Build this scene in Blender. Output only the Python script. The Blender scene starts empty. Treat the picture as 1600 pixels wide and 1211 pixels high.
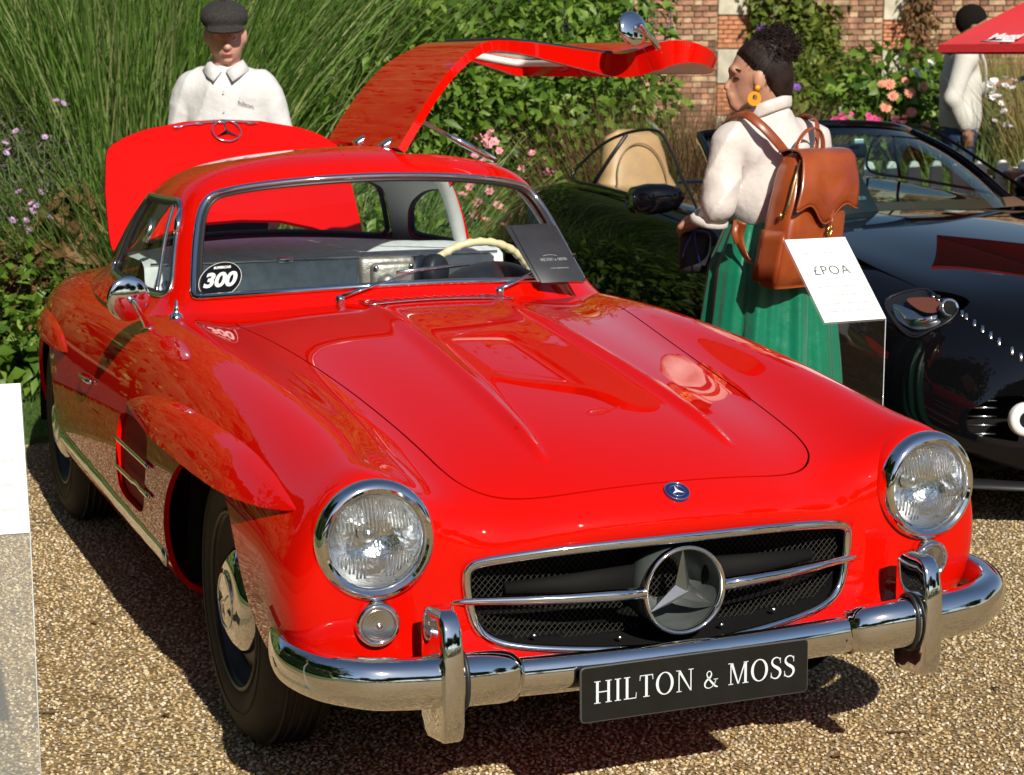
import bpy, bmesh, math, random
import numpy as np
from mathutils import Vector, Matrix
random.seed(7)
RNG = np.random.default_rng(7)
S = bpy.context.scene
COL = S.collection
PI = math.pi
# ------------------------------------------------------------------ camera, sky, sun, exposure
CAM_POS = Vector((-1.7762, -4.1707, 1.5556))
YAW, PITCH = 0.39256, -0.16787
cam_data = bpy.data.cameras.new('camera')
cam = bpy.data.objects.new('camera', cam_data)
COL.objects.link(cam)
fw = Vector((math.sin(YAW) * math.cos(PITCH), math.cos(YAW) * math.cos(PITCH), math.sin(PITCH)))
rt = Vector((math.cos(YAW), -math.sin(YAW), 0))
up = rt.cross(fw)
cam.matrix_world = Matrix(((rt.x, up.x, -fw.x, CAM_POS.x), (rt.y, up.y, -fw.y, CAM_POS.y), (rt.z, up.z, -fw.z, CAM_POS.z), (0, 0, 0, 1)))
cam_data.sensor_width = 36.0
cam_data.sensor_fit = 'HORIZONTAL'
cam_data.lens = 2948.5 / 1600 * 36
cam_data.clip_start = 0.05
cam_data.clip_end = 2000
cam_data.dof.use_dof = True
cam_data.dof.focus_distance = 4.1
cam_data.dof.aperture_fstop = 11.0
S.camera = cam
SUN = Vector((-0.11, -1.5, 1.04)).normalized()
world = bpy.data.worlds.new('World')
S.world = world
world.use_nodes = True
wn = world.node_tree
wn.nodes.clear()
wo = wn.nodes.new('ShaderNodeOutputWorld')
bg = wn.nodes.new('ShaderNodeBackground')
sky = wn.nodes.new('ShaderNodeTexSky')
sky.sky_type = 'NISHITA'
sky.sun_disc = False
sky.sun_elevation = math.asin(SUN.z)
sky.sun_rotation = math.atan2(SUN.x, SUN.y)
sky.air_density = 1.0
sky.dust_density = 0.4
sky.ozone_density = 1.0
bg.inputs['Strength'].default_value = 0.075
wn.links.new(sky.outputs[0], bg.inputs['Color'])
wn.links.new(bg.outputs[0], wo.inputs['Surface'])
sun_data = bpy.data.lights.new('sun', 'SUN')
sun_data.energy = 5.0
sun_data.angle = math.radians(0.53)
sun_data.color = (1.0, 0.93, 0.80)
sun = bpy.data.objects.new('sun', sun_data)
COL.objects.link(sun)
sun.rotation_euler = (-SUN).to_track_quat('-Z', 'Y').to_euler()
S.view_settings.view_transform = 'Standard'
S.view_settings.look = 'None'
S.view_settings.gamma = 1.0
S.view_settings.use_curve_mapping = False
S.view_settings.exposure = 0.14
S.cycles.use_denoising = True
S.cycles.max_bounces = 8
S.cycles.transparent_max_bounces = 24
S.cycles.glossy_bounces = 5
S.cycles.caustics_reflective = False
S.cycles.caustics_refractive = False
S.cycles.sample_clamp_indirect = 6.0

# ------------------------------------------------------------------ materials
MATS = {}
def new_mat(name):
    m = bpy.data.materials.new(name)
    m.use_nodes = True
    nt = m.node_tree
    b = nt.nodes['Principled BSDF']
    MATS[name] = m
    return m, nt, b
def setp(b, **k):
    for n, v in k.items():
        b.inputs[n.replace('_', ' ')].default_value = v
def mat(name, col, rough=0.5, metal=0.0, coat=0.0, coat_r=0.03, spec=0.5, var=0.0, vscale=8.0, bump=0.0, bscale=60.0,
        trans=0.0, ior=1.5, col2=None, rough_var=0.0, emit=None, estr=0.0, sheen=0.0, sub=0.0, detail=4.0, obj_var=0.0):
    m, nt, b = new_mat(name)
    c4 = (*col, 1)
    setp(b, Roughness=rough, Metallic=metal, IOR=ior)
    b.inputs['Base Color'].default_value = c4
    b.inputs['Coat Weight'].default_value = coat
    b.inputs['Coat Roughness'].default_value = coat_r
    b.inputs['Specular IOR Level'].default_value = spec
    b.inputs['Transmission Weight'].default_value = trans
    if sheen:
        b.inputs['Sheen Weight'].default_value = sheen
    if sub:
        b.inputs['Subsurface Weight'].default_value = sub
        b.inputs['Subsurface Radius'].default_value = (0.012, 0.005, 0.003)
    tc = nt.nodes.new('ShaderNodeTexCoord')
    last = None
    if var or col2:
        nz = nt.nodes.new('ShaderNodeTexNoise')
        nz.inputs['Scale'].default_value = vscale
        nz.inputs['Detail'].default_value = detail
        nt.links.new(tc.outputs['Object'], nz.inputs['Vector'])
        mx = nt.nodes.new('ShaderNodeMix')
        mx.data_type = 'RGBA'
        rp = nt.nodes.new('ShaderNodeValToRGB')
        rp.color_ramp.elements[0].position = 0.35
        rp.color_ramp.elements[1].position = 0.65
        nt.links.new(nz.outputs['Fac'], rp.inputs['Fac'])
        nt.links.new(rp.outputs['Color'], mx.inputs[0])
        c2 = col2 if col2 else tuple(min(1, c * (1 + var)) for c in col)
        c1 = col if col2 else tuple(c * (1 - var) for c in col)
        mx.inputs[6].default_value = (*c1, 1)
        mx.inputs[7].default_value = (*c2, 1)
        last = mx.outputs[2]
    if obj_var:
        oi = nt.nodes.new('ShaderNodeObjectInfo')
        hs = nt.nodes.new('ShaderNodeHueSaturation')
        mr = nt.nodes.new('ShaderNodeMapRange')
        mr.inputs[3].default_value = 1 - obj_var
        mr.inputs[4].default_value = 1 + obj_var
        nt.links.new(oi.outputs['Random'], mr.inputs[0])
        nt.links.new(mr.outputs[0], hs.inputs['Value'])
        if last:
            nt.links.new(last, hs.inputs['Color'])
        else:
            hs.inputs['Color'].default_value = c4
        last = hs.outputs[0]
    if last:
        nt.links.new(last, b.inputs['Base Color'])
    if rough_var:
        n2 = nt.nodes.new('ShaderNodeTexNoise')
        n2.inputs['Scale'].default_value = vscale * 1.7
        n2.inputs['Detail'].default_value = 5
        nt.links.new(tc.outputs['Object'], n2.inputs['Vector'])
        mr = nt.nodes.new('ShaderNodeMapRange')
        mr.inputs[3].default_value = max(0.0, rough - rough_var)
        mr.inputs[4].default_value = rough + rough_var
        nt.links.new(n2.outputs['Fac'], mr.inputs[0])
        nt.links.new(mr.outputs[0], b.inputs['Roughness'])
    if bump:
        n3 = nt.nodes.new('ShaderNodeTexNoise')
        n3.inputs['Scale'].default_value = bscale
        n3.inputs['Detail'].default_value = 4
        nt.links.new(tc.outputs['Object'], n3.inputs['Vector'])
        bp_ = nt.nodes.new('ShaderNodeBump')
        bp_.inputs['Strength'].default_value = bump
        bp_.inputs['Distance'].default_value = 0.01
        nt.links.new(n3.outputs['Fac'], bp_.inputs['Height'])
        nt.links.new(bp_.outputs[0], b.inputs['Normal'])
    if emit:
        b.inputs['Emission Color'].default_value = (*emit, 1)
        b.inputs['Emission Strength'].default_value = estr
    return m
def glass_mat(name, tint=(1, 1, 1), refl=1.0, rough=0.0, ribs=0.0):
    """thin sheet glass: Fresnel mix of clear pane and mirror reflection"""
    m = bpy.data.materials.new(name)
    m.use_nodes = True
    nt = m.node_tree
    nt.nodes.clear()
    o = nt.nodes.new('ShaderNodeOutputMaterial')
    mx = nt.nodes.new('ShaderNodeMixShader')
    tr = nt.nodes.new('ShaderNodeBsdfTransparent')
    gl = nt.nodes.new('ShaderNodeBsdfGlossy')
    fr = nt.nodes.new('ShaderNodeFresnel')
    mu = nt.nodes.new('ShaderNodeMath')
    mu.operation = 'MULTIPLY'
    mu.inputs[1].default_value = refl
    ge = nt.nodes.new('ShaderNodeNewGeometry')      # same reflectance from either side of the sheet
    io = nt.nodes.new('ShaderNodeMapRange')
    io.inputs[3].default_value = 1.5
    io.inputs[4].default_value = 1 / 1.5
    nt.links.new(ge.outputs['Backfacing'], io.inputs[0])
    nt.links.new(io.outputs[0], fr.inputs['IOR'])
    tr.inputs[0].default_value = (*tint, 1)
    gl.inputs['Roughness'].default_value = rough
    if ribs:
        tc = nt.nodes.new('ShaderNodeTexCoord')
        wv = nt.nodes.new('ShaderNodeTexWave')
        wv.inputs['Scale'].default_value = ribs
        wv.bands_direction = 'X'
        bu = nt.nodes.new('ShaderNodeBump')
        bu.inputs['Strength'].default_value = 0.35
        bu.inputs['Distance'].default_value = 0.004
        nt.links.new(tc.outputs['Object'], wv.inputs['Vector'])
        nt.links.new(wv.outputs['Fac'], bu.inputs['Height'])
        nt.links.new(bu.outputs[0], gl.inputs['Normal'])
    nt.links.new(fr.outputs[0], mu.inputs[0])
    nt.links.new(mu.outputs[0], mx.inputs[0])
    nt.links.new(tr.outputs[0], mx.inputs[1])
    nt.links.new(gl.outputs[0], mx.inputs[2])
    nt.links.new(mx.outputs[0], o.inputs['Surface'])
    MATS[name] = m
    return m
RED = mat('red car paint', (0.62, 0.004, 0.001), rough=0.45, coat=1.0, coat_r=0.012, spec=0.0, rough_var=0.05, vscale=3.0)
RED.node_tree.nodes['Principled BSDF'].inputs['Coat IOR'].default_value = 1.42
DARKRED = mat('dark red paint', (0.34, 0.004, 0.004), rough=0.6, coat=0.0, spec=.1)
CHROME = mat('chrome', (0.86, 0.86, 0.87), rough=0.05, metal=1.0, rough_var=0.03, vscale=14)
CHROME_SOFT = mat('worn chrome', (0.72, 0.72, 0.72), rough=0.22, metal=1.0, rough_var=0.08, vscale=30)
STEEL = mat('painted steel rim', (0.055, 0.05, 0.045), rough=0.4, metal=0.4, var=0.15, vscale=20)
RUBBER = mat('tyre rubber', (0.020, 0.018, 0.016), rough=0.75, var=0.35, vscale=9, bump=0.15, bscale=140, col2=(0.045, 0.037, 0.028))
BLACK = mat('matt black', (0.006, 0.006, 0.006), rough=0.8, spec=.2)
GASKET = mat('rubber gasket', (0.016, 0.016, 0.018), rough=0.45)
GREYTRIM = mat('blue grey cabin cloth', (0.66, 0.75, 0.78), rough=0.75, var=0.12, vscale=30, bump=0.1, bscale=400)
PALETRIM = mat('pale grey cabin leather', (0.55, 0.57, 0.57), rough=0.55, var=0.06, vscale=12)
DARKTRIM = mat('dark blue dashboard', (0.014, 0.018, 0.026), rough=0.5, var=0.2, vscale=30)
WHITETRIM = mat('white door lining', (0.78, 0.75, 0.70), rough=0.5, var=0.05, vscale=6)
CREAM = mat('cream wheel rim', (0.78, 0.68, 0.42), rough=0.28, coat=0.4)
GLASS = glass_mat('window glass', (0.96, 0.98, 0.97), 0.7)
LAMPGLASS = glass_mat('ribbed lamp glass', (0.97, 0.98, 0.97), 0.9, 0.02, ribs=60)
ACRYLIC = glass_mat('clear acrylic', (0.93, 0.95, 0.95), 0.8, 0.02)
def _frost(m, k):
    nt = m.node_tree
    o = [n for n in nt.nodes if n.type == 'OUTPUT_MATERIAL'][0]
    s = o.inputs['Surface'].links[0].from_socket
    d = nt.nodes.new('ShaderNodeBsdfDiffuse')
    d.inputs[0].default_value = (.9, .92, .92, 1)
    x = nt.nodes.new('ShaderNodeMixShader')
    x.inputs[0].default_value = k
    nt.links.new(s, x.inputs[1])
    nt.links.new(d.outputs[0], x.inputs[2])
    nt.links.new(x.outputs[0], o.inputs['Surface'])
_frost(ACRYLIC, .09)
ACRYLIC_C = glass_mat('very clear acrylic', (0.96, 0.97, 0.97), 0.6, 0.0)
REFLECTOR = mat('lamp reflector', (0.92, 0.92, 0.92), rough=0.12, metal=1.0, bump=0.5, bscale=40)
STARGREY = mat('satin dark metal', (0.11, 0.125, 0.125), rough=0.35, metal=0.3, var=0.2, vscale=12)
CASTMETAL = mat('cast aluminium', (0.42, 0.41, 0.37), rough=0.42, metal=0.7, var=0.25, vscale=25, bump=0.2, bscale=90)
PLATEBLACK = mat('black plate face', (0.006, 0.007, 0.008), rough=0.28, var=0.2, vscale=16, coat=0.3)
LETTER = mat('pale plate lettering', (0.66, 0.72, 0.74), rough=0.35)
PAPER = mat('white paper', (0.86, 0.86, 0.86), rough=0.6)
WHITEPRINT = mat('white print', (0.85, 0.85, 0.85), rough=0.5)
INK = mat('dark print', (0.05, 0.06, 0.07), rough=0.7)
FAINTINK = mat('faint grey print', (0.50, 0.51, 0.52), rough=0.7)
NAVY = mat('navy enamel', (0.012, 0.02, 0.11), rough=0.2, coat=0.5)

# ------------------------------------------------------------------ object helpers
def link(o, parent=None):
    COL.objects.link(o)
    if parent is not None:
        o.parent = parent
    return o
def mesh_data(name, V, F, mats, normals=None, smooth=True, fmat=None):
    me = bpy.data.meshes.new(name)
    me.from_pydata(np.asarray(V, float).tolist(), [], [list(map(int, f)) for f in F])
    if not isinstance(mats, (list, tuple)):
        mats = [mats]
    for m in mats:
        me.materials.append(m)
    if smooth:
        me.polygons.foreach_set('use_smooth', np.ones(len(me.polygons), bool))
    if fmat is not None:
        me.polygons.foreach_set('material_index', np.asarray(fmat, np.int32))
    me.update()
    if normals is not None:
        me.normals_split_custom_set_from_vertices(np.asarray(normals, float).tolist())
    return me
def mk(name, V, F, mats, parent=None, normals=None, smooth=True, fmat=None, angle=None):
    me = mesh_data(name, V, F, mats, normals, smooth, fmat)
    if angle is not None:
        sharp_by_angle(me, angle)
    o = bpy.data.objects.new(name, me)
    return link(o, parent)
def sharp_by_angle(me, deg):
    bm = bmesh.new()
    bm.from_mesh(me)
    a = math.radians(deg)
    for e in bm.edges:
        if len(e.link_faces) == 2:
            try:
                e.smooth = e.calc_face_angle() < a
            except ValueError:
                pass
    bm.to_mesh(me)
    bm.free()
def thing(name, label, cat, loc=(0, 0, 0), rotz=0.0, group=None):
    o = bpy.data.objects.new(name, None)
    o.location = loc
    o.rotation_euler = (0, 0, rotz)
    o.empty_display_size = 0.1
    link(o)
    return tag(o, label, cat, group)
def tag(o, label, cat, group=None):
    o['label'] = label
    o['category'] = cat
    if group:
        o['group'] = group
    return o
def kind(o, k):
    o['kind'] = k
    return o
class MB:
    """collects simple shapes and links them as one mesh"""
    def __init__(s):
        s.V = []
        s.F = []
        s.M = []
    def add(s, V, F, m=0):
        n = len(s.V)
        s.V += [tuple(v) for v in V]
        s.F += [[i + n for i in f] for f in F]
        s.M += [m] * len(F)
        return s
    def box(s, c, d, rot=None, m=0):
        V = np.array([[x, y, z] for x in (-.5, .5) for y in (-.5, .5) for z in (-.5, .5)]) * np.array(d)
        if rot is not None:
            V = V @ np.array(rot).T
        V = V + np.array(c)
        return s.add(V, [[0, 1, 3, 2], [4, 6, 7, 5], [0, 4, 5, 1], [2, 3, 7, 6], [0, 2, 6, 4], [1, 5, 7, 3]], m)
    def build(s, name, mats, parent=None, smooth=True, angle=35):
        return mk(name, s.V, s.F, mats, parent, smooth=smooth, fmat=s.M, angle=angle)
def sweep(path, rad, n=10, hint=(0, 0, 1), closed=False, caps=True):
    """tube along path; rad scalar, per point, or per point (a along side, b along up)"""
    P = np.asarray(path, float)
    k = len(P)
    if closed:
        T = np.roll(P, -1, 0) - np.roll(P, 1, 0)
    else:
        T = np.gradient(P, axis=0)
    T /= np.linalg.norm(T, axis=1)[:, None] + 1e-12
    h = np.asarray(hint, float)
    V = []
    for i in range(k):
        hh = h[i] if h.ndim == 2 else h
        sd = np.cross(T[i], hh)
        if np.linalg.norm(sd) < 1e-6:
            sd = np.cross(T[i], [1, 0, 0.001])
        sd /= np.linalg.norm(sd)
        uu = np.cross(sd, T[i])
        r = rad if np.isscalar(rad) else rad[i]
        a, b = (r, r) if np.isscalar(r) else r
        for j in range(n):
            t = 2 * PI * j / n
            V.append(P[i] + sd * a * math.cos(t) + uu * b * math.sin(t))
    F = []
    m = k if closed else k - 1
    for i in range(m):
        i2 = (i + 1) % k
        for j in range(n):
            j2 = (j + 1) % n
            F.append([i * n + j, i * n + j2, i2 * n + j2, i2 * n + j])
    if caps and not closed:
        F.append(list(range(n))[::-1])
        F.append([(k - 1) * n + j for j in range(n)])
    return V, F
def lathe(prof, n=40, origin=(0, 0, 0), axis=(0, 0, 1), caps=False):
    """profile [(r, h)] turned about axis"""
    ax = Vector(axis).normalized()
    q = ax.to_track_quat('Z', 'Y').to_matrix()
    V = []
    for r, h in prof:
        for j in range(n):
            t = 2 * PI * j / n
            V.append(tuple(Vector(origin) + q @ Vector((r * math.cos(t), r * math.sin(t), h))))
    F = []
    for i in range(len(prof) - 1):
        for j in range(n):
            j2 = (j + 1) % n
            F.append([i * n + j, i * n + j2, (i + 1) * n + j2, (i + 1) * n + j])
    if caps:
        F.append(list(range(n))[::-1])
        F.append([(len(prof) - 1) * n + j for j in range(n)])
    return V, F
def rbox(d, r=0.01, seg=2):
    """bevelled box centred on origin -> V, F"""
    bm = bmesh.new()
    bmesh.ops.create_cube(bm, size=1)
    bmesh.ops.scale(bm, vec=d, verts=bm.verts)
    bmesh.ops.bevel(bm, geom=bm.edges[:], offset=r, segments=seg, affect='EDGES', profile=0.5)
    V = [tuple(v.co) for v in bm.verts]
    F = [[v.index for v in f.verts] for f in bm.faces]
    bm.free()
    return V, F
def xf(V, M):
    return [tuple(M @ Vector(v)) for v in V]
def frame(loc, x, z):
    """matrix with given x and z axes (z orthogonalised)"""
    x = Vector(x).normalized()
    z = Vector(z)
    z = (z - x * z.dot(x)).normalized()
    y = z.cross(x)
    return Matrix(((x.x, y.x, z.x, loc[0]), (x.y, y.y, z.y, loc[1]), (x.z, y.z, z.z, loc[2]), (0, 0, 0, 1)))
def text_mesh(s, size=1.0, extrude=0.0, offset=0.0, shear=0.0, spacing=1.0, align='CENTER'):
    cu = bpy.data.curves.new('t', 'FONT')
    cu.body = s
    cu.size = size
    cu.extrude = extrude
    cu.offset = offset
    cu.shear = shear
    cu.space_character = spacing
    cu.align_x = align
    cu.align_y = 'CENTER'
    cu.resolution_u = 4
    o = bpy.data.objects.new('t', cu)
    COL.objects.link(o)
    dg = bpy.context.evaluated_depsgraph_get()
    me = o.evaluated_get(dg).to_mesh()
    V = [tuple(v.co) for v in me.vertices]
    F = [list(p.vertices) for p in me.polygons]
    o.evaluated_get(dg).to_mesh_clear()
    bpy.data.objects.remove(o)
    bpy.data.curves.remove(cu)
    return V, F
def copy_tree(o, parent=None):
    c = o.copy()
    COL.objects.link(c)
    c.parent = parent
    for ch in list(o.children):
        copy_tree(ch, c)
    return c

# ------------------------------------------------------------------ smooth surfaces from control nets
class Net:
    def __init__(s, P, per_v=False, end0=None, end1=None):
        """uniform cubic B-spline surface over a control net; ends interpolate the border rows"""
        P = np.asarray(P, float)
        top = 2 * P[0] - P[1] if end0 is None else end0
        bot = 2 * P[-1] - P[-2] if end1 is None else end1
        P = np.concatenate([top[None], P, bot[None]], 0)
        if per_v:
            P = np.concatenate([P[:, -1:], P, P[:, :3]], 1)
        else:
            P = np.concatenate([2 * P[:, :1] - P[:, 1:2], P, 2 * P[:, -1:] - P[:, -2:-1]], 1)
        s.P = P
        s.per = per_v
    @staticmethod
    def w(t):
        return np.stack([(1 - t) ** 3, 3 * t ** 3 - 6 * t ** 2 + 4, -3 * t ** 3 + 3 * t ** 2 + 3 * t + 1, t ** 3], -1) / 6
    def __call__(s, u, v):
        u = np.asarray(u, float)
        v = np.asarray(v, float)
        u, v = np.broadcast_arrays(u, v)
        iu = np.clip(np.floor(u).astype(int), 0, s.P.shape[0] - 4)
        iv = np.clip(np.floor(v).astype(int), 0, s.P.shape[1] - 4)
        wu = s.w(u - iu)
        wv = s.w(v - iv)
        out = 0
        for a in range(4):
            for b in range(4):
                out = out + (wu[..., a] * wv[..., b])[..., None] * s.P[iu + a, iv + b]
        return out
    def grid(s, us, vs):
        U, Vv = np.meshgrid(us, vs, indexing='ij')
        return s(U, Vv), U, Vv
def grid_normals(G, per_v=False):
    du = np.gradient(G, axis=0)
    if per_v:
        dv = (np.roll(G, -1, 1) - np.roll(G, 1, 1)) / 2
    else:
        dv = np.gradient(G, axis=1)
    n = np.cross(du, dv)
    n /= np.linalg.norm(n, axis=-1)[..., None] + 1e-12
    return n
def grid_faces(nu, nv, per_v=False, flip=False):
    F = []
    m = nv if per_v else nv - 1
    for i in range(nu - 1):
        for j in range(m):
            j2 = (j + 1) % nv
            q = [i * nv + j, (i + 1) * nv + j, (i + 1) * nv + j2, i * nv + j2]
            F.append(q[::-1] if flip else q)
    return F
def clip(A, F, f):
    """keep the part of a mesh where f <= 0. A: (n,k) vertex attributes. returns A, F, is-cut flags"""
    f = np.asarray(f, float)
    A = np.asarray(A, float)
    new = []
    cut = {}
    n0 = len(A)
    outF = []
    ins = f <= 0
    for face in F:
        k = len(face)
        c = sum(ins[i] for i in face)
        if c == k:
            outF.append(list(face))
        elif c:
            poly = []
            for a in range(k):
                i, j = face[a], face[(a + 1) % k]
                if ins[i]:
                    poly.append(i)
                if ins[i] != ins[j]:
                    key = (i, j) if i < j else (j, i)
                    if key not in cut:
                        p, q = key
                        t = f[p] / (f[p] - f[q])
                        cut[key] = n0 + len(new)
                        new.append(A[p] * (1 - t) + A[q] * t)
                    poly.append(cut[key])
            if len(poly) >= 3:
                outF.append(poly)
    if new:
        A = np.concatenate([A, np.array(new)], 0)
    flag = np.zeros(len(A), bool)
    flag[n0:] = True
    used = np.unique(np.concatenate([np.array(p) for p in outF])) if outF else np.array([], int)
    re = -np.ones(len(A), int)
    re[used] = np.arange(len(used))
    return A[used], [[int(re[i]) for i in p] for p in outF], flag[used]
def sd_poly(x, y, poly, r=0.0):
    """signed distance (negative inside) to a closed polygon, grown by r (rounds the corners)"""
    x = np.asarray(x, float)
    y = np.asarray(y, float)
    d = np.full(x.shape, 1e18)
    inside = np.zeros(x.shape, bool)
    n = len(poly)
    for i in range(n):
        ax, ay = poly[i]
        bx, by = poly[(i + 1) % n]
        ex, ey = bx - ax, by - ay
        wx, wy = x - ax, y - ay
        t = np.clip((wx * ex + wy * ey) / (ex * ex + ey * ey + 1e-18), 0, 1)
        d = np.minimum(d, (wx - ex * t) ** 2 + (wy - ey * t) ** 2)
        c = (ay > y) != (by > y)
        xi = (bx - ax) * (y - ay) / (by - ay if by != ay else 1e-18) + ax
        inside ^= c & (x < xi)
    d = np.sqrt(d)
    return np.where(inside, -d, d) - r
def smooth_poly(pts, n=6, closed=True):
    """Catmull-Rom through points"""
    P = np.asarray(pts, float)
    out = []
    k = len(P)
    for i in range(k if closed else k - 1):
        g = lambda j: P[j % k] if closed else P[min(max(j, 0), k - 1)]
        p0, p1, p2, p3 = g(i - 1), g(i), g(i + 1), g(i + 2)
        for a in range(n):
            t = a / n
            out.append(0.5 * ((2 * p1) + (p2 - p0) * t + (2 * p0 - 5 * p1 + 4 * p2 - p3) * t * t + (3 * p1 - p0 - 3 * p2 + p3) * t ** 3))
    if not closed:
        out.append(P[-1])
    return np.array(out)
def flange(V, N, F, depth, only=None):
    """turn the open border inwards by depth along -normal"""
    V = np.asarray(V, float)
    edges = {}
    for p in F:
        for a in range(len(p)):
            i, j = p[a], p[(a + 1) % len(p)]
            edges[(i, j)] = 1
    V2 = V.tolist()
    N2 = np.asarray(N, float).tolist()
    F2 = [list(p) for p in F]
    mp = {}
    mp0 = {}
    for (i, j) in edges:
        if (j, i) in edges:
            continue
        if only is not None and not (only[i] and only[j]):
            continue
        # border face gets its own vertices so that the skin's shading stays clean
        t = V[j] - V[i]
        nn = np.cross(t, N[i])
        nn = nn / (np.linalg.norm(nn) + 1e-9)
        for q in (i, j):
            if q not in mp:
                mp0[q] = len(V2)
                V2.append(V[q].tolist())
                N2.append(nn.tolist())
                mp[q] = len(V2)
                V2.append((V[q] - np.asarray(N[q]) * (depth if np.isscalar(depth) else depth[q])).tolist())
                N2.append(nn.tolist())
        F2.append([mp0[j], mp0[i], mp[i], mp[j]])
    return V2, N2, F2
# ------------------------------------------------------------------ RED COUPE
CAR = thing('red_coupe', 'glossy red classic coupe with one roof-hinged door raised and boot lid open', 'car')
def sec(y, pts):
    return [(x, y, z) for x, z in pts]
UND = [(.60, .21), (0, .21)]
HULL = [
 [(0,3.78,.60),(.1,3.78,.60),(.2,3.78,.6),(.3,3.77,.59),(.38,3.76,.58),(.45,3.75,.56),(.5,3.74,.54),(.52,3.74,.5),(.52,3.74,.46),(.5,3.74,.42),(.45,3.74,.38),(.3,3.74,.34),(0,3.74,.34)],
 sec(3.66, [(0,.68),(.14,.68),(.26,.675),(.36,.66),(.44,.64),(.50,.61),(.55,.57),(.58,.52),(.585,.46),(.575,.40),(.53,.34),(.40,.29),(0,.28)]),
 sec(3.3, [(0,.80),(.15,.80),(.28,.79),(.40,.77),(.50,.745),(.58,.71),(.635,.66),(.670,.58),(.678,.48),(.665,.38),(.62,.31),(.46,.26),(0,.25)]),
 sec(2.9, [(0,.86),(.16,.86),(.30,.855),(.44,.84),(.57,.825),(.645,.80),(.715,.74),(.748,.63),(.757,.50),(.742,.37),(.70,.28),(.52,.23),(0,.22)]),
 sec(2.4, [(0,.885),(.16,.885),(.30,.88),(.45,.87),(.585,.865),(.695,.85),(.775,.785),(.814,.665),(.826,.50),(.814,.36),(.775,.25)] + UND),
 sec(1.9, [(0,.885),(.16,.885),(.31,.885),(.46,.88),(.585,.875),(.695,.868),(.778,.805),(.822,.665),(.836,.50),(.824,.36),(.785,.24)] + UND),
 sec(1.4, [(0,.89),(.16,.89),(.32,.89),(.46,.885),(.58,.882),(.69,.876),(.775,.81),(.822,.67),(.836,.50),(.824,.36),(.785,.235)] + UND),
 sec(1.0, [(0,.93),(.16,.925),(.32,.915),(.46,.90),(.575,.89),(.682,.886),(.772,.825),(.822,.68),(.836,.50),(.824,.36),(.785,.235)] + UND),
 sec(0.6, [(0,.932),(.16,.928),(.32,.912),(.46,.888),(.565,.884),(.670,.893),(.768,.838),(.822,.68),(.836,.50),(.824,.37),(.785,.235)] + UND),
 sec(0.2, [(0,.888),(.16,.884),(.32,.868),(.45,.842),(.55,.842),(.660,.876),(.763,.822),(.822,.67),(.836,.50),(.822,.37),(.78,.24)] + UND),
 sec(-0.2, [(0,.832),(.16,.829),(.315,.812),(.435,.785),(.535,.792),(.654,.842),(.757,.785),(.820,.645),(.832,.49),(.812,.37),(.765,.25)] + UND),
 sec(-0.45, [(0,.788),(.16,.785),(.31,.767),(.425,.742),(.525,.752),(.65,.808),(.752,.748),(.820,.62),(.822,.48),(.797,.37),(.74,.27),(.6,.23),(0,.23)]),
 sec(-0.60, [(0,.752),(.16,.748),(.30,.730),(.415,.706),(.52,.718),(.648,.802),(.752,.722),(.822,.60),(.828,.475),(.806,.38),(.74,.30),(.6,.26),(0,.25)]),
 [(0,-.715,.716),(.16,-.712,.712),(.30,-.695,.694),(.41,-.675,.672),(.525,-.682,.700),(.647,-.705,.805),(.755,-.695,.712),(.812,-.67,.592),(.815,-.665,.475),(.798,-.665,.385),(.73,-.67,.33),(.5,-.70,.29),(0,-.72,.28)],
 [(0,-.795,.682),(.16,-.787,.678),(.30,-.757,.66),(.41,-.712,.642),(.517,-.712,.664),(.645,-.762,.775),(.745,-.752,.668),(.790,-.735,.56),(.792,-.728,.47),(.77,-.73,.40),(.69,-.735,.355),(.45,-.785,.325),(0,-.835,.31)],
 [(0,-.826,.642),(.157,-.815,.638),(.29,-.782,.625),(.40,-.735,.607),(.485,-.715,.595),(.575,-.74,.615),(.635,-.748,.565),(.655,-.75,.51),(.645,-.748,.455),(.61,-.75,.41),(.53,-.765,.375),(.35,-.81,.347),(0,-.845,.333)],
 [(0,-.812,.603),(.15,-.803,.601),(.29,-.776,.592),(.392,-.742,.578),(.447,-.722,.568),(.450,-.719,.54),(.448,-.720,.505),(.440,-.723,.465),(.427,-.728,.424),(.39,-.742,.399),(.32,-.766,.387),(.17,-.80,.375),(0,-.813,.368)],
]
HN = np.array(HULL)
HFULL = np.concatenate([HN[:, :0:-1] * np.array([-1, 1, 1]), HN], 1)
hull = Net(HFULL)
hu = np.linspace(0, len(HULL) - 1, 16 * 13 + 1)
hv = np.concatenate([np.arange(-12, -3, .1), np.arange(-3, 3, .03), np.arange(3, 12.01, .1)])
G, GU, GV = hull.grid(hu, hv + 12)
def bulge(P):
    x, y = np.abs(P[..., 0]), P[..., 1]
    t = np.clip((y + .60) / 1.26, 0, 1)
    xc = .222 - .042 * t
    H = .0165 * np.clip(t / .12, 0, 1) ** .6 * (1 - .75 * np.clip((t - .55) / .45, 0, 1) ** 2)
    d = x - xc
    w = .009 + .010 * np.clip(t / .3, 0, 1)
    return np.where((t > 0) & (t < 1) & (P[..., 2] > .6), H * np.exp(-(np.abs(d) / w) ** 1.7), 0)
G[..., 2] += bulge(G)
GN = grid_normals(G)
HA = np.concatenate([G.reshape(-1, 3), GN.reshape(-1, 3), GU.reshape(-1, 1), (GV - 12).reshape(-1, 1)], 1)
HF = grid_faces(len(hu), len(hv))
TOPV = HA[np.abs(HA[:, 7]) < 7.0]
SIDEV = HA[(np.abs(HA[:, 7]) > 5) & (HA[:, 0] > 0)]
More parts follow.
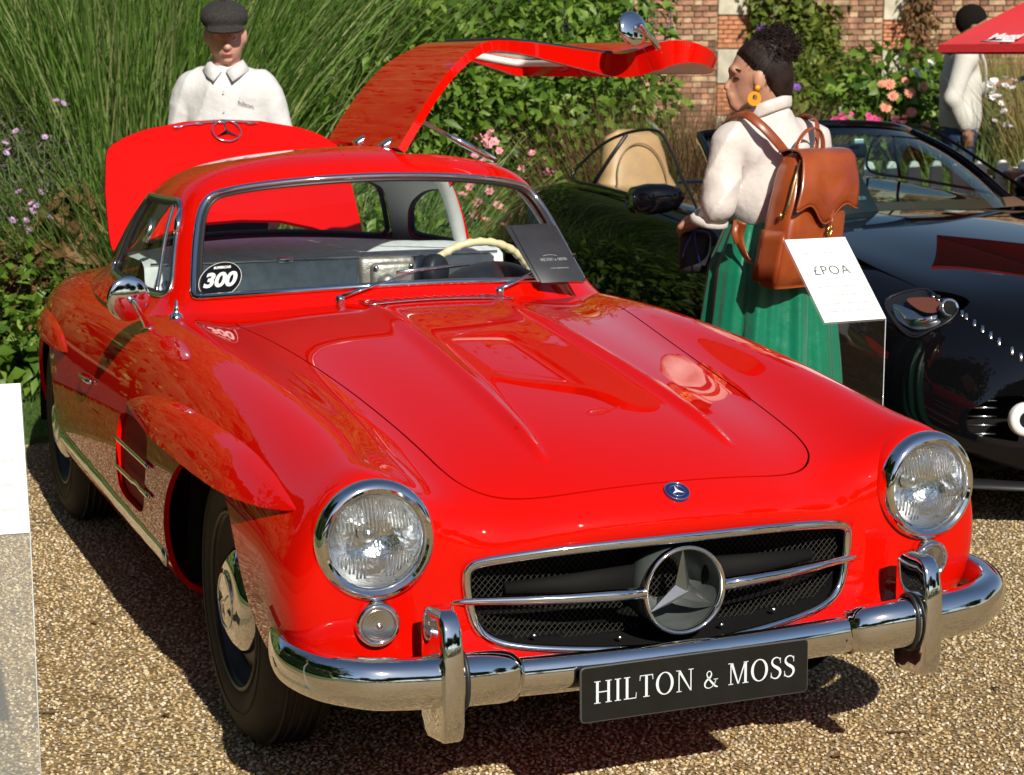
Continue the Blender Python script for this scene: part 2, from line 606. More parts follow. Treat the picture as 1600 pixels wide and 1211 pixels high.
def top_at(x, y):
    q = TOPV[(TOPV[:, 2] > .55)]
    d = (q[:, 0] - x) ** 2 + (q[:, 1] - y) ** 2
    k = np.argsort(d)[:4]
    w = 1 / (d[k] + 1e-6)
    w /= w.sum()
    return (q[k, :3] * w[:, None]).sum(0), (q[k, 3:6] * w[:, None]).sum(0)
def side_at(y, z, sgn=1):
    d = (SIDEV[:, 1] - y) ** 2 + (SIDEV[:, 2] - z) ** 2
    k = np.argsort(d)[:4]
    w = 1 / (d[k] + 1e-6)
    w /= w.sum()
    p = (SIDEV[k, :3] * w[:, None]).sum(0)
    n = (SIDEV[k, 3:6] * w[:, None]).sum(0)
    n /= np.linalg.norm(n)
    return p * np.array([sgn, 1, 1]), n * np.array([sgn, 1, 1])
def f_arch(x, y, z, cy, a, cz, b):
    dy, dz = (y - cy) / a, (z - cz) / b
    d = np.where(dz > 0, np.sqrt(dy ** 2 + dz ** 2) - 1, np.abs(dy) - 1) * .4
    return np.where(np.abs(x) > .56, d, 1.0)
HOODH = [(0,-.738),(.15,-.732),(.27,-.712),(.36,-.672),(.412,-.615),(.433,-.54),(.440,-.45),(.452,-.25),(.470,.0),(.495,.25),(.522,.45),(.548,.62),(.555,.69),(.53,.725),(.44,.70),(.30,.672),(.15,.655),(0,.65)]
hood_poly = [tuple(q) for q in smooth_poly(HOODH + [(-x, y) for x, y in HOODH[-2:0:-1]], 4)]
DOOR_YZ = [(.93,.98),(.945,.88),(.928,.83),(.915,.77),(.94,.71),(.99,.655),(1.06,.61),(1.15,.578),(1.25,.570),(1.5,.574),(1.75,.582),(1.83,.62),(1.85,.70),(1.85,.98)]
VENT_YZ = smooth_poly([(.575,.622),(.70,.640),(.85,.638),(.935,.615),(.968,.55),(.975,.45),(.955,.402),(.80,.396),(.675,.402),(.61,.45),(.572,.54)], 3)
SILLY = .0
def hull_masks(A):
    x, y, z, v = A[:, 0], A[:, 1], A[:, 2], A[:, 7]
    side = (np.abs(v) > 5.0) & (np.abs(v) < 10.6)
    arch = np.minimum(f_arch(x, y, z, -.005, .418, .30, .375), f_arch(x, y, z, 2.40, .385, .30, .385))
    arch = np.where(np.abs(v) > 5.6, arch, 1)
    hood = np.where((np.abs(v) < 6) & (z > .6), sd_poly(x, y, hood_poly), 1)
    vent = np.where(side, sd_poly(y, z, VENT_YZ), 1)
    front = (y < -.55) & (np.abs(v) > 1)
    lamp = np.minimum(np.hypot(np.abs(x) - .645, z - .640) - .115, np.hypot(np.abs(x) - .648, z - .474) - .042)
    vent = np.minimum(vent, np.where(front, lamp, 1))
    door = np.where(np.abs(v) > 4.6, sd_poly(y, z, DOOR_YZ), 1)
    return arch, hood, vent, door
# hood
A, F, fl = clip(HA, HF, hull_masks(HA)[1] + .0022)
V2, N2, F2 = flange(A[:, :3], A[:, 3:6], F, .012)
HOOD = mk('hood', V2, F2, RED, CAR, N2)
# body without hood, arches, cabin floor, vents, door gaps
A, F, fl = clip(HA, HF, -hull_masks(HA)[1] + .0022)
f1 = fl.copy()
A, F, fl = clip(A, F, -hull_masks(A)[0])
A, F, fl = clip(A, F, -hull_masks(A)[2])
CABIN_XY = [(0,.80),(.3,.84),(.5,.95),(.60,1.05),(.63,1.3),(.63,1.8),(.56,2.15),(.42,2.4),(.2,2.5),(0,2.52)]
CABIN_XY = CABIN_XY + [(-x, y) for x, y in CABIN_XY[-2:0:-1]]
A, F, fl = clip(A, F, np.where(np.abs(A[:, 7]) < 6, -sd_poly(A[:, 0], A[:, 1], CABIN_XY), -1))
dm = hull_masks(A)[3]
A, F, fl = clip(A, F, np.where(A[:, 0] > .3, -dm, -1))                    # raised door leaves an opening
dm = hull_masks(A)[3]
A, F, fl = clip(A, F, np.where((A[:, 0] < -.3), .0025 - np.abs(dm), -1))    # closed door gap
V2, N2, F2 = flange(A[:, :3], A[:, 3:6], F, .014)
BODY = mk('body_shell', V2, F2, RED, CAR, N2)
# inner wheel wells, under tray
for sx in (-1, 1):
    for cy in (-.005, 2.40):
        mb = MB()
        for r0, x0, x1 in ((.44, .50, .76),):
            pr = []
            n = 20
            for i in range(n + 1):
                t = PI * i / n
                pr.append((cy + r0 * math.cos(t), .30 + (r0 + .005) * math.sin(t)))
            pr = [(cy + r0, .27)] + pr + [(cy - r0, .27)]
            V = [(sx * x0, y, z) for y, z in pr] + [(sx * x1, y, z) for y, z in pr]
            k = len(pr)
            mb.add(V, [[i, i + 1, k + i + 1, k + i] for i in range(k - 1)])
            mb.add([(sx * x0, y, z) for y, z in pr], [list(range(k))])
        mb.build('wheel_well_liner', BLACK, CAR, smooth=False, angle=None)
V, F = rbox((1.1, 3.6, .05), .02, 1)
mk('under_tray', xf(V, Matrix.Translation((0, 1.5, .23))), F, BLACK, CAR)

# ---- cabin dome: rows from belt to roof ridge, columns from windscreen centre round to rear window centre
CAB = [
 [(0,.70,.925),(.2,.72,.918),(.4,.80,.895),(.55,.87,.88),(.665,.95,.868),(.72,1.10,.857),(.74,1.35,.852),(.74,1.6,.852),(.725,1.85,.85),(.685,2.15,.85),(.61,2.4,.858),(.46,2.62,.866),(.23,2.73,.874),(0,2.76,.878)],
 [(0,.742,.958),(.2,.762,.954),(.4,.848,.942),(.545,.95,.928),(.628,1.04,.912),(.662,1.14,.905),(.675,1.35,.903),(.675,1.6,.903),(.665,1.85,.905),(.62,2.13,.91),(.54,2.34,.92),(.41,2.50,.93),(.2,2.60,.94),(0,2.63,.945)],
 [(0,.915,1.105),(.195,.93,1.10),(.385,.995,1.085),(.52,1.075,1.07),(.592,1.14,1.055),(.622,1.22,1.05),(.635,1.38,1.047),(.635,1.6,1.047),(.62,1.82,1.047),(.565,2.06,1.045),(.485,2.23,1.055),(.37,2.36,1.065),(.185,2.45,1.08),(0,2.475,1.085)],
 [(0,1.085,1.25),(.185,1.095,1.246),(.355,1.135,1.23),(.475,1.19,1.208),(.538,1.235,1.192),(.563,1.30,1.184),(.575,1.42,1.180),(.572,1.6,1.178),(.55,1.78,1.175),(.495,1.97,1.17),(.42,2.11,1.175),(.305,2.22,1.185),(.155,2.285,1.195),(0,2.31,1.20)],
 [(0,1.165,1.296),(.165,1.175,1.292),(.31,1.205,1.282),(.415,1.25,1.268),(.47,1.29,1.258),(.495,1.34,1.252),(.505,1.44,1.250),(.50,1.6,1.247),(.475,1.75,1.24),(.415,1.89,1.234),(.345,1.98,1.234),(.245,2.06,1.24),(.125,2.10,1.246),(0,2.115,1.25)],
 [(0,1.28,1.318),(.12,1.287,1.316),(.21,1.305,1.312),(.27,1.33,1.306),(.30,1.355,1.302),(.315,1.39,1.300),(.32,1.46,1.298),(.315,1.58,1.294),(.295,1.68,1.288),(.25,1.76,1.282),(.20,1.81,1.28),(.14,1.845,1.28),(.07,1.865,1.28),(0,1.87,1.28)],
 [(0,1.38,1.325),(0,1.39,1.325),(0,1.40,1.325),(0,1.41,1.325),(0,1.425,1.324),(0,1.44,1.323),(0,1.48,1.321),(0,1.56,1.316),(0,1.62,1.312),(0,1.66,1.308),(0,1.68,1.305),(0,1.69,1.303),(0,1.70,1.302),(0,1.705,1.302)],
]
CN = np.array(CAB)
CFULL = np.concatenate([CN, CN[:, 12:0:-1] * np.array([-1, 1, 1])], 1)
cab = Net(CFULL, per_v=True, end1=CFULL[5] * np.array([-1, 1, 1]))
cu = np.linspace(0, 6, 85)
cv = np.linspace(0, 26, 26 * 12 + 1)[:-1]
CG, CU, CV = cab.grid(cu, cv)
CNm = -grid_normals(CG, True)
CNm[-1] = (0, 0, 1)
CA = np.concatenate([CG.reshape(-1, 3), CNm.reshape(-1, 3), CU.reshape(-1, 1), CV.reshape(-1, 1)], 1)
CF = grid_faces(len(cu), len(cv), True, flip=True)
# per_v seam: interpolated column parameter must not wrap from 26 back to 0
def round_poly(pts, r, n=6):
    P = [np.array(p, float) for p in pts]
    out = []
    k = len(P)
    rr = r if isinstance(r, (list, tuple)) else [r] * k
    for i in range(k):
        a, b, c = P[i - 1], P[i], P[(i + 1) % k]
        d1, d2 = (a - b) / np.linalg.norm(a - b), (c - b) / np.linalg.norm(c - b)
        p0, p1 = b + d1 * rr[i], b + d2 * rr[i]
        for j in range(n + 1):
            t = j / n
            out.append(tuple(p0 * (1 - t) ** 2 + 2 * b * t * (1 - t) + p1 * t * t))
    return out
W_SCREEN = round_poly([(-3.62,.84),(-2.5,.84),(0,.84),(2.5,.84),(3.62,.84),(3.60,3.02),(2.5,3.10),(0,3.12),(-2.5,3.10),(-3.60,3.02)], [.22,.3,.3,.3,.22,.55,.3,.3,.3,.55])
W_SIDE = round_poly([(4.36,.93),(8.05,1.0),(7.95,3.0),(4.62,3.02)], [.5,.3,.3,.65])
W_QUART = round_poly([(8.75,1.2),(10.05,1.25),(9.95,2.3),(9.3,2.95),(8.75,2.95)], [.25,.3,.4,.4,.25])
W_REAR = round_poly([(10.42,1.05),(13,1.02),(15.58,1.05),(15.45,3.05),(13,3.15),(10.55,3.05)], [.4,.2,.4,.45,.2,.45])
def wrapv(v):
    return np.where(v > 20, v - 26, v)
def mir(poly):
    return [(26 - a, b) for a, b in poly]
def cab_windows(A):
    u, v = A[:, 6], A[:, 7]
    f = sd_poly(wrapv(v), u, W_SCREEN)
    for w in (W_SIDE, W_QUART, W_REAR, mir(W_SIDE), mir(W_QUART)):
        f = np.minimum(f, sd_poly(v, u, w))
    return f * .18
# the wrap column: give faces crossing v=26 a consistent attribute by splitting them off
nvc = len(cv)
F_ok = [f for f in CF if not (max(i % nvc for i in f) == nvc - 1 and min(i % nvc for i in f) == 0)]
F_wrap = [f for f in CF if (max(i % nvc for i in f) == nvc - 1 and min(i % nvc for i in f) == 0)]
extra = CA[[i * nvc for i in range(len(cu))]].copy()
extra[:, 7] = 26.0
CA = np.concatenate([CA, extra], 0)
nb = len(cu) * nvc
CF = F_ok + [[(nb + i // nvc) if i % nvc == 0 else i for i in f] for f in F_wrap]
DOORP = [(4.12,.0),(8.62,.0),(8.6,3.3),(4.40,3.3)]
ROOFP = [(.085,1.215),(.66,1.30),(.66,1.86),(.085,1.88)]
def f_door(A, g=0.0, left=False):
    s = -1 if left else 1
    lo = sd_poly(A[:, 7], A[:, 6], mir(DOORP) if left else DOORP) * .18
    hi = sd_poly(A[:, 0] * s, A[:, 1], ROOFP)
    return np.where(A[:, 6] < 3.1, lo, np.where(A[:, 0] * s > 0, hi, 1))
A, F, fl = clip(CA, CF, -cab_windows(CA))
A, F, fl = clip(A, F, -f_door(A))                         # opening of the raised door
A, F, fl = clip(A, F, .0028 - np.abs(f_door(A, left=True)))      # gap round the closed door
V2, N2, F2 = flange(A[:, :3], A[:, 3:6], F, .02)
ROOF = mk('roof_shell', V2, F2, RED, CAR, N2)
def cab_pts(poly, off=0.0, closed=True):
    p = np.array(poly)
    v = np.where(p[:, 0] < 0, p[:, 0] + 26, p[:, 0])
    P = cab(p[:, 1], v)
    e = .02
    n = np.cross(cab(p[:, 1], v + e) - cab(p[:, 1], v - e), cab(np.minimum(p[:, 1] + e, 6), v) - cab(p[:, 1] - e, v))
    n /= np.linalg.norm(n, axis=1)[:, None]
    return P + n * off, n
def resample(poly, m):
    p = np.array(list(poly) + [poly[0]])
    s = np.concatenate([[0], np.cumsum(np.linalg.norm(np.diff(p, axis=0), axis=1))])
    t = np.linspace(0, s[-1], m + 1)[:-1]
    return np.stack([np.interp(t, s, p[:, 0]), np.interp(t, s, p[:, 1])], 1)
def cab_trim(name, poly, rad, off, m, parent, mt, m2=160):
    q = resample(poly, m2)
    P, n = cab_pts(q, off)
    V, F = sweep(P, rad, 8, hint=n, closed=True)
    return mk(name, V, F, mt, parent)
def pane(name, poly, off, parent, mt):
    vmin, vmax = min(p[0] for p in poly), max(p[0] for p in poly)
    um, ux = min(p[1] for p in poly), max(p[1] for p in poly)
    us, vs = np.linspace(um, ux, 22), np.linspace(vmin, vmax, 40)
    U, Vv = np.meshgrid(us, vs, indexing='ij')
    P = cab(U, np.where(Vv < 0, Vv + 26, Vv))
    N = -grid_normals(P)
    P = P + N * off
    A = np.concatenate([P.reshape(-1, 3), N.reshape(-1, 3), U.reshape(-1, 1), Vv.reshape(-1, 1)], 1)
    A, F, _ = clip(A, grid_faces(22, 40, flip=True), sd_poly(A[:, 7], A[:, 6], poly))
    return mk(name, A[:, :3], F, mt, parent, A[:, 3:6])
ws = pane('windscreen', W_SCREEN, -.008, CAR, GLASS)
cab_trim('chrome_surround', W_SCREEN, [(.010, .008)] * 200, .004, 0, ws, CHROME, 200)
inn = [(a * .965, 2.06 + (b - 2.06) * .955) for a, b in W_SCREEN]
cab_trim('rubber_seal', inn, [(.011, .005)] * 200, -.003, 0, ws, GASKET, 200)
for nm, w in (('side_window', mir(W_SIDE)), ('quarter_window', W_QUART), ('quarter_window', mir(W_QUART)), ('rear_window', W_REAR)):
    g = pane(nm, w, -.01, CAR, GLASS)
    cab_trim('surround', w, .0075, .001, 0, g, CHROME_SOFT if nm == 'side_window' else GASKET, 90)
    cv_ = np.mean([p[0] for p in w])
    cu_ = np.mean([p[1] for p in w])
    cab_trim('rubber_seal', [(cv_ + (a - cv_) * .95, cu_ + (b - cu_) * .94) for a, b in w], (.010), -.006, 0, g, GASKET, 90)
    if nm == 'side_window':
        q = np.array([(26 - 5.15 - .25 * t, .97 + 2.04 * t) for t in np.linspace(0, 1, 12)])
        P, n = cab_pts(q, -.004)
        V, F = sweep(P, .006, 6, hint=n)
        mk('vent_pane_divider', V, F, CHROME_SOFT, g)
        P, n = cab_pts(np.array([(26 - 4.50, 2.25), (26 - 4.53, 2.5), (26 - 4.57, 2.75)]), .004)
        V, F = sweep(P, [.010, .014, .009], 8)
        mk('vent_pane_hinge', V, F, CHROME, g)
        P, n = cab_pts(np.array([(26 - 4.7, 1.02), (26 - 4.9, 1.10), (26 - 5.05, 1.26)]), -.022)
        V, F = sweep(P, [.016, .012, .016], 8)
        mk('vent_pane_latch', V, F, CHROME, g)
        P, n = cab_pts(np.array([(26 - 7.0, 1.95), (26 - 7.0, 2.2), (26 - 7.02, 2.5)]), -.028)
        V, F = sweep(P, [.010, .014, .010], 8)
        mk('pull_handle', V, F, CHROME_SOFT, g)

# ---- raised gullwing door: the same skin swung about the roof hinge
DOOR = bpy.data.objects.new('gullwing_door', None)
link(DOOR, CAR)
HX, HZ = .085, 1.318
DA = math.radians(57.5)
DM = Matrix.Translation((HX, 0, HZ)) @ Matrix.Rotation(-DA, 4, 'Y') @ Matrix.Translation((-HX, 0, -HZ))
DPR = np.array([(.085,1.318,1.215,1.93),(.19,1.315,1.222,1.93),(.30,1.306,1.235,1.92),(.40,1.286,1.25,1.90),(.475,1.255,1.268,1.85),(.535,1.208,1.283,1.86),(.578,1.13,1.225,1.87),(.612,1.05,1.165,1.87),(.645,.97,1.10,1.87),(.668,.922,1.05,1.87),(.695,.895,1.01,1.87),(.73,.875,.965,1.87),(.768,.838,.935,1.86),(.80,.775,.925,1.85),(.819,.70,.955,1.84),(.828,.635,1.03,1.81),(.831,.593,1.12,1.76),(.831,.572,1.22,1.68)])
DP = smooth_poly(DPR, 5, False)
nr, nc = len(DP), 36
TT = np.linspace(0, 1, nc)
DGx = np.stack([np.repeat(DP[:, :1], nc, 1), DP[:, 2:3] + (DP[:, 3:4] - DP[:, 2:3]) * TT[None], np.repeat(DP[:, 1:2], nc, 1)], -1)
DNx = grid_normals(DGx)
if DNx[nr // 2, nc // 2, 0] < 0:
    DNx = -DNx
SS = np.repeat(np.arange(nr)[:, None] / 5.0, nc, 1)
DA_ = np.concatenate([DGx.reshape(-1, 3), DNx.reshape(-1, 3), SS.reshape(-1, 1), np.repeat(TT[None], nr, 0).reshape(-1, 1)], 1)
DWIN = round_poly([(5.45, .07), (9.35, .07), (9.35, .93), (5.45, .93)], .55, 4)
DWIN = [(x, y) for x, y in round_poly([(5.45 * .1, .07), (9.3 * .1, .07), (9.3 * .1, .93), (5.45 * .1, .93)], .07, 5)]
DFC = grid_faces(nr, nc)
e1_, e2_ = DGx[1, 0] - DGx[0, 0], DGx[0, 1] - DGx[0, 0]
if np.cross(e1_, e2_) @ DNx[0, 0] < 0:
    DFC = [f[::-1] for f in DFC]
A, DF, _ = clip(DA_, DFC, -sd_poly(DA_[:, 6] * .1, DA_[:, 7], DWIN))
DV, DN = A[:, :3], A[:, 3:6]
dep = np.interp(DV[:, 2], [.57, .62, .75, .88, .96, 1.15, 1.3], [.014, .03, .055, .080, .06, .035, .026])
V2, N2, F2 = flange(DV, DN, DF, dep)
R3 = np.array(DM.to_3x3())
mk('outer_skin', xf(V2, DM), F2, RED, DOOR, np.array(N2) @ R3.T)
inner = DV - DN * (dep[:, None] - .002)
mk('inner_lining', xf(inner, DM), [f[::-1] for f in DF], WHITETRIM, DOOR, -(DN @ R3.T))
A, F, _ = clip(DA_, DFC, sd_poly(DA_[:, 6] * .1, DA_[:, 7], DWIN))
g = mk('door_window', xf(A[:, :3] - A[:, 3:6] * .012, DM), F, GLASS, DOOR, A[:, 3:6] @ R3.T)
def dpt(s, t, off):
    r = np.clip(np.asarray(s) * 5, 0, nr - 1.001)
    i = r.astype(int)
    w = (r - i)[:, None]
    q = DP[i] * (1 - w) + DP[i + 1] * w
    c = np.asarray(t) * (nc - 1)
    nn_ = DNx[np.clip(np.round(r).astype(int), 0, nr - 1), np.clip(np.round(c).astype(int), 0, nc - 1)]
    return np.stack([q[:, 0], q[:, 2] + (q[:, 3] - q[:, 2]) * t, q[:, 1]], 1) + nn_ * off
q = resample(DWIN, 90)
V, F = sweep(xf(dpt(q[:, 0] * 10, q[:, 1], .001), DM), .009, 8, closed=True)
mk('surround', V, F, GASKET, g)
V, F = sweep(xf(dpt(q[:, 0] * 10, q[:, 1], -.026), DM), .013, 8, closed=True)
mk('inner_frame', V, F, WHITETRIM, g)
V, F = sweep(xf(dpt(np.linspace(5.4, 9.4, 8), np.full(8, .27), -.004), DM), .006, 6)
mk('vent_pane_divider', V, F, CHROME_SOFT, g)
p, n = side_at(1.44, .645)
V, F = sweep(xf([p + n * .002 + np.array([0, -.07, 0]), p + n * .016 + np.array([0, -.05, 0]), p + n * .018, p + n * .016 + np.array([0, .05, 0]), p + n * .002 + np.array([0, .07, 0])], DM), .006, 8)
mk('door_handle', V, F, CHROME, DOOR)
# gas strut between roof and door
for y0 in (1.27,):
    a = Vector((.36, y0, 1.262))
    b = DM @ Vector((.50, y0 + .02, 1.16))
    b = Vector((.17, y0 + .03, 1.405))
    a = Vector((.42, y0 + .01, 1.275))
    V, F = sweep([a, a.lerp(b, .55), a.lerp(b, .56), b], [.011, .011, .007, .007], 10)
    mk('support_strut', V, F, CHROME, CAR)
for y0 in (1.34, 1.60):
    V, F = rbox((.05, .05, .03), .008, 2)
    mk('roof_hinge', xf(V, Matrix.Translation((HX + .01, y0, HZ + .005)) @ Matrix.Rotation(-.5, 4, 'Y')), F, CHROME_SOFT, CAR)

def round_mirror(parent, base, head, face, M=None, r=.062):
    M = M or Matrix.Identity(4)
    e = bpy.data.objects.new('wing_mirror', None)
    link(e, parent)
    base, head, face = Vector(base), Vector(head), Vector(face)
    back = head - face * .045
    mid = base.lerp(back, .5)
    V, F = sweep(xf([base - Vector((0, 0, .004)), base + Vector((0, 0, .006)), base.lerp(back, .15), mid, back, head - face * .025], M), [.020, .016, .010, .007, .0075, .009], 12)
    mk('stalk', V, F, CHROME, e)
    V, F = lathe([(0.0001, .012), (.012, .0117), (.030, .0095), (r - .012, .005), (r - .003, .0015), (r, -.003), (r - .002, -.008)], 36, head - face * .012, -face)
    mk('mirror_shell', xf(V, M), F, CHROME, e)
    V, F = lathe([(.0001, -.007), (r - .004, -.007)], 36, head - face * .012, -face)
    mk('mirror_glass', xf(V, M), F, CHROME, e)
    return e
pm, nm_ = top_at(-.730, .973)
round_mirror(CAR, pm, pm + np.array([-.060, -.02, .088]), (-.15, .98, .05))
pm, nm_ = top_at(.735, .97)
round_mirror(DOOR, pm, pm + np.array([-.01, -.02, .12]), (-.35, .93, .05), DM, .053)

# ---- boot lid, standing open behind the roof
LIDH = [(0,.992),(.15,.985),(.28,.955),(.36,.925),(.44,.89),(.465,.876),(.486,.90),(.488,.95),(.480,1.10),(.460,1.225),(.445,1.262),(.38,1.298),(.30,1.326),(.15,1.352),(0,1.360)]
lid_poly = LIDH + [(-x, z) for x, z in LIDH[-2:0:-1]]
xs, zs = np.linspace(-.52, .52, 60), np.linspace(.84, 1.38, 40)
X, Z = np.meshgrid(xs, zs, indexing='ij')
Y = 2.905 + .30 * X ** 2 + .60 * (Z - 1.2) + .9 * np.clip(Z - 1.22, 0, 1) ** 2
LG = np.stack([X, Y, Z], -1)
LN = grid_normals(LG)
LA = np.concatenate([LG.reshape(-1, 3), LN.reshape(-1, 3)], 1)
A, F, _ = clip(LA, grid_faces(60, 40), sd_poly(LA[:, 0], LA[:, 2], lid_poly))
sg = 1 if A[:, 4].mean() < 0 else -1
F = F if sg > 0 else [f[::-1] for f in F]
V2, N2, F2 = flange(A[:, :3], A[:, 3:6] * sg, F, .022)
LID = mk('boot_lid', V2, F2, RED, CAR, N2)
mk('lid_lining', A[:, :3] + np.array([0, .02, 0]), [f[::-1] for f in F], BLACK, LID)
def lidpt(x, z, off=0):
    return (x, 2.905 + .30 * x * x + .60 * (z - 1.2) + .9 * max(z - 1.22, 0) ** 2 - off, z)
def star_mesh(R, r=.16, h=.22):
    """three-pointed star with bevelled arms, in the xy plane facing +z"""
    V = [(0, 0, R * h)]
    F = []
    for i in range(6):
        a = PI / 2 + i * PI / 3
        rr = R if i % 2 == 0 else R * r
        V.append((rr * math.cos(a), rr * math.sin(a), 0.0))
    for i in range(6):
        F.append([0, 1 + i, 1 + (i + 1) % 6])
    return V, F
EM = frame(lidpt(0, 1.316, .006), (1, 0, 0), (0, -1, .75))
V, F = star_mesh(.052, .2)
mk('star_emblem', xf(V, EM), F, CHROME, LID, smooth=False)
V, F = sweep([tuple(EM @ Vector((.055 * math.cos(t), .048 * math.sin(t), .003))) for t in np.linspace(0, 2 * PI, 37)[:-1]], .0035, 8, closed=True)
mk('emblem_ring', V, F, CHROME, LID)
V, F = sweep([lidpt(x, 1.352 - .5 * x * x, .006) for x in np.linspace(-.19, .13, 14)], [(.006, .004)] * 14, 8)
mk('lid_handle', V, F, CHROME, LID)
for x in (-.185, -.10, -.01, .10):
    V, F = rbox((.03, .012, .012), .004, 2)
    mk('handle_bracket', xf(V, Matrix.Translation(lidpt(x, 1.350 - .5 * x * x, .008))), F, CHROME, LID)

# ---- headlamps
def headlamp(sx):
    e = bpy.data.objects.new('headlamp', None)
    link(e, CAR)
    c = Vector((sx * .645, -.732, .640))
    ax = Vector((sx * .06, -1, .03)).normalized()
    V, F = lathe([(.117, -.05), (.1215, -.012), (.1225, .004), (.1195, .014), (.113, .022), (.106, .024), (.1005, .020), (.099, .013), (.099, .008), (.0955, .010), (.0935, .006), (.092, -.004)], 64, c, ax)
    mk('chrome_rim', V, F, CHROME, e, angle=40)
    V, F = lathe([(.108, -.14), (.1225, -.07), (.1235, -.012), (.121, -.010)], 64, c, ax)
    mk('lamp_bucket', V, F, RED, e)
    V, F = lathe([(.0925, .0), (.085, -.02), (.07, -.042), (.05, -.06), (.02, -.072), (.0001, -.074)], 48, c, ax)
    mk('reflector', V, F, REFLECTOR, e)
    V, F = lathe([(.018, -.07), (.018, -.045), (.012, -.038), (.0001, -.036)], 16, c, ax)
    mk('bulb_shield', V, F, CHROME_SOFT, e)
    # lens: dome with prism ribs
    prof = [(.0001, .022), (.02, .0212), (.04, .019), (.06, .0145), (.075, .0095), (.086, .004), (.0925, -.001)]
    V, F = lathe(prof, 48, (0, 0, 0), (0, 0, 1))
    M = frame(c, (1, 0, 0), ax)
    o = mk('lens', V, F, LAMPGLASS, e)
    o.matrix_local = M
    # moulded ribs on the inner face
    mb = MB()
    for i in range(-10, 11):
        x = i * .0075
        for (z0, z1) in ((.022, .082), (-.075, -.03)):
            if z1 < 0 and abs(i) < 3:
                continue
            pts = []
            for t in np.linspace(z0, z1, 5):
                r2 = x * x + t * t
                if r2 < .086 ** 2:
                    pts.append((x, t, .022 - .0255 * (r2 / .0925 ** 2) - .003))
            if len(pts) > 1:
                mb.add(*sweep(pts, .0022, 5, hint=(1, 0, 0)))
    o2 = mb.build('lens_ribs', LAMPRIB, o, angle=None)
    kind(o2, 'stuff')
    return e
LAMPRIB = mat('pressed glass ribs', (0.75, 0.78, 0.78), rough=0.08, trans=0.9, ior=1.45)
for sx in (-1, 1):
    headlamp(sx)
# ---- turn lamps
for sx in (-1, 1):
    e = bpy.data.objects.new('turn_lamp', None)
    link(e, CAR)
    c = Vector((sx * .648, -.755, .474))
    ax = Vector((sx * .10, -1, -.02)).normalized()
    V, F = lathe([(.046, -.03), (.0455, .0), (.043, .008), (.037, .011), (.0335, .008), (.033, .002)], 40, c, ax)
    mk('chrome_rim', V, F, CHROME, e)
    V, F = lathe([(.0335, .002), (.030, .009), (.0275, .004), (.024, .011), (.0215, .006), (.018, .013), (.0155, .008), (.012, .015), (.009, .010), (.005, .017), (.0001, .018)], 32, c, ax)
    mk('ribbed_lens', V, F, TURNLENS if 'TURNLENS' in globals() else mat('clear turn lens', (0.55, 0.53, 0.50), rough=0.16, metal=.95, coat=.3), e)
    TURNLENS = MATS['clear turn lens']
    V, F = lathe([(.033, -.001), (.02, -.02), (.0001, -.022)], 24, c, ax)
    mk('reflector', V, F, REFLECTOR, e)

# ---- grille
GR = bpy.data.objects.new('grille', None)
link(GR, CAR)
gp = hull(np.full(97, 16.0), np.linspace(0, 24, 97))
loop = gp[:-1]
ctr = np.array([0, 0, .49])
V, F = sweep(loop + np.array([0, -.006, 0]), [(.011, .008)] * len(loop), 10, hint=(0, -1, 0), closed=True)
mk('chrome_surround', V, F, CHROME, GR)
# dark duct behind the opening
rings = []
for d, s in ((0, 1.0), (.05, .99), (.22, .93)):
    q = loop.copy()
    q[:, 0] *= s
    q[:, 2] = .49 + (q[:, 2] - .49) * s
    q[:, 1] += d
    if d > .1:
        q[:, 1] = -.52
    rings.append(q)
k = len(loop)
V = np.concatenate(rings)
F = [[r * k + j, r * k + (j + 1) % k, (r + 1) * k + (j + 1) % k, (r + 1) * k + j] for r in range(2) for j in range(k)]
F.append([2 * k + j for j in range(k)])
mk('air_duct', V, F, BLACK, GR)
# wire mesh screen
mb = MB()
for sgn in (-1, 1):
    for i in range(-46, 47):
        x0 = i * .0135
        a, b = (x0 - sgn * .12, .36), (x0 + sgn * .12, .62)
        n = 24
        prev = []
        for j in range(n + 1):
            t = j / n
            x, z = a[0] + (b[0] - a[0]) * t, a[1] + (b[1] - a[1]) * t
            prev.append((x, z))
        inside = sd_poly(np.array([p[0] for p in prev]), np.array([p[1] for p in prev]), [(p[0] * .985, .49 + (p[2] - .49) * .985) for p in loop]) < 0
        run = [p for p, q in zip(prev, inside) if q]
        if len(run) > 2:
            pts = [(run[0][0], -.70, run[0][1]), (run[-1][0], -.70, run[-1][1])]
            mb.add(*sweep(pts, .0009, 3, hint=(0, 1, 0), caps=False))
kind(mb.build('wire_mesh', mat('dull mesh wire', (.05, .048, .04), rough=.5, metal=.5), GR, angle=None), 'stuff')
# side wings behind the bar, star drum, ring, star, bars
V, F = lathe([(.083, .10), (.0915, .10), (.0915, -.004), (.089, -.006)], 56, (0, -.80, .49), (0, 1, 0))
mk('star_drum', V, F, STARGREY, GR)
V, F = lathe([(.0885, .0), (.086, .05), (.07, .085), (.05, .10), (.045, .10)], 56, (0, -.80, .49), (0, 1, 0))
mk('star_bowl', V, F, STARGREY, GR)
V, F = sweep([(.0905 * math.cos(t), -.812, .49 + .0905 * math.sin(t)) for t in np.linspace(0, 2 * PI, 65)[:-1]], [(.0055, .010)] * 64, 10, hint=(0, 1, 0), closed=True)
mk('star_ring', V, F, CHROME, GR)
V, F = star_mesh(.088, .22, .25)
mk('star', xf(V, frame((0, -.805, .49), (1, 0, 0), (0, -1, 0))), F, mat('satin chrome star', (.80, .80, .80), rough=.32, metal=1.0), GR, smooth=False)
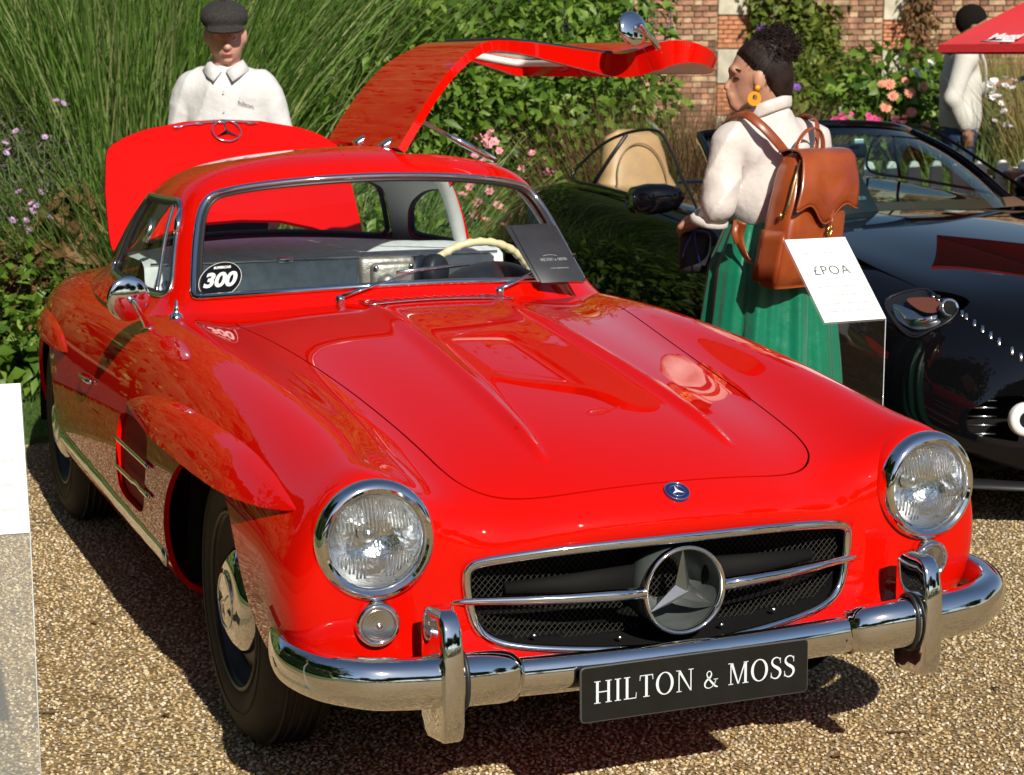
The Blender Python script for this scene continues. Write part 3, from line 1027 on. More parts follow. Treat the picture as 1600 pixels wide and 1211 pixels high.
for sx in (-1, 1):
    P = [(sx * x, y, .492) for x, y in ((.09, -.812), (.16, -.803), (.25, -.787), (.34, -.763), (.42, -.737), (.455, -.728), (.485, -.72))]
    V, F = sweep(P, [(.013, .0135), (.013, .0135), (.012, .012), (.011, .0105), (.010, .009), (.009, .008), (.007, .006)], 12)
    mk('cross_bar', V, F, CHROME, GR)
    P = [(sx * x, y, .505) for x, y in ((.08, -.74), (.2, -.735), (.36, -.71))]
    V, F = sweep(P, [(.02, .03), (.02, .024), (.015, .012)], 12)
    mk('bar_fairing', V, F, BLACK, GR)
for x in (-.30, -.12, .12, .26):
    p = np.array([x, -.79 + .35 * x * x * 1.2, .376 + .22 * x * x])
    V, F = lathe([(.0001, .006), (.004, .006), (.006, .002), (.006, -.002)], 10, p + np.array([0, .028, .006]), (0, -1, .5))
    mk('screw', V, F, CHROME_SOFT, GR)
# nose badge
bpos = Vector((0.0, -.783, .687))
# find the nose surface along the centre line
cl = hull(np.linspace(12, 16, 200), np.full(200, 12.0))
kk = np.argmin(np.abs(cl[:, 1] + .772))
bpos = Vector(cl[kk])
tn = Vector(cl[kk + 2] - cl[kk - 2]).normalized()
bn = Vector((1, 0, 0)).cross(tn).normalized()
if bn.z < 0:
    bn = -bn
BM_ = frame(bpos + bn * .001, (1, 0, 0), bn)
BADGE = bpy.data.objects.new('nose_badge', None)
link(BADGE, CAR)
V, F = lathe([(.0001, .004), (.0255, .004), (.0275, .0025), (.0275, -.004)], 36)
mk('enamel_disc', xf(V, BM_), F, NAVY, BADGE)
V, F = sweep([(.0165 * math.cos(t), .0165 * math.sin(t), .0045) for t in np.linspace(0, 2 * PI, 33)[:-1]], .0012, 6, closed=True)
mk('inner_ring', xf(V, BM_), F, CHROME, BADGE)
V, F = sweep([(.0262 * math.cos(t), .0262 * math.sin(t), .004) for t in np.linspace(0, 2 * PI, 33)[:-1]], .0014, 6, closed=True)
mk('outer_ring', xf(V, BM_), F, CHROME, BADGE)
V, F = star_mesh(.0155, .25, .15)
mk('star', [tuple(BM_ @ Vector((-v[0], v[1] , v[2] + .0045))) for v in V], [f[::-1] for f in F], LETTER, BADGE, smooth=False)

# ---- bumper and overriders
BUMP = bpy.data.objects.new('front_bumper', None)
link(BUMP, CAR)
def super_sweep(P, rad, n=28, e=.75, hint=(0, 0, 1)):
    P = np.asarray(P, float)
    T = np.gradient(P, axis=0)
    T /= np.linalg.norm(T, axis=1)[:, None]
    V = []
    for i in range(len(P)):
        sd = np.cross(T[i], hint)
        sd /= np.linalg.norm(sd)
        uu = np.cross(sd, T[i])
        for j in range(n):
            t = 2 * PI * j / n
            c, s = math.cos(t), math.sin(t)
            V.append(P[i] + sd * rad[i][0] * math.copysign(abs(c) ** e, c) + uu * rad[i][1] * math.copysign(abs(s) ** e, s))
    F = [[i * n + j, i * n + (j + 1) % n, (i + 1) * n + (j + 1) % n, (i + 1) * n + j] for i in range(len(P) - 1) for j in range(n)]
    F.append(list(range(n))[::-1])
    F.append([(len(P) - 1) * n + j for j in range(n)])
    return V, F
for sx in (-1, 1):
    ctl = [(.790,-.53,.408),(.805,-.60,.407),(.812,-.67,.405),(.806,-.735,.402),(.775,-.80,.397),(.73,-.835,.392),(.68,-.857,.387),(.60,-.865,.382),(.54,-.866,.379),(.47,-.86,.374),(.43,-.85,.368),(.405,-.838,.361),(.392,-.832,.358)]
    P = smooth_poly(ctl, 4, closed=False)
    n = len(P)
    t = np.linspace(0, 1, n)
    rh = np.interp(t, [0, .03, .15, .5, .72, .86, .95, 1], [.02, .034, .044, .051, .053, .052, .044, .042])
    rd = np.interp(t, [0, .03, .2, .7, .9, 1], [.012, .022, .034, .042, .04, .032])
    P = P * np.array([sx, 1, 1])
    V, F = super_sweep(P, list(zip(rd, rh)), e=.85)
    if sx > 0:
        F = F
    mk('outer_section', V, F, CHROME, BUMP, angle=50)
    V, F = sweep([(sx * .516, -.866 + .043 * math.cos(t), .378 + .060 * math.sin(t)) for t in np.linspace(0, 2 * PI, 33)[:-1]], .0045, 6, hint=(1, 0, 0), closed=True)
    mk('joint_beading', V, F, GASKET, BUMP)
    V, F = sweep([(sx * .392, -.832 + .034 * math.cos(t), .358 + .046 * math.sin(t)) for t in np.linspace(0, 2 * PI, 33)[:-1]], .0035, 6, hint=(1, 0, 0), closed=True)
    mk('joint_beading', V, F, CHROME_SOFT, BUMP)
    # overrider: upright blade with a narrow flat face and flaring flanks
    lev = [(.262,-.850,.012,.5),(.266,-.866,.019,.75),(.276,-.876,.0215,.9),(.30,-.883,.022,1),(.36,-.886,.022,1),(.42,-.884,.0215,1),(.46,-.879,.021,.97),(.49,-.871,.020,.9),(.508,-.862,.019,.8),(.519,-.850,.017,.65),(.524,-.838,.012,.45)]
    V = []
    for z, yf, a, w in lev:
        half = [(0, 0), (a * .6, 0), (a * .88, .0015), (a, .006), (a + .002, .02), (a + .006, .038), (a + .011, .056), (a + .010, .075), (0, .082)]
        ring = half + [(-x, y) for x, y in half[-2:0:-1]]
        for x, y in ring:
            V.append((sx * .548 + x, yf - .036 + y * 1.35 * w, z))
    n = 16
    F = [[i * n + j, i * n + (j + 1) % n, (i + 1) * n + (j + 1) % n, (i + 1) * n + j] for i in range(len(lev) - 1) for j in range(n)]
    F += [list(range(n))[::-1], [(len(lev) - 1) * n + j for j in range(n)]]
    mk('overrider', V, F, CHROME, BUMP, angle=48)
    V, F = rbox((.05, .22, .03), .006, 1)
    mk('bumper_iron', xf(V, Matrix.Translation((sx * .46, -.72, .35))), F, BLACK, BUMP)
P = np.stack([np.linspace(-.392, .392, 25), -.832 - .022 * (1 - (np.linspace(-1, 1, 25)) ** 2), np.full(25, .356)], 1)
V, F = super_sweep(P, [(.028, .039)] * 25, e=.85)
mk('centre_section', V, F, CHROME, BUMP, angle=50)
for x in (.335, .35, .365):
    V, F = lathe([(.0001, .001), (.003, .001), (.003, -.002)], 8, (x, -.862, .352), (0, -1, 0))
    mk('rivet_hole', V, F, BLACK, BUMP)

# ---- show plate with serif lettering
PLATE = bpy.data.objects.new('show_plate', None)
PLATE.matrix_local = frame((-.008, -.888, .3195), (1, .0, .0), (0, -1, .02))
link(PLATE, CAR)
bmv, bmf = [], []
rp = round_poly([(-.26, -.0555), (.26, -.0555), (.26, .0555), (-.26, .0555)], .009, 4)
k = len(rp)
V = [(x, y, .003) for x, y in rp] + [(x, y, -.003) for x, y in rp]
F = [list(range(k)), list(range(2 * k - 1, k - 1, -1))] + [[i, i + k, (i + 1) % k + k, (i + 1) % k] for i in range(k)]
mk('plate_panel', V, F, PLATEBLACK, PLATE, smooth=False)
V, F = sweep([(x, y, .0) for x, y in rp], .0032, 6, closed=True)
mk('plate_edge', V, F, mat('dark grey edge', (.06, .06, .06), rough=.5), PLATE)
V, F = rbox((.22, .05, .03), .004, 1)
mk('plate_bracket', xf(V, Matrix.Translation((0, .02, -.02))), F, BLACK, PLATE)
# serif glyphs: unit cap height, returns list of polygons
def gl_stroke(p, w):
    p = np.asarray(p, float)
    w = np.asarray(w, float) if not np.isscalar(w) else np.full(len(p), w)
    T = np.gradient(p, axis=0)
    T /= np.linalg.norm(T, axis=1)[:, None] + 1e-9
    Nn = np.stack([-T[:, 1], T[:, 0]], 1)
    L, R_ = p + Nn * w[:, None] / 2, p - Nn * w[:, None] / 2
    return [[tuple(R_[i]), tuple(R_[i + 1]), tuple(L[i + 1]), tuple(L[i])] for i in range(len(p) - 1)]
def rc(x0, y0, x1, y1):
    return [[(x0, y0), (x1, y0), (x1, y1), (x0, y1)]]
def serif(x, y, w=.26, h=.035):
    return rc(x - w / 2, y, x + w / 2, y + h) if y < .5 else rc(x - w / 2, y - h, x + w / 2, y)
TK, TN = .12, .05
def glyph(c):
    P = []
    if c == 'H':
        for x in (.15, .67):
            P += rc(x - TK / 2, .03, x + TK / 2, .97) + serif(x, 0, .29) + serif(x, 1, .29)
        P += rc(.2, .48, .62, .53)
        return P, .82
    if c == 'I':
        return rc(.15 - TK / 2, .03, .15 + TK / 2, .97) + serif(.15, 0, .29) + serif(.15, 1, .29), .30
    if c == 'L':
        P = rc(.15 - TK / 2, .03, .15 + TK / 2, .97) + serif(.15, 1, .29) + rc(.0, 0, .58, .04) + [[(.545, .03), (.58, .03), (.60, .26), (.575, .26)]]
        return P, .61
    if c == 'T':
        P = rc(.32 - TK / 2, .03, .32 + TK / 2, .97) + serif(.32, 0, .3) + rc(.01, .96, .63, 1.0)
        P += [[(.01, .97), (.0, .76), (.025, .76), (.05, .97)], [(.63, .97), (.64, .76), (.615, .76), (.59, .97)]]
        return P, .64
    if c == 'O':
        n = 36
        o = [(.42 + .42 * math.cos(2 * PI * i / n), .5 + .52 * math.sin(2 * PI * i / n)) for i in range(n)]
        q = [(.42 + .29 * math.cos(2 * PI * i / n), .5 + .475 * math.sin(2 * PI * i / n)) for i in range(n)]
        return [[o[i], o[(i + 1) % n], q[(i + 1) % n], q[i]] for i in range(n)], .84
    if c == 'N':
        P = rc(.13 - TN / 2, .03, .13 + TN / 2, .97) + serif(.13, 0, .24) + rc(.70 - TN / 2, 0.0, .70 + TN / 2, .97) + serif(.70, 1, .24) + serif(.09, 1, .2)
        P += [[(.05, 1.0), (.19, 1.0), (.725, .0), (.675, .0)]]
        return P, .84
    if c == 'M':
        P = rc(.14 - TN / 2, .03, .14 + TN / 2, .97) + serif(.14, 0, .24) + rc(.86 - TK / 2, .03, .86 + TK / 2, .97) + serif(.86, 0, .29) + serif(.12, 1, .22) + serif(.88, 1, .24)
        P += [[(.11, 1.0), (.24, 1.0), (.53, .0), (.47, .0)], [(.80, 1.0), (.87, 1.0), (.53, .0), (.48, .0)]]
        return P, 1.0
    if c == 'S':
        ctl = [(.49, .78), (.43, .93), (.27, .985), (.11, .90), (.08, .74), (.18, .60), (.33, .50), (.46, .38), (.48, .20), (.36, .04), (.2, .015), (.07, .10), (.03, .26)]
        p = smooth_poly(ctl, 5, False)
        w = np.interp(np.linspace(0, 1, len(p)), [0, .12, .25, .38, .52, .65, .8, .9, 1], [.03, .045, .07, .11, .14, .11, .06, .045, .03])
        return gl_stroke(p, w) + rc(.475, .70, .505, .96) + rc(.015, .05, .045, .3), .54
    if c == '&':
        ctl = [(.74, .46), (.66, .22), (.50, .05), (.30, -.01), (.12, .07), (.08, .26), (.20, .44), (.38, .58), (.47, .74), (.42, .90), (.31, .93), (.21, .84), (.22, .68), (.34, .48), (.52, .26), (.68, .08), (.84, .01)]
        p = smooth_poly(ctl, 4, False)
        w = np.interp(np.linspace(0, 1, len(p)), [0, .2, .3, .42, .55, .65, .75, .9, 1], [.04, .045, .09, .11, .05, .05, .06, .12, .06])
        return gl_stroke(p, w) + rc(.60, .44, .86, .475), .88
    return [], .34
def serif_text(s, h, gap=.13, sizes=None):
    polys = []
    x = 0
    for i, c in enumerate(s):
        k = .82 if c == '&' else 1.0
        P, adv = glyph(c)
        for p in P:
            polys.append([(x + a * k, b * k) for a, b in p])
        x += adv * k + (gap if c != ' ' else .0)
    return [[((a - (x - gap) / 2) * h, (b - .5) * h) for a, b in p] for p in polys], (x - gap) * h
def letter_parts(s, h, parent, M, mt, gap, depth, width):
    x = 0
    w = serif_text(s, h, gap)[1]
    sc = width / w
    for c in s:
        k = .82 if c == '&' else 1.0
        P, adv = glyph(c)
        mb = MB()
        for p in P:
            p = [((x + a * k) * h - w / 2, (b * k - .5) * h) for a, b in p]
            ar = sum(p[i][0] * p[(i + 1) % len(p)][1] - p[(i + 1) % len(p)][0] * p[i][1] for i in range(len(p)))
            p = p if ar > 0 else p[::-1]
            mb.add([tuple(M @ Vector((a * sc, b, depth))) for a, b in p], [list(range(len(p)))])
        x += adv * k + (gap if c != ' ' else .0)
        if P:
            mb.build('letter', mt, parent, smooth=False, angle=None)
def letters(name, s, h, parent, M, mt, gap=.13, depth=.0012, width=None):
    polys, w = serif_text(s, h, gap)
    sc = 1.0 if width is None else width / w
    mb = MB()
    for p in polys:
        ar = sum(p[i][0] * p[(i + 1) % len(p)][1] - p[(i + 1) % len(p)][0] * p[i][1] for i in range(len(p)))
        if ar < 0:
            p = p[::-1]
        mb.add([tuple(M @ Vector((a * sc, b, depth))) for a, b in p], [list(range(len(p)))])
    return mb.build(name, mt, parent, smooth=False, angle=None)
letter_parts('HILTON & MOSS', .046, PLATE, Matrix.Translation((-.002, .004, .0032)), LETTER, .13, .001, .462)

# ---- wheels
def wheel(x, y, sx):
    e = bpy.data.objects.new('wheel', None)
    e.location = (x, y, .335)
    link(e, CAR)
    ax = (sx, 0, 0)
    V, F = lathe([(.20, -.075), (.23, -.085), (.29, -.088), (.315, -.075), (.332, -.055), (.335, 0), (.332, .055), (.315, .075), (.29, .088), (.255, .090), (.23, .085), (.205, .072), (.198, .055)], 72, (0, 0, 0), ax)
    t = mk('tyre', V, F, RUBBER, e)
    mb = MB()
    for k in range(-2, 3):
        mb.add(*sweep([(k * .022 * 1.0, .3365 * math.cos(q), .3365 * math.sin(q)) for q in np.linspace(0, 2 * PI, 73)[:-1]], [(.0065, .003)] * 72, 6, hint=(1, 0, 0), closed=True))
    kind(mb.build('tread_ribs', RUBBER, t), 'stuff')
    V, F = sweep([(sx * .089, .262 * math.cos(q), .262 * math.sin(q)) for q in np.linspace(0, 2 * PI, 73)[:-1]], .004, 6, hint=(1, 0, 0), closed=True)
    mk('sidewall_bead', V, F, RUBBER, t)
    V, F = lathe([(.215, .068), (.212, .080), (.203, .082), (.198, .070), (.192, .045), (.182, .035), (.165, .045), (.145, .055), (.12, .058), (.05, .055), (.0001, .055)], 56, (0, 0, 0), ax)
    r = mk('rim', V, F, STEEL, e)
    mb = MB()
    V, F = sweep([(sx * .080, .207 * math.cos(q), .207 * math.sin(q)) for q in np.linspace(0, 2 * PI, 73)[:-1]], .006, 8, hint=(1, 0, 0), closed=True)
    mk('trim_ring', V, F, STEEL, r)
    V, F = lathe([(.128, .052), (.127, .066), (.118, .078), (.10, .090), (.082, .097), (.076, .0965), (.07, .100), (.045, .106), (.0001, .109)], 56, (0, 0, 0), ax)
    h = mk('hub_cap', V, F, CHROME, e)
    V, F = star_mesh(.05, .22, .12)
    mk('star', xf(V, frame((sx * .108, 0, 0), (0, 1, 0), (sx, 0, 0))), F, CHROME, h, smooth=False)
    V, F = sweep([(sx * .1025, .064 * math.cos(q), .064 * math.sin(q)) for q in np.linspace(0, 2 * PI, 49)[:-1]], .0025, 6, hint=(1, 0, 0), closed=True)
    mk('hub_ring', V, F, CHROME, h)
wheel(-.668, .0, -1)
wheel(.668, .0, 1)
wheel(-.672, 2.40, -1)
wheel(.672, 2.40, 1)

# ---- wing eyebrows over the wheels
def brow(ctl, sx, pmax):
    """half-moon blister: ctl rows (y, lower lip z, upper edge z)"""
    C_ = smooth_poly(ctl, 8, False)
    n, k = len(C_), 14
    V = []
    for i in range(n):
        y, zl, zu = C_[i]
        t = i / (n - 1)
        env = max(math.sin(PI * t), 0) ** .5
        pr = pmax * min(1.0, max(zu - zl, 0) / .085) ** .75
        for j in range(k + 1):
            s = j / k
            if s < .74:
                q = s / .74
                z = zu + (zl - zu) * q
                out = pr * math.sin(q * PI / 2) ** .34
            else:
                q = (s - .74) / .26
                z = zl + .006 * math.sin(q * PI) * env
                out = pr * (1 - q * 1.6)
            pp, _ = side_at(y, z, sx)
            V.append((pp[0] + sx * (out - .002), y, z))
    F = []
    for i in range(n - 1):
        for j in range(k):
            q = [i * (k + 1) + j, (i + 1) * (k + 1) + j, (i + 1) * (k + 1) + j + 1, i * (k + 1) + j + 1]
            F.append(q if sx < 0 else q[::-1])
    return mk('wing_eyebrow', V, F, RED, CAR, angle=50)
FB_ = [(.862,.667,.668),(.80,.667,.686),(.70,.667,.708),(.578,.664,.728),(.384,.657,.745),(.192,.652,.753),(-.066,.651,.750),(-.249,.654,.742),(-.41,.661,.724),(-.50,.668,.708),(-.565,.676,.696),(-.61,.683,.686)]
RB_ = [(2.86,.648,.650),(2.78,.650,.672),(2.64,.652,.708),(2.45,.652,.728),(2.2,.652,.730),(2.0,.655,.712),(1.90,.66,.69),(1.83,.666,.668)]
for sx in (-1, 1):
    brow(FB_, sx, .041)
    brow(RB_, sx, .026)

# ---- side vents, sill trims
for sx in (-1, 1):
    e = bpy.data.objects.new('side_vent', None)
    link(e, CAR)
    V, F = [], []
    ys, zs = np.linspace(.54, 1.0, 14), np.linspace(.38, .66, 10)
    for y in ys:
        for z in zs:
            p, n = side_at(y, z, sx)
            V.append(p - n * .016)
    F = grid_faces(14, 10, flip=(sx > 0))
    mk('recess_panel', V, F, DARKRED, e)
    for zc in (.556, .480):
        P = []
        for y in np.linspace(.515, .94, 14):
            p, n = side_at(y, zc, sx)
            P.append(p + n * .007)
        rr = [(.004, .0075)] * 14
        rr[0] = rr[-1] = (.003, .005)
        V, F = sweep(P, rr, 8)
        mk('vent_bar', V, F, CHROME, e)
    P = []
    for y in np.linspace(.43, 1.99, 40):
        p, n = side_at(y, .335 + .028 * (y - .4), sx)
        P.append(p + n * .004)
    V, F = sweep(P, [(.006, .021)] * 40, 10)
    mk('sill_trim', V, F, CHROME, CAR)
    # lower front edge lip of the wing beside the wheel
p, n = side_at(1.44, .642, -1)
V, F = sweep([p + n * .002 + np.array([0, -.08, 0]), p + n * .014 + np.array([0, -.07, 0]), p + n * .016, p + n * .014 + np.array([0, .07, 0]), p + n * .002 + np.array([0, .08, 0])], [(.004, .007)] * 5, 8)
mk('door_handle', V, F, CHROME, CAR)
# washer jet / aerial stub at the wing
p, n = top_at(-.660, .925)
V, F = lathe([(.020, -.004), (.019, .006), (.010, .012), (.007, .020), (.009, .026), (.005, .030), (.004, .045), (.0001, .048)], 20, p, (0, 0, 1))
mk('aerial_stub', V, F, CHROME, CAR)

# ---- wipers
def wiper(px, tip, mid):
    e = bpy.data.objects.new('wiper', None)
    link(e, CAR)
    b, _ = top_at(px, .765)
    b = b + np.array([0, 0, .012])
    V, F = lathe([(.014, -.02), (.014, .004), (.010, .012), (.0001, .014)], 16, b, (0, -.3, 1))
    mk('pivot', V, F, CHROME, e)
    tip, mid = np.array(tip), np.array(mid)
    V, F = sweep([b + np.array([0, 0, .006]), b + (mid - b) * .3 + np.array([0, -.004, .006]), b + (mid - b) * .65, mid], [(.009, .007), (.0075, .005), (.006, .004), (.005, .0035)], 8)
    mk('arm', V, F, CHROME, e)
    d = tip - mid
    V, F = sweep([mid - d * .45, mid, tip], [(.003, .005), (.004, .007), (.003, .005)], 6)
    mk('blade', V, F, CHROME_SOFT, e)
def cpt(v, u, off):
    P, n = cab_pts(np.array([(v, u)]), off)
    return P[0]
wiper(-.245, cpt(.75, 1.22, .016), cpt(-.05, 1.10, .020))
wiper(.225, cpt(3.1, 1.32, .042), cpt(2.5, 1.18, .046))
# ---- cowl vent with wire slats
VENTG = bpy.data.objects.new('cowl_vent', None)
link(VENTG, CAR)
V = []
for x in np.linspace(-.20, .20, 15):
    for y in (.672, .735):
        p, n = top_at(x, y)
        V.append(p + n * .002)
mk('vent_panel', V, grid_faces(15, 2, flip=True), RED, VENTG)
for i in range(15):
    x = -.195 + i * .028
    pts = []
    for a, b in ((x, .738), (x + .012, .715), (x + .022, .69), (x + .03, .674)):
        p, n = top_at(a, b)
        pts.append(p + n * .005)
    V, F = sweep(pts, .0017, 6)
    mk('slat', V, F, CHROME_SOFT, VENTG)
for yy in (.673, .738):
    pts = []
    for x in np.linspace(-.2, .2 + (.03 if yy < .7 else 0), 16):
        p, n = top_at(x, yy)
        pts.append(p + n * .004)
    V, F = sweep(pts, .002, 6)
    mk('vent_rail', V, F, CHROME_SOFT, VENTG)

def print_row(width, h, seed):
    """a line of print too small to read: word-length dashes"""
    r = random.Random(seed)
    mb = MB()
    x = -width / 2
    while x < width / 2:
        w = min(h * r.uniform(1.2, 4.5), width / 2 - x)
        mb.add([(x, -h / 2, 0), (x + w, -h / 2, 0), (x + w, h / 2, 0), (x, h / 2, 0)], [[0, 1, 2, 3]])
        x += w + h * .8
    return mb.V, mb.F
# ---- round show sticker in the windscreen corner
STK = bpy.data.objects.new('windscreen_sticker', None)
cpos, cn = cab_pts(np.array([(-2.98, 1.27)]), -.002)
du_ = cpt(-2.88, 1.27, 0) - cpt(-3.08, 1.27, 0)
STK.matrix_local = frame(cpos[0], du_, -cn[0] if cn[0][1] > 0 else cn[0])
link(STK, CAR)
k = 40
V = [(.066 * math.cos(2 * PI * i / k), .062 * math.sin(2 * PI * i / k), 0) for i in range(k)]
mk('disc', V, [list(range(k))], PLATEBLACK, STK, smooth=False)
V, F = sweep([(x * .97, y * .97, .0006) for x, y, z in V], .0009, 4, closed=True)
mk('white_border', V, F, WHITEPRINT, STK)
V, F = text_mesh('300', .066, 0, .0026, .1, .98)
mk('number', [(x, y - .002, .0015) for x, y, z in V], F, WHITEPRINT, STK, smooth=False)
V, F = text_mesh('SUPERCAR', .011, 0, .0006)
mk('upper_print', [(x, y + .042, .0012) for x, y, z in V], F, WHITEPRINT, STK, smooth=False)
V, F = print_row(.052, .0045, 5)
kind(mk('lower_print', [(x, y - .046, .0012) for x, y, z in V], F, mat('gold print', (.6, .45, .2), rough=.5), STK, smooth=False), 'stuff')

# ---- cabin interior
V, F = rbox((1.24, .30, .05), .02, 2)
DASH = []
for i in range(21):
    x = -.60 + 1.2 * i / 20
    yb = .80 + .55 * (abs(x) ** 2.2)
    for y, z in ((yb, .905), (yb + .10, .918), (yb + .20, .915), (yb + .25, .895), (yb + .26, .82), (yb + .22, .70)):
        DASH.append((x, y + .03, z))
mk('dashboard', DASH, grid_faces(21, 6, flip=True), DARKTRIM, CAR)
V = []
n = 16
for i in range(13):
    t = i / 12
    x = .16 + .34 * t
    for j in range(n + 1):
        a = PI * j / n
        r = .075 * (math.sin(PI * min(max(t, .04), .96)) ** .4)
        V.append((x, 1.02 + .10 * math.cos(a) + .15 * t, .905 + r * math.sin(a)))
mk('instrument_hood', V, grid_faces(13, n + 1, flip=True), DARKTRIM, CAR)
# dash-top mirror seen from behind, and its round bracket
e = bpy.data.objects.new('dash_mirror', None)
e.matrix_local = Matrix.Translation((-.02, 1.03, .962)) @ Matrix.Scale(1.25, 4) @ Matrix.Rotation(.0, 4, 'Z')
link(e, CAR)
V, F = rbox((.135, .03, .085), .012, 3)
mk('housing', V, F, CASTMETAL, e)
V, F = rbox((.105, .03, .06), .012, 3)
mk('back_cover', xf(V, Matrix.Translation((.008, -.015, .0))), F, CASTMETAL, e)
for x, z in ((-.035, .02), (.05, .022), (-.035, -.022), (.05, -.02)):
    V, F = lathe([(.006, 0), (.006, .006), (.0001, .007)], 8, (x, -.03, z), (0, -1, 0))
    mk('bolt', V, F, CHROME_SOFT, e)
V, F = lathe([(.02, 0), (.018, .02), (.012, .03), (.0001, .03)], 16, (-.012, -.03, -.012), (0, -1, 0))
mk('knuckle', V, F, CASTMETAL, e)
V, F = sweep([(-.06, .0, -.08), (-.03, -.02, -.04), (-.012, -.035, -.012)], .010, 8)
mk('stem', V, F, CASTMETAL, e)
V, F = lathe([(.02, -.05), (.045, -.05), (.048, -.03), (.043, -.028), (.043, .0), (.048, .004), (.048, .03), (.04, .04), (.0001, .04)], 32, (.125, 1.05, .965), (.6, -.8, .1))
mk('dash_clock', V, F, DARKTRIM, CAR)
# steering wheel
SW = bpy.data.objects.new('steering_wheel', None)
swc = Vector((.345, 1.27, .835))
swa = Vector((0, 1, .33)).normalized()
SW.matrix_local = frame(swc, (1, 0, 0), swa)
link(SW, CAR)
V, F = sweep([(.205 * math.cos(t), .205 * math.sin(t), .002 * math.cos(t * 40)) for t in np.linspace(0, 2 * PI, 121)[:-1]], [.0125 + .0016 * math.cos(i * 2 * PI * 36 / 120) for i in range(120)], 10, closed=True)
mk('rim', V, F, CREAM, SW)
for a in (.0, PI):
    V, F = sweep([(.03 * math.cos(a), .0, -.02), (.2 * math.cos(a), .0, 0)], [(.012, .006), (.009, .005)], 8)
    mk('spoke', V, F, CHROME_SOFT, SW)
V, F = lathe([(.0001, .01), (.03, .008), (.04, 0), (.035, -.03), (.03, -.2)], 24, (0, 0, -.02), (0, 0, 1))
mk('boss', V, F, CREAM, SW)
# tub: floor, rear bulkhead, parcel shelf, side walls, seats
mb = MB()
mb.box((0, 1.5, .30), (1.2, 1.9, .04))
mk('cabin_floor', mb.V, mb.F, GREYTRIM, CAR, smooth=False)
V, F = [], []
for i in range(17):
    x = -.60 + 1.20 * i / 16
    yb = 1.63 + .0 * abs(x)
    for y, z in ((yb - .02, .32), (yb, .80), (yb + .02, .945), (yb + .06, .962), (yb + .50 - .2 * x * x, .955), (yb + .90 - 1.3 * x * x, .945)):
        V.append((x * (1 - .30 * max(0, y - 2.1)), y, z))
mk('rear_bulkhead', V, grid_faces(17, 6), GREYTRIM, CAR, angle=30)
V, F = sweep([(x, 1.652, .952) for x in np.linspace(-.58, .58, 16)], .005, 6)
mk('bulkhead_rail', V, F, CHROME_SOFT, CAR)
V, F = rbox((.05, .02, .018), .004, 1)
mk('rail_catch', xf(V, Matrix.Translation((-.15, 1.645, .952))), F, CHROME_SOFT, CAR)
for sx in (-1, 1):
    mb = MB()
    mb.box((sx * .61, 1.45, .58), (.05, 1.05, .56))
    mk('side_trim_panel', mb.V, mb.F, PALETRIM, CAR, smooth=False)
    e = bpy.data.objects.new('seat', None)
    e.location = (sx * .30, 1.28, .30)
    link(e, CAR)
    V, F = rbox((.44, .46, .14), .05, 3)
    mk('cushion', V, F, GREYTRIM, e)
    V, F = rbox((.42, .12, .40), .05, 3)
    mk('backrest', xf(V, Matrix.Translation((0, .22, .25)) @ Matrix.Rotation(-.2, 4, 'X')), F, GREYTRIM, e)
# lining of the cabin dome: same surface set inwards
A, F, fl = clip(CA, CF, -cab_windows(CA) + .004)
A, F, fl = clip(A, F, -f_door(A))
keep = A[:, 6] > .75
A, F, fl = clip(A, F, .8 - A[:, 6])
back = np.clip((A[:, 1] - 1.7) / .1, 0, 1)
mk('roof_lining', A[:, :3] - A[:, 3:6] * .021, [f[::-1] for f in F], mat('grey headlining', (.48, .48, .46), rough=.8), CAR, -A[:, 3:6])
# pale pillar edge of the raised door's opening
for (va, ua, vb, ub) in ((8.72, .3, 8.66, 5.5), ):
    q = np.array([(va + (vb - va) * t, ua + (ub - ua) * t) for t in np.linspace(0, 1, 24)])
    P, n = cab_pts(q, -.022)
    V, F = sweep(P, [(.026, .024)] * 24, 10, hint=n)
    mk('door_post', V, F, PALETRIM, CAR)
q = np.array([(4.2, .9 + 3.2 * t) for t in np.linspace(0, 1, 16)])
P, n = cab_pts(q, -.026)
V, F = sweep(P, [(.02, .016)] * 16, 8, hint=n)
mk('screen_pillar_lining', V, F, WHITETRIM, CAR)
q = np.array([(26 - 4.12, .9 + 3.0 * t) for t in np.linspace(0, 1, 16)])
P, n = cab_pts(q, -.026)
V, F = sweep(P, [(.02, .016)] * 16, 8, hint=n)
mk('screen_pillar_lining', V, F, WHITETRIM, CAR)

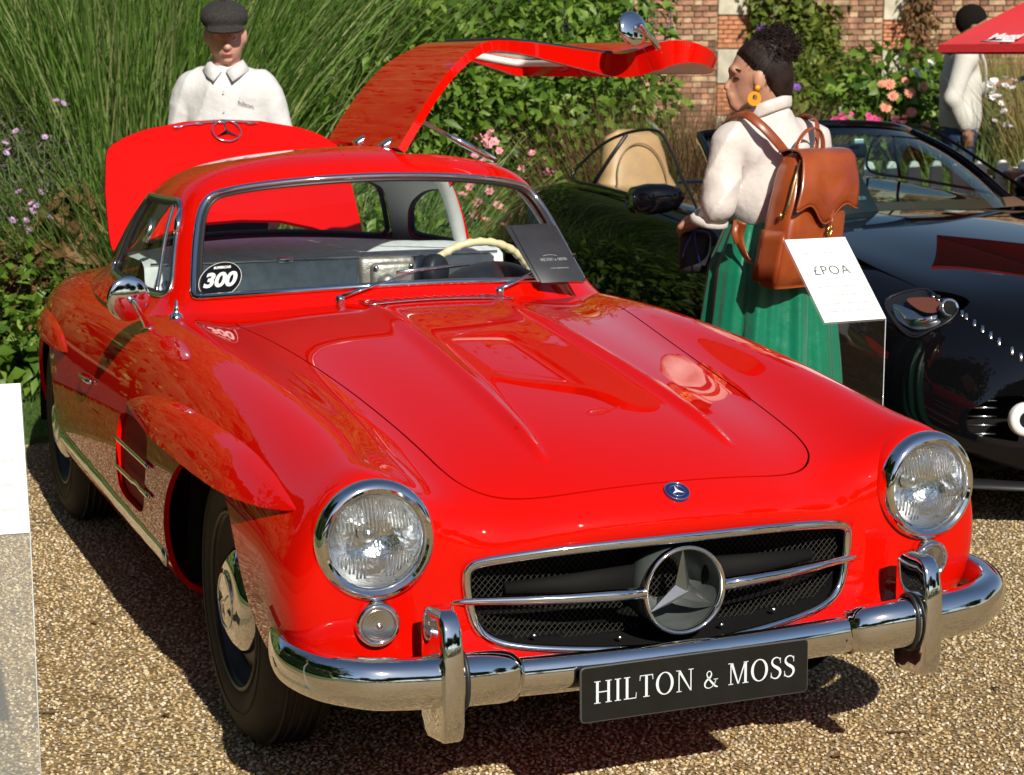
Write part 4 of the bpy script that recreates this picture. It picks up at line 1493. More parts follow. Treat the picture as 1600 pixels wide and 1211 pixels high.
# ---- folder of brochures tucked under the wiper
BR = thing('brochure_folder', 'dark grey sales folder tucked under the wiper against the windscreen', 'folder')
aw_ = Vector((math.sin(YAW), math.cos(YAW), 0))
psi, tht = math.radians(30), math.radians(39)
rx = Vector((math.cos(YAW), -math.sin(YAW), 0)) * math.cos(psi) + aw_ * math.sin(psi)
upv = (aw_ * math.cos(psi) - Vector((math.cos(YAW), -math.sin(YAW), 0)) * math.sin(psi)) * math.cos(tht) + Vector((0, 0, math.sin(tht)))
nrm = rx.cross(upv).normalized()
FOLD = mat('dark grey card', (.035, .038, .045), rough=.45, var=.1, vscale=20)
dd_ = (Vector(cpt(2.2, 1.35, .03)) - CAM_POS).dot(fw)
ctr_ = CAM_POS + (fw + rt * ((856 - 800) / 2948.5) + up * ((605.5 - 398) / 2948.5)) * (dd_ - .03)
for i, (dx, dy, dn, rot) in enumerate(((-.012, .012, 0, .02), (0, 0, .004, -.02))):
    Mb = frame(ctr_ + rx * dx + upv * dy + nrm * dn, rx, nrm) @ Matrix.Rotation(rot, 4, 'Z')
    V, F = rbox((.150, .235, .0022), .0008, 1)
    c = mk('folder_cover', xf(V, Mb), F, FOLD, BR)
    if i == 1:
        kind(letters('cover_lettering', 'HILTON & MOSS', .011, c, Mb @ Matrix.Translation((.006, -.025, .0012)), FAINTINK, .13, .0006, .088), 'stuff')
        V, F = text_mesh('CLASSIC & PERFORMANCE', .0052)
        mk('cover_strapline', [tuple(Mb @ Vector((x + .01, y - .062, .002))) for x, y, z in V], F, FAINTINK, c, smooth=False)
        V, F = sweep([tuple(Mb @ Vector((t * .04, -.006 - .012 * (t) ** 2, .0016))) for t in np.linspace(-.6, .6, 9)], .0005, 4)
        mk('cover_arc', V, F, FAINTINK, c)
# ------------------------------------------------------------------ helpers for placing things by bearing and distance
def at(px, py, d):
    """world point seen from the photographer's stand at forward distance d"""
    return CAM_POS + (fw + rt * ((px - 800) / 2948.5) + up * ((605.5 - py) / 2948.5)) * d
def ground_z(x, y):
    x = np.asarray(x, float)
    y = np.asarray(y, float)
    return .22 * np.clip((y - 5.5) / 6, 0, 1)
# ------------------------------------------------------------------ ground, gravel, lawn
def ground_mat():
    m, nt, b = new_mat('fine gravel ground')
    tc = nt.nodes.new('ShaderNodeTexCoord')
    vo = nt.nodes.new('ShaderNodeTexVoronoi')
    vo.inputs['Scale'].default_value = 85
    nz = nt.nodes.new('ShaderNodeTexNoise')
    nz.inputs['Scale'].default_value = 2.2
    nz.inputs['Detail'].default_value = 5
    rp = nt.nodes.new('ShaderNodeValToRGB')
    e = rp.color_ramp.elements
    e[0].color = (.17, .115, .055, 1)
    e[1].color = (.44, .32, .16, 1)
    e[1].position = .8
    n = rp.color_ramp.elements.new(.45)
    n.color = (.30, .205, .095, 1)
    mx = nt.nodes.new('ShaderNodeMix')
    mx.data_type = 'RGBA'
    mx.blend_type = 'MULTIPLY'
    mx.inputs[0].default_value = .35
    bu = nt.nodes.new('ShaderNodeBump')
    bu.inputs['Strength'].default_value = .9
    bu.inputs['Distance'].default_value = .006
    bu.invert = True
    nt.links.new(tc.outputs['Object'], vo.inputs['Vector'])
    nt.links.new(tc.outputs['Object'], nz.inputs['Vector'])
    sp = nt.nodes.new('ShaderNodeSeparateColor')
    nt.links.new(vo.outputs['Color'], sp.inputs[0])
    nt.links.new(sp.outputs[0], rp.inputs['Fac'])
    nt.links.new(rp.outputs['Color'], mx.inputs[6])
    nt.links.new(nz.outputs['Fac'], mx.inputs[7])
    nt.links.new(mx.outputs[2], b.inputs['Base Color'])
    nt.links.new(vo.outputs['Distance'], bu.inputs['Height'])
    nt.links.new(bu.outputs[0], b.inputs['Normal'])
    b.inputs['Roughness'].default_value = .9
    b.inputs['Specular IOR Level'].default_value = .2
    return m
GRAVEL_G = ground_mat()
gx = np.concatenate([[-400, -120, -40], np.linspace(-20, 24, 23), [40, 120, 400]])
gy = np.concatenate([[-400, -120, -40], np.linspace(-20, 26, 24), [40, 120, 400]])
GX, GY = np.meshgrid(gx, gy, indexing='ij')
GZ = ground_z(GX, GY)
kind(mk('ground', np.stack([GX, GY, GZ], -1).reshape(-1, 3), grid_faces(len(gx), len(gy)), GRAVEL_G), 'structure')
for f in bpy.data.objects['ground'].data.polygons[:1]:
    if f.normal.z < 0:
        bpy.data.objects['ground'].data.flip_normals()
# lawns: behind the car on the left, and the wide lawn to the left of the drive
LAWN = mat('mown lawn', (.05, .10, .016), rough=.85, col2=(.085, .15, .028), vscale=14, bump=.8, bscale=260)
lawn_a = smooth_poly([(-9, 3.55), (-3, 3.62), (-1.2, 3.66), (-.55, 3.78), (.6, 3.95), (1.2, 4.3), (1.3, 5.0), (.6, 5.25), (-1.5, 5.35), (-9, 5.5)], 5)
lawn_b = smooth_poly([(-30, -30), (-4.6, -30), (-4.2, -12), (-3.6, -4), (-3.3, 0), (-3.4, 2), (-4.0, 3.0), (-9, 3.3), (-30, 3.5)], 5)
for P in (lawn_a, lawn_b):
    k = len(P)
    V = [(x, y, .03) for x, y in P] + [(x, y, -.02) for x, y in P]
    kind(mk('lawn', V, [list(range(k))] + [[i, (i + 1) % k, (i + 1) % k + k, i + k][::-1] for i in range(k)], LAWN, smooth=False), 'structure')
def attr_mesh(name, V, F, m, rnd, parent=None, smooth=False):
    """fast mesh with one random value per vertex"""
    V = np.asarray(V, np.float32)
    F = np.asarray(F, np.int32)
    me = bpy.data.meshes.new(name)
    k = F.shape[1]
    me.vertices.add(len(V))
    me.vertices.foreach_set('co', V.ravel())
    me.loops.add(F.size)
    me.loops.foreach_set('vertex_index', F.ravel())
    me.polygons.add(len(F))
    me.polygons.foreach_set('loop_start', np.arange(0, F.size, k, dtype=np.int32))
    me.polygons.foreach_set('loop_total', np.full(len(F), k, np.int32))
    if smooth:
        me.polygons.foreach_set('use_smooth', np.ones(len(F), bool))
    a = me.attributes.new('rnd', 'FLOAT', 'POINT')
    a.data.foreach_set('value', np.asarray(rnd, np.float32))
    me.materials.append(m)
    me.update(calc_edges=True)
    me.validate()
    return link(bpy.data.objects.new(name, me), parent)
def plant_mat(name, cols, rough=.55, trans=.35, spec=.3):
    """leaf colour picked from a ramp by the leaf's own random value; thin, so some light passes through"""
    m = bpy.data.materials.new(name)
    m.use_nodes = True
    nt = m.node_tree
    b = nt.nodes['Principled BSDF']
    o = nt.nodes['Material Output']
    at_ = nt.nodes.new('ShaderNodeAttribute')
    at_.attribute_name = 'rnd'
    rp = nt.nodes.new('ShaderNodeValToRGB')
    el = rp.color_ramp.elements
    while len(el) < len(cols):
        el.new(.5)
    for i, c in enumerate(cols):
        el[i].position = i / (len(cols) - 1)
        el[i].color = (*c, 1)
    nt.links.new(at_.outputs['Fac'], rp.inputs['Fac'])
    nt.links.new(rp.outputs['Color'], b.inputs['Base Color'])
    b.inputs['Roughness'].default_value = rough
    b.inputs['Specular IOR Level'].default_value = spec
    tl = nt.nodes.new('ShaderNodeBsdfTranslucent')
    nt.links.new(rp.outputs['Color'], tl.inputs['Color'])
    mx = nt.nodes.new('ShaderNodeMixShader')
    mx.inputs[0].default_value = trans
    nt.links.new(b.outputs[0], mx.inputs[1])
    nt.links.new(tl.outputs[0], mx.inputs[2])
    nt.links.new(mx.outputs[0], o.inputs['Surface'])
    MATS[name] = m
    return m
def unit(a):
    return a / (np.linalg.norm(a, axis=-1, keepdims=True) + 1e-9)
def leaf_geo(C, D, N, L, W, fold=.18):
    """pointed leaves: C base points, D directions, N face normals, L lengths, W widths -> V, F (4 tris each)"""
    S_ = unit(np.cross(D, N))
    N = np.cross(S_, D)
    L = L[:, None]
    W = W[:, None]
    b = C
    m1 = C + D * L * .42 + S_ * W * .5 + N * W * fold
    m2 = C + D * L * .42 - S_ * W * .5 + N * W * fold
    ce = C + D * L * .5
    t = C + D * L - N * L * .12
    V = np.stack([b, m1, ce, m2, t], 1).reshape(-1, 3)
    i = np.arange(len(C))[:, None] * 5
    F = np.concatenate([i + np.array([[0, 2, 1]]), i + np.array([[0, 3, 2]]), i + np.array([[1, 2, 4]]), i + np.array([[2, 3, 4]])], 0)
    return V, F
def blob_points(blobs, n, rng, shell=.45):
    """points spread in the outer shell of overlapping ellipsoids, with outward directions"""
    B = np.array(blobs, float)
    w = (B[:, 3] * B[:, 4] + B[:, 4] * B[:, 5] + B[:, 3] * B[:, 5])
    k = rng.choice(len(B), n, p=w / w.sum())
    d = unit(rng.normal(size=(n, 3)))
    r = 1 - shell * rng.random(n) ** 1.6
    lump = 1 + .16 * np.sin(d[:, 0] * 7 + k) * np.sin(d[:, 1] * 6 + 2 * k) + .10 * np.sin(d[:, 2] * 9 + k * 3)
    P = B[k, :3] + d * B[k, 3:6] * (r * lump)[:, None]
    return P, unit(d / B[k, 3:6]), k
def shrub(name, label, blobs, n, L, W, m, stems, seed, base, droop=.3, spread=.75, parts=0, cat='shrub', stem_m=None, group=None, flat=.5):
    rng = np.random.default_rng(seed)
    root = thing(name, label, cat, base, 0, group)
    blobs = [(x - base[0], y - base[1], z - base[2], a, b, c) for x, y, z, a, b, c in blobs]
    P, O, k = blob_points(blobs, n, rng)
    D = unit(O * spread + rng.normal(size=P.shape) * .55 + np.array([0, 0, -droop]))
    N = unit(O + rng.normal(size=P.shape) * flat + np.array([0, 0, .6]))
    ll = L * (.6 + .8 * rng.random(n))
    ww = W * (.6 + .8 * rng.random(n))
    rnd = np.clip(rng.random(n) * .8 + .2 * rng.random(n), 0, 1)
    if parts:
        # the largest leaves turned to the drive are parts of their own
        facing = (P @ np.array(-fw)) / 1.0 + ll * 4
        idx = np.argsort(-facing)[:parts * 4]
        idx = rng.choice(idx, parts, replace=False)
        msk = np.ones(n, bool)
        msk[idx] = False
        for i in idx:
            V, F = leaf_geo(P[i:i + 1], D[i:i + 1], N[i:i + 1], ll[i:i + 1] * 1.25, ww[i:i + 1] * 1.25)
            attr_mesh('leaf', V, F, m, np.full(5, rnd[i]), root)
        P, D, N, ll, ww, rnd = P[msk], D[msk], N[msk], ll[msk], ww[msk], rnd[msk]
    V, F = leaf_geo(P, D, N, ll, ww)
    kind(attr_mesh('crown', V, F, m, np.repeat(rnd, 5), root), 'stuff')
    for i in range(stems):
        bl = blobs[i % len(blobs)]
        a = rng.random(2) - .5
        top = np.array([bl[0] + a[0] * bl[3], bl[1] + a[1] * bl[4], bl[2]])
        bt = np.array([bl[0] * .5 + a[0] * .2, bl[1] * .5 + a[1] * .2, 0])
        mid = bt * .5 + top * .5 + np.array([a[1] * .1, a[0] * .1, 0])
        V, F = sweep([bt, mid, top], [.014, .010, .005], 6)
        mk('stem', V, F, stem_m or BARK, root)
    return root
BARK = mat('brown stem bark', (.10, .065, .04), rough=.9, var=.3, vscale=40)
def blades(n, rad, h, rng, width=.008, lean=.55, curl=.8, cx=0, cy=0, seg=5):
    """arching grass blades from a crown of given radius -> V, F, rnd"""
    a = rng.random(n) * 2 * PI
    r = rad * np.sqrt(rng.random(n))
    base = np.stack([cx + r * np.cos(a), cy + r * np.sin(a), np.zeros(n)], 1)
    az = a + rng.normal(size=n) * .9
    out = np.stack([np.cos(az), np.sin(az), np.zeros(n)], 1)
    H = h * (.55 + .5 * rng.random(n))
    ln = lean * (.25 + rng.random(n)) * (.4 + .6 * r / rad)
    cu = curl * rng.random(n)
    t = np.linspace(0, 1, seg + 1)
    side = np.stack([-np.sin(az), np.cos(az), np.zeros(n)], 1)
    # twist the blade's flat side at random
    tw = rng.random(n) * PI
    side = side * np.cos(tw)[:, None] + out * np.sin(tw)[:, None]
    V = []
    for q in t:
        ctr = base + out * (H * (ln * q + cu * .45 * q ** 3))[:, None] + np.array([0, 0, 1.0]) * (H * (q - .22 * cu * q ** 3))[:, None]
        w = width * (1 - q ** 2 * .9) * .5
        V.append(ctr + side * w)
        V.append(ctr - side * w)
    V = np.stack(V, 1)
    m = 2 * (seg + 1)
    i = np.arange(n)[:, None] * m
    F = []
    for q in range(seg):
        F.append(i + np.array([[2 * q, 2 * q + 1, 2 * q + 3, 2 * q + 2]]))
    return V.reshape(-1, 3), np.concatenate(F, 0), np.repeat(rng.random(n), m)
def grass_clump(name, label, loc, n, rad, h, m, seed, width=.008, lean=.55, curl=.8, group=None, plumes=0, plume_m=None, cat='grass plant'):
    rng = np.random.default_rng(seed)
    root = thing(name, label, cat, loc, 0, group)
    V, F, r = blades(n, rad, h, rng, width, lean, curl)
    kind(attr_mesh('blades', V, F, m, r, root), 'stuff')
    for i in range(plumes):
        a = rng.random() * 2 * PI
        q = rad * rng.random()
        b = np.array([q * math.cos(a), q * math.sin(a), h * .4])
        tp = b + np.array([math.cos(a) * .35, math.sin(a) * .35, h * (.55 + .25 * rng.random())])
        V, F = sweep([b, (b + tp) / 2 + np.array([0, 0, .05]), tp - (tp - b) * .12, tp], [.003, .003, .008, .002], 5)
        mk('flower_stalk', V, F, plume_m, root)
    return root
GRASS_A = plant_mat('tall green grass', [(.085, .17, .028), (.15, .28, .05), (.23, .39, .085), (.33, .48, .15), (.55, .54, .27)], .4, .45)
GRASS_Y = plant_mat('straw grass', [(.20, .16, .05), (.33, .26, .09), (.42, .34, .14), (.14, .16, .04)], .6, .3)
GRASS_R = plant_mat('reddish seeded grass', [(.14, .075, .04), (.22, .12, .06), (.26, .16, .08), (.09, .10, .03), (.17, .10, .05)], .7, .25)
LEAF_A = plant_mat('shrub leaf', [(.04, .10, .012), (.085, .165, .018), (.13, .235, .026), (.19, .31, .045), (.29, .40, .08)], .42, .35, .4)
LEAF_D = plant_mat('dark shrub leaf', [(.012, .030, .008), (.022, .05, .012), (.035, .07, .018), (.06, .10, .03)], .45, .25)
LEAF_V = plant_mat('climber leaf', [(.05, .085, .012), (.09, .14, .018), (.15, .20, .03), (.22, .27, .05), (.30, .32, .09)], .5, .35)
LEAF_DRY = plant_mat('withered leaf', [(.09, .045, .02), (.17, .085, .035), (.24, .13, .06), (.11, .09, .03), (.05, .05, .02)], .8, .2)
LEAF_GREY = plant_mat('grey green leaf', [(.07, .075, .05), (.12, .12, .085), (.16, .15, .12), (.05, .06, .03)], .7, .2)
SOIL = mat('bare soil', (.05, .032, .02), rough=.95, var=.4, vscale=20, bump=.8, bscale=50)
# planting bed behind the lawn
bed = smooth_poly([(-10, 5.45), (-1.5, 5.3), (.6, 5.2), (1.6, 4.6), (2.2, 5.8), (4.2, 6.2), (9, 5.6), (14, 6.5), (14, 9.5), (4, 10), (-10, 9.5)], 4)
k = len(bed)
V = [(x, y, .05 + float(ground_z(x, y)) + .03 * math.sin(x * 3 + y)) for x, y in bed] + [(0.0, 7.5, .16)]
kind(mk('planting_bed', V, [[i, (i + 1) % k, k] for i in range(k)], SOIL), 'structure')

# ------------------------------------------------------------------ plants behind the red car, left to right
def on(px, d, dz=0.0):
    p = at(px, 605, d)
    return (p.x, p.y, float(ground_z(p.x, p.y)) + dz)
tall = [(60, 10.7, 2.6, 2600, 'tall green grass clump furthest left, behind the purple asters'),
        (215, 10.5, 2.7, 2900, 'tall green grass clump left of the man in the flat cap'),
        (120, 11.4, 2.9, 2500, 'tall green grass clump rising at the back of the left corner'),
        (330, 11.2, 2.9, 2600, 'tall green grass clump directly behind the man in the flat cap'),
        (420, 11.5, 2.4, 2700, 'arching green grass clump between the flat-capped man and the raised door'),
        (500, 12.2, 2.7, 2300, 'green grass clump beside the leafy shrub, behind the raised door hinge')]
for i, (px, d, h, n, lab) in enumerate(tall):
    grass_clump('tall_grass', lab, on(px, d, .03), int(n * 1.15), .42, h, GRASS_A, 100 + i, .015, .42, .75, 'tall grasses behind the red car', 6 if i % 2 else 0, MATS['flower stalk'] if 'flower stalk' in MATS else mat('flower stalk', (.30, .27, .12), rough=.8))
for i, (px, d, h, lab) in enumerate([(165, 10.1, 1.35, 'lower green grass clump beside the dry brown leaves'), (265, 9.9, 1.3, 'lower grass clump hidden behind the open boot lid'), (540, 10.2, 1.2, 'lower grass clump seen through the rear window')]):
    grass_clump('low_grass', lab, on(px, d, .03), 1700, .38, h, GRASS_A, 120 + i, .013, .75, .9, 'lower grasses behind the red car')
def blobs_at(lst):
    out = []
    for px, py, d, a, b, c in lst:
        p = at(px, py, d)
        out.append((p.x, p.y, p.z, a, b, c))
    return out
b1 = blobs_at([(700, 60, 11.4, 0.85, 0.61, 0.85), (560, 30, 11.5, 0.68, 0.55, 0.80), (850, 40, 11.7, 0.80, 0.55, 0.85), (935, 110, 11.8, .40, .42, .50), (640, 190, 10.7, 0.68, 0.55, 0.68), (800, 190, 11.2, 0.74, 0.55, 0.68), (920, 200, 11.1, 0.57, 0.50, 0.57), (740, -60, 12.1, 1.03, 0.55, 0.68), (860, -50, 12.3, 0.68, 0.55, 0.68), (700, 330, 11.1, 0.80, 0.55, 0.57), (850, 330, 11.0, 0.68, 0.55, 0.57)])
shrub('leafy_shrub', 'large bright green leafy shrub with purple flower spikes behind the raised door', b1, 21000, .078, .043, LEAF_A, 9, 31, on(760, 11.2), parts=160, flat=.6)
b2 = blobs_at([(60, 560, 8.9, .35, .3, .28), (20, 480, 9.0, .35, .3, .3), (110, 520, 9.2, .25, .25, .25), (-60, 540, 8.9, .4, .35, .3)])
shrub('ground_shrub', 'low dark green leafy plant at the lawn edge behind the rear wheel', b2, 1300, .07, .045, LEAF_A, 3, 32, on(50, 8.95), parts=30)
b3 = blobs_at([(90, 420, 9.3, .22, .2, .30), (125, 360, 9.4, .2, .18, .25), (50, 400, 9.4, .2, .2, .25), (100, 480, 9.25, .2, .18, .2)])
shrub('withered_plant', 'withered brown leafy plant left of the boot lid', b3, 900, .12, .055, LEAF_DRY, 8, 33, on(90, 9.3), droop=1.1, parts=25)
b4 = blobs_at([(20, 300, 9.5, .38, .3, .28), (80, 240, 9.7, .32, .3, .30), (-60, 290, 9.5, .4, .3, .3), (30, 190, 9.8, .35, .3, .2)])
shrub('aster_plant', 'grey green aster with small purple flowers at the left border', b4, 6500, .045, .013, LEAF_GREY, 14, 34, on(40, 9.5), parts=0, flat=1.2)
b5 = blobs_at([(600, 420, 9.2, .5, .4, .3), (480, 420, 9.2, .5, .4, .3), (350, 430, 9.1, .4, .4, .25)])
shrub('ground_shrub', 'low leafy plant seen under the open boot lid through the car windows', b5, 1500, .07, .04, LEAF_A, 3, 35, on(480, 9.2))
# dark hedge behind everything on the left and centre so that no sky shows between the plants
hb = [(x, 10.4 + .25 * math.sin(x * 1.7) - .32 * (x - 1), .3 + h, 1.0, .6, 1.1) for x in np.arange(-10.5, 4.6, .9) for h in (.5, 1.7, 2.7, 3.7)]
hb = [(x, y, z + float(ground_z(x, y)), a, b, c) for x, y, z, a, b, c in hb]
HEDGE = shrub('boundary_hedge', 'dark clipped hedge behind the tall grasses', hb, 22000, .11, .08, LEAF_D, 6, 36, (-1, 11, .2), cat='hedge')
# flowers: small rosettes on stalks
def rosette(n, r, cup, rng, rings=2):
    V, F = [], []
    for g in range(rings):
        rr = r * (1 - .36 * g)
        for i in range(n):
            a = 2 * PI * (i + .5 * g) / n + rng.normal() * .05
            d = np.array([math.cos(a), math.sin(a), cup + .45 * g])
            d /= np.linalg.norm(d)
            s = np.array([-math.sin(a), math.cos(a), 0])
            k = len(V)
            w = rr * 1.7 / n * 1.3
            V += [d * rr * .1, d * rr * .6 + s * w, d * rr, d * rr * .6 - s * w]
            F.append([k, k + 1, k + 2, k + 3])
    return np.array(V), F
PET_SALMON = mat('salmon petals', (.86, .36, .24), rough=.6, var=.12, vscale=30, obj_var=.15)
PET_PINK = mat('pink petals', (.78, .30, .36), rough=.6, obj_var=.2)
PET_MAG = mat('magenta petals', (.62, .05, .20), rough=.6, obj_var=.2)
PET_PURP = mat('purple petals', (.20, .07, .42), rough=.6, obj_var=.25)
PET_LILAC = mat('lilac petals', (.45, .27, .50), rough=.6, obj_var=.25)
PET_WHITE = mat('white petals', (.82, .76, .80), rough=.6, obj_var=.1)
PET_DARK = mat('dark maroon petals', (.10, .012, .02), rough=.6, obj_var=.25)
ORANGE_C = mat('orange flower heart', (.7, .25, .04), rough=.7)
STALK = mat('green flower stalk', (.07, .12, .03), rough=.7)
frng = np.random.default_rng(77)
def bloom(parent, c, r, m, n=9, rings=3, cup=.35, face=None, heart=None):
    V, F = rosette(n, r, cup, frng, rings)
    f = Vector(face) if face is not None else (-fw * .7 + Vector((frng.normal() * .3, frng.normal() * .3, .6 + frng.normal() * .2)))
    M = Matrix.Translation(c) @ f.to_track_quat('Z', 'Y').to_matrix().to_4x4()
    o = mk('flower', xf(V, M), F, m, parent, smooth=False)
    return o
def flower_plant(name, label, base, heads, r, m, n, rings, cat='flowers', stalk=True, cup=.35, group=None):
    root = thing(name, label, cat, base, 0, group)
    B = Vector(base)
    for c in heads:
        c = Vector(c) - B
        bloom(root, c, r * (.85 + .3 * frng.random()), m, n, rings, cup)
        if stalk:
            b = Vector((c.x * .6, c.y * .6 + .05, max(c.z - .5, 0)))
            V, F = sweep([b, (b + c) / 2 + Vector((.01, .02, 0)), c - Vector((0, -.005, .005))], .003, 5)
            mk('stalk', V, F, STALK, root)
    return root
def pts(lst, d):
    return [at(px, py, d + frng.normal() * .06) for px, py in lst]
# purple spikes on the leafy shrub
def spike(root, c, h, r, m, k=14):
    mb = MB()
    for i in range(k):
        t = i / k
        a = i * 2.4
        V, F = rosette(4, r * (1.1 - .8 * t), .6, frng, 1)
        p = Vector((math.cos(a) * r * .8 * (1 - t), math.sin(a) * r * .8 * (1 - t), h * t))
        mb.add([tuple(Vector(c) + p + Vector(v)) for v in V], F)
    return mb.build('flower_spike', m, root, smooth=False, angle=None)
for i, (px, py, d, wh) in enumerate([(820, 55, 10.9, 'left of the door mirror'), (700, 130, 10.7, 'under the raised door'), (955, 75, 11.3, 'beside the raised door mirror'), (880, 20, 11.3, 'above the middle of the raised door'), (1020, 45, 11.6, 'against the brick wall beside the shrub'), (1048, 25, 11.7, 'leaning highest against the brick wall'), (640, 20, 11.0, 'near the top left of the leafy shrub')]):
    p = at(px, py, d)
    t = thing('salvia_spike', 'dark purple flower spike ' + wh, 'flower', (p.x, p.y, p.z - .25))
    kind(spike(t, (0, 0, .15), .18, .022, PET_PURP), 'stuff')
    V, F = sweep([(0.02, .1, -.35), (0, 0, 0), (0, 0, .3)], .004, 5)
    mk('stalk', V, F, STALK, t)
flower_plant('pink_phlox', 'pink flowers in front of the leafy shrub, below the raised door', on(760, 10.5), pts([(758, 222), (768, 208), (752, 238), (775, 250), (762, 228), (780, 236), (748, 215), (770, 262), (742, 245), (764, 212), (772, 222), (756, 252)], 10.4), .030, PET_PINK, 6, 1)
flower_plant('pink_phlox', 'pink flowers just behind the black car rear wing', on(835, 10.8), pts([(832, 240), (848, 250), (858, 270), (815, 265), (838, 246), (828, 262), (845, 268), (855, 258), (818, 275), (862, 265), (840, 236), (825, 252), (850, 274)], 10.7), .032, PET_PINK, 6, 1)
flower_plant('pink_phlox', 'pink flowers seen through the windscreen on the right', on(725, 10.0), pts([(735, 292), (722, 305), (748, 318), (765, 300), (778, 322), (742, 335), (760, 345)], 9.9), .032, PET_PINK, 6, 1)
flower_plant('aster_flowers', 'tiny lilac aster flowers at the left border', on(60, 9.3), pts([(88, 158), (98, 162), (8, 225), (14, 235), (50, 318), (58, 322), (42, 345), (36, 352), (46, 362), (78, 340), (10, 240), (52, 330), (30, 300), (20, 345), (66, 300), (5, 260), (70, 215), (25, 205)], 9.15), .022, PET_LILAC, 8, 1)
# reddish seeded grass drift right of the shrub, in front of the wall
for i, (px, d, h, lab) in enumerate([(1010, 11.0, 1.55, 'reddish brown grass drift next to the leafy shrub'), (1070, 11.4, 1.6, 'reddish brown grass drift under the raised door tip'), (1120, 11.0, 1.5, 'reddish brown grass drift behind the woman')]):
    grass_clump('brown_grass', lab, on(px, d), 3000, .45, h * .90, GRASS_R, 140 + i, .010, .35, .7, 'reddish brown grasses')
for i, (px, d, h, lab) in enumerate([(1600, 15.2, 1.7, 'straw coloured grass clump under the red parasol'), (1660, 13.5, 1.6, 'straw coloured grass clump at the right edge'), (1565, 16.8, 1.75, 'straw coloured grass clump behind the man in the blazer')]):
    grass_clump('straw_grass', lab, on(px, d), 1600, .3, h, GRASS_Y, 150 + i, .012, .22, .5, 'straw coloured grasses')
for i, (px, d, h, lab) in enumerate([(1570, 11.8, 1.15, 'green grass clump beside the black car windscreen'), (1610, 11.2, 1.05, 'green grass clump at the right edge by the black car')]):
    grass_clump('low_grass', lab, on(px, d), 1800, .5, h, GRASS_A, 160 + i, .011, .6, .9, 'lower grasses on the right')

# ------------------------------------------------------------------ brick wall with stone and terracotta piers, climber, borders
WD = 25.0
wp = CAM_POS + Vector((math.sin(YAW), math.cos(YAW), 0)) * WD
WALL = thing('brick_wall', 'old red brick garden wall with pale stone blocks in its piers', 'wall', (wp.x, wp.y, 0.1), -YAW)
MORTAR = mat('lime mortar', (.56, .47, .34), rough=.95, var=.15, vscale=8, bump=.3, bscale=60)
BRICKM = [mat('brown brick', (.24, .13, .08), rough=.9, var=.35, vscale=12, bump=.4, bscale=50, obj_var=.35),
          mat('red brick', (.34, .18, .115), rough=.9, var=.3, vscale=12, bump=.4, bscale=50, obj_var=.3),
          mat('buff brick', (.42, .29, .18), rough=.9, var=.3, vscale=12, bump=.4, bscale=50, obj_var=.25)]
TERRA = mat('terracotta brick', (.50, .21, .11), rough=.85, var=.2, vscale=12, bump=.3, bscale=50, obj_var=.15)
STONE = mat('pale limestone', (.50, .46, .36), rough=.9, var=.18, vscale=6, bump=.3, bscale=30, obj_var=.1)
WH = 3.9
V, F = rbox((34, .5, WH), .004, 1)
mk('wall_core', xf(V, Matrix.Translation((6, .25 + .012, WH / 2))), F, MORTAR, WALL, smooth=False)
V, F = rbox((34.2, .62, .12), .02, 1)
mk('coping', xf(V, Matrix.Translation((6, .26, WH + .06))), F, STONE, WALL, smooth=False)
def brick_mesh(w, h, dpt, m):
    V, F = rbox((w, dpt, h), .006, 1)
    return mesh_data('brick', V, F, m, smooth=False)
piers = [(2.70 + 0.0, .42), (4.86, .42)]
SPX = 2948.5 / (WD * math.cos(PITCH))
def wx(px):
    return (px - 800) / SPX
piers = [(wx(1120), wx(1168)), (wx(1377), wx(1420))]
def in_pier(x0, x1):
    return any(x1 > a - .004 and x0 < b + .004 for a, b in piers)
meshes = {}
cands = []
CH = .075
wr = np.random.default_rng(5)
row = 0
z = .0
while z < WH - CH:
    x = -11.0 + (0.0 if row % 2 == 0 else .085)
    i = row % 2
    while x < 22.5:
        w = .215 if (i % 2 == 0) else .102
        segs = [(x, x + w)]
        for a, b in piers:
            ns = []
            for s0, s1 in segs:
                if s1 <= a or s0 >= b:
                    ns.append((s0, s1))
                else:
                    if s0 < a - .03:
                        ns.append((s0, a - .008))
                    if s1 > b + .03:
                        ns.append((b + .008, s1))
            segs = ns
        for s0, s1 in segs:
            cands.append(((s0 + s1) / 2, z + CH / 2, s1 - s0, 'n'))
        x += w + .010
        i += 1
    z += CH
    row += 1
# piers: alternating stone block / terracotta brickwork
stones = []
for a, b in piers:
    zz = WH - .02
    edges = []
    tops = {0: [(-60, 26, 's'), (27, 76, 't'), (78, 131, 's'), (132, 180, 't'), (181, 235, 's')], 1: [(-60, 34, 's'), (35, 78, 't'), (79, 125, 's'), (126, 170, 't'), (171, 225, 's')]}[0 if a < wx(1200) else 1]
    for y0, y1, kd in tops:
        z1 = 1.5556 - .1 + (106.5 - y0) / SPX
        z0 = 1.5556 - .1 + (106.5 - y1) / SPX
        if kd == 's':
            stones.append(((a + b) / 2, (z0 + z1) / 2, b - a - .008, z1 - z0 - .008))
        else:
            nr = max(1, round((z1 - z0) / .055))
            hh = (z1 - z0) / nr
            for r in range(nr):
                nb_ = 3
                off = 0 if r % 2 == 0 else .5
                ww = (b - a - .008) / nb_
                xs_ = [a + .004 + ww * (j - off) for j in range(nb_ + 2)]
                for j in range(nb_ + 1):
                    s0, s1 = max(xs_[j], a + .004), min(xs_[j + 1], b - .004)
                    if s1 - s0 > .03:
                        cands.append(((s0 + s1) / 2, z0 + hh * (r + .5), s1 - s0 - .006, 't', hh - .008))
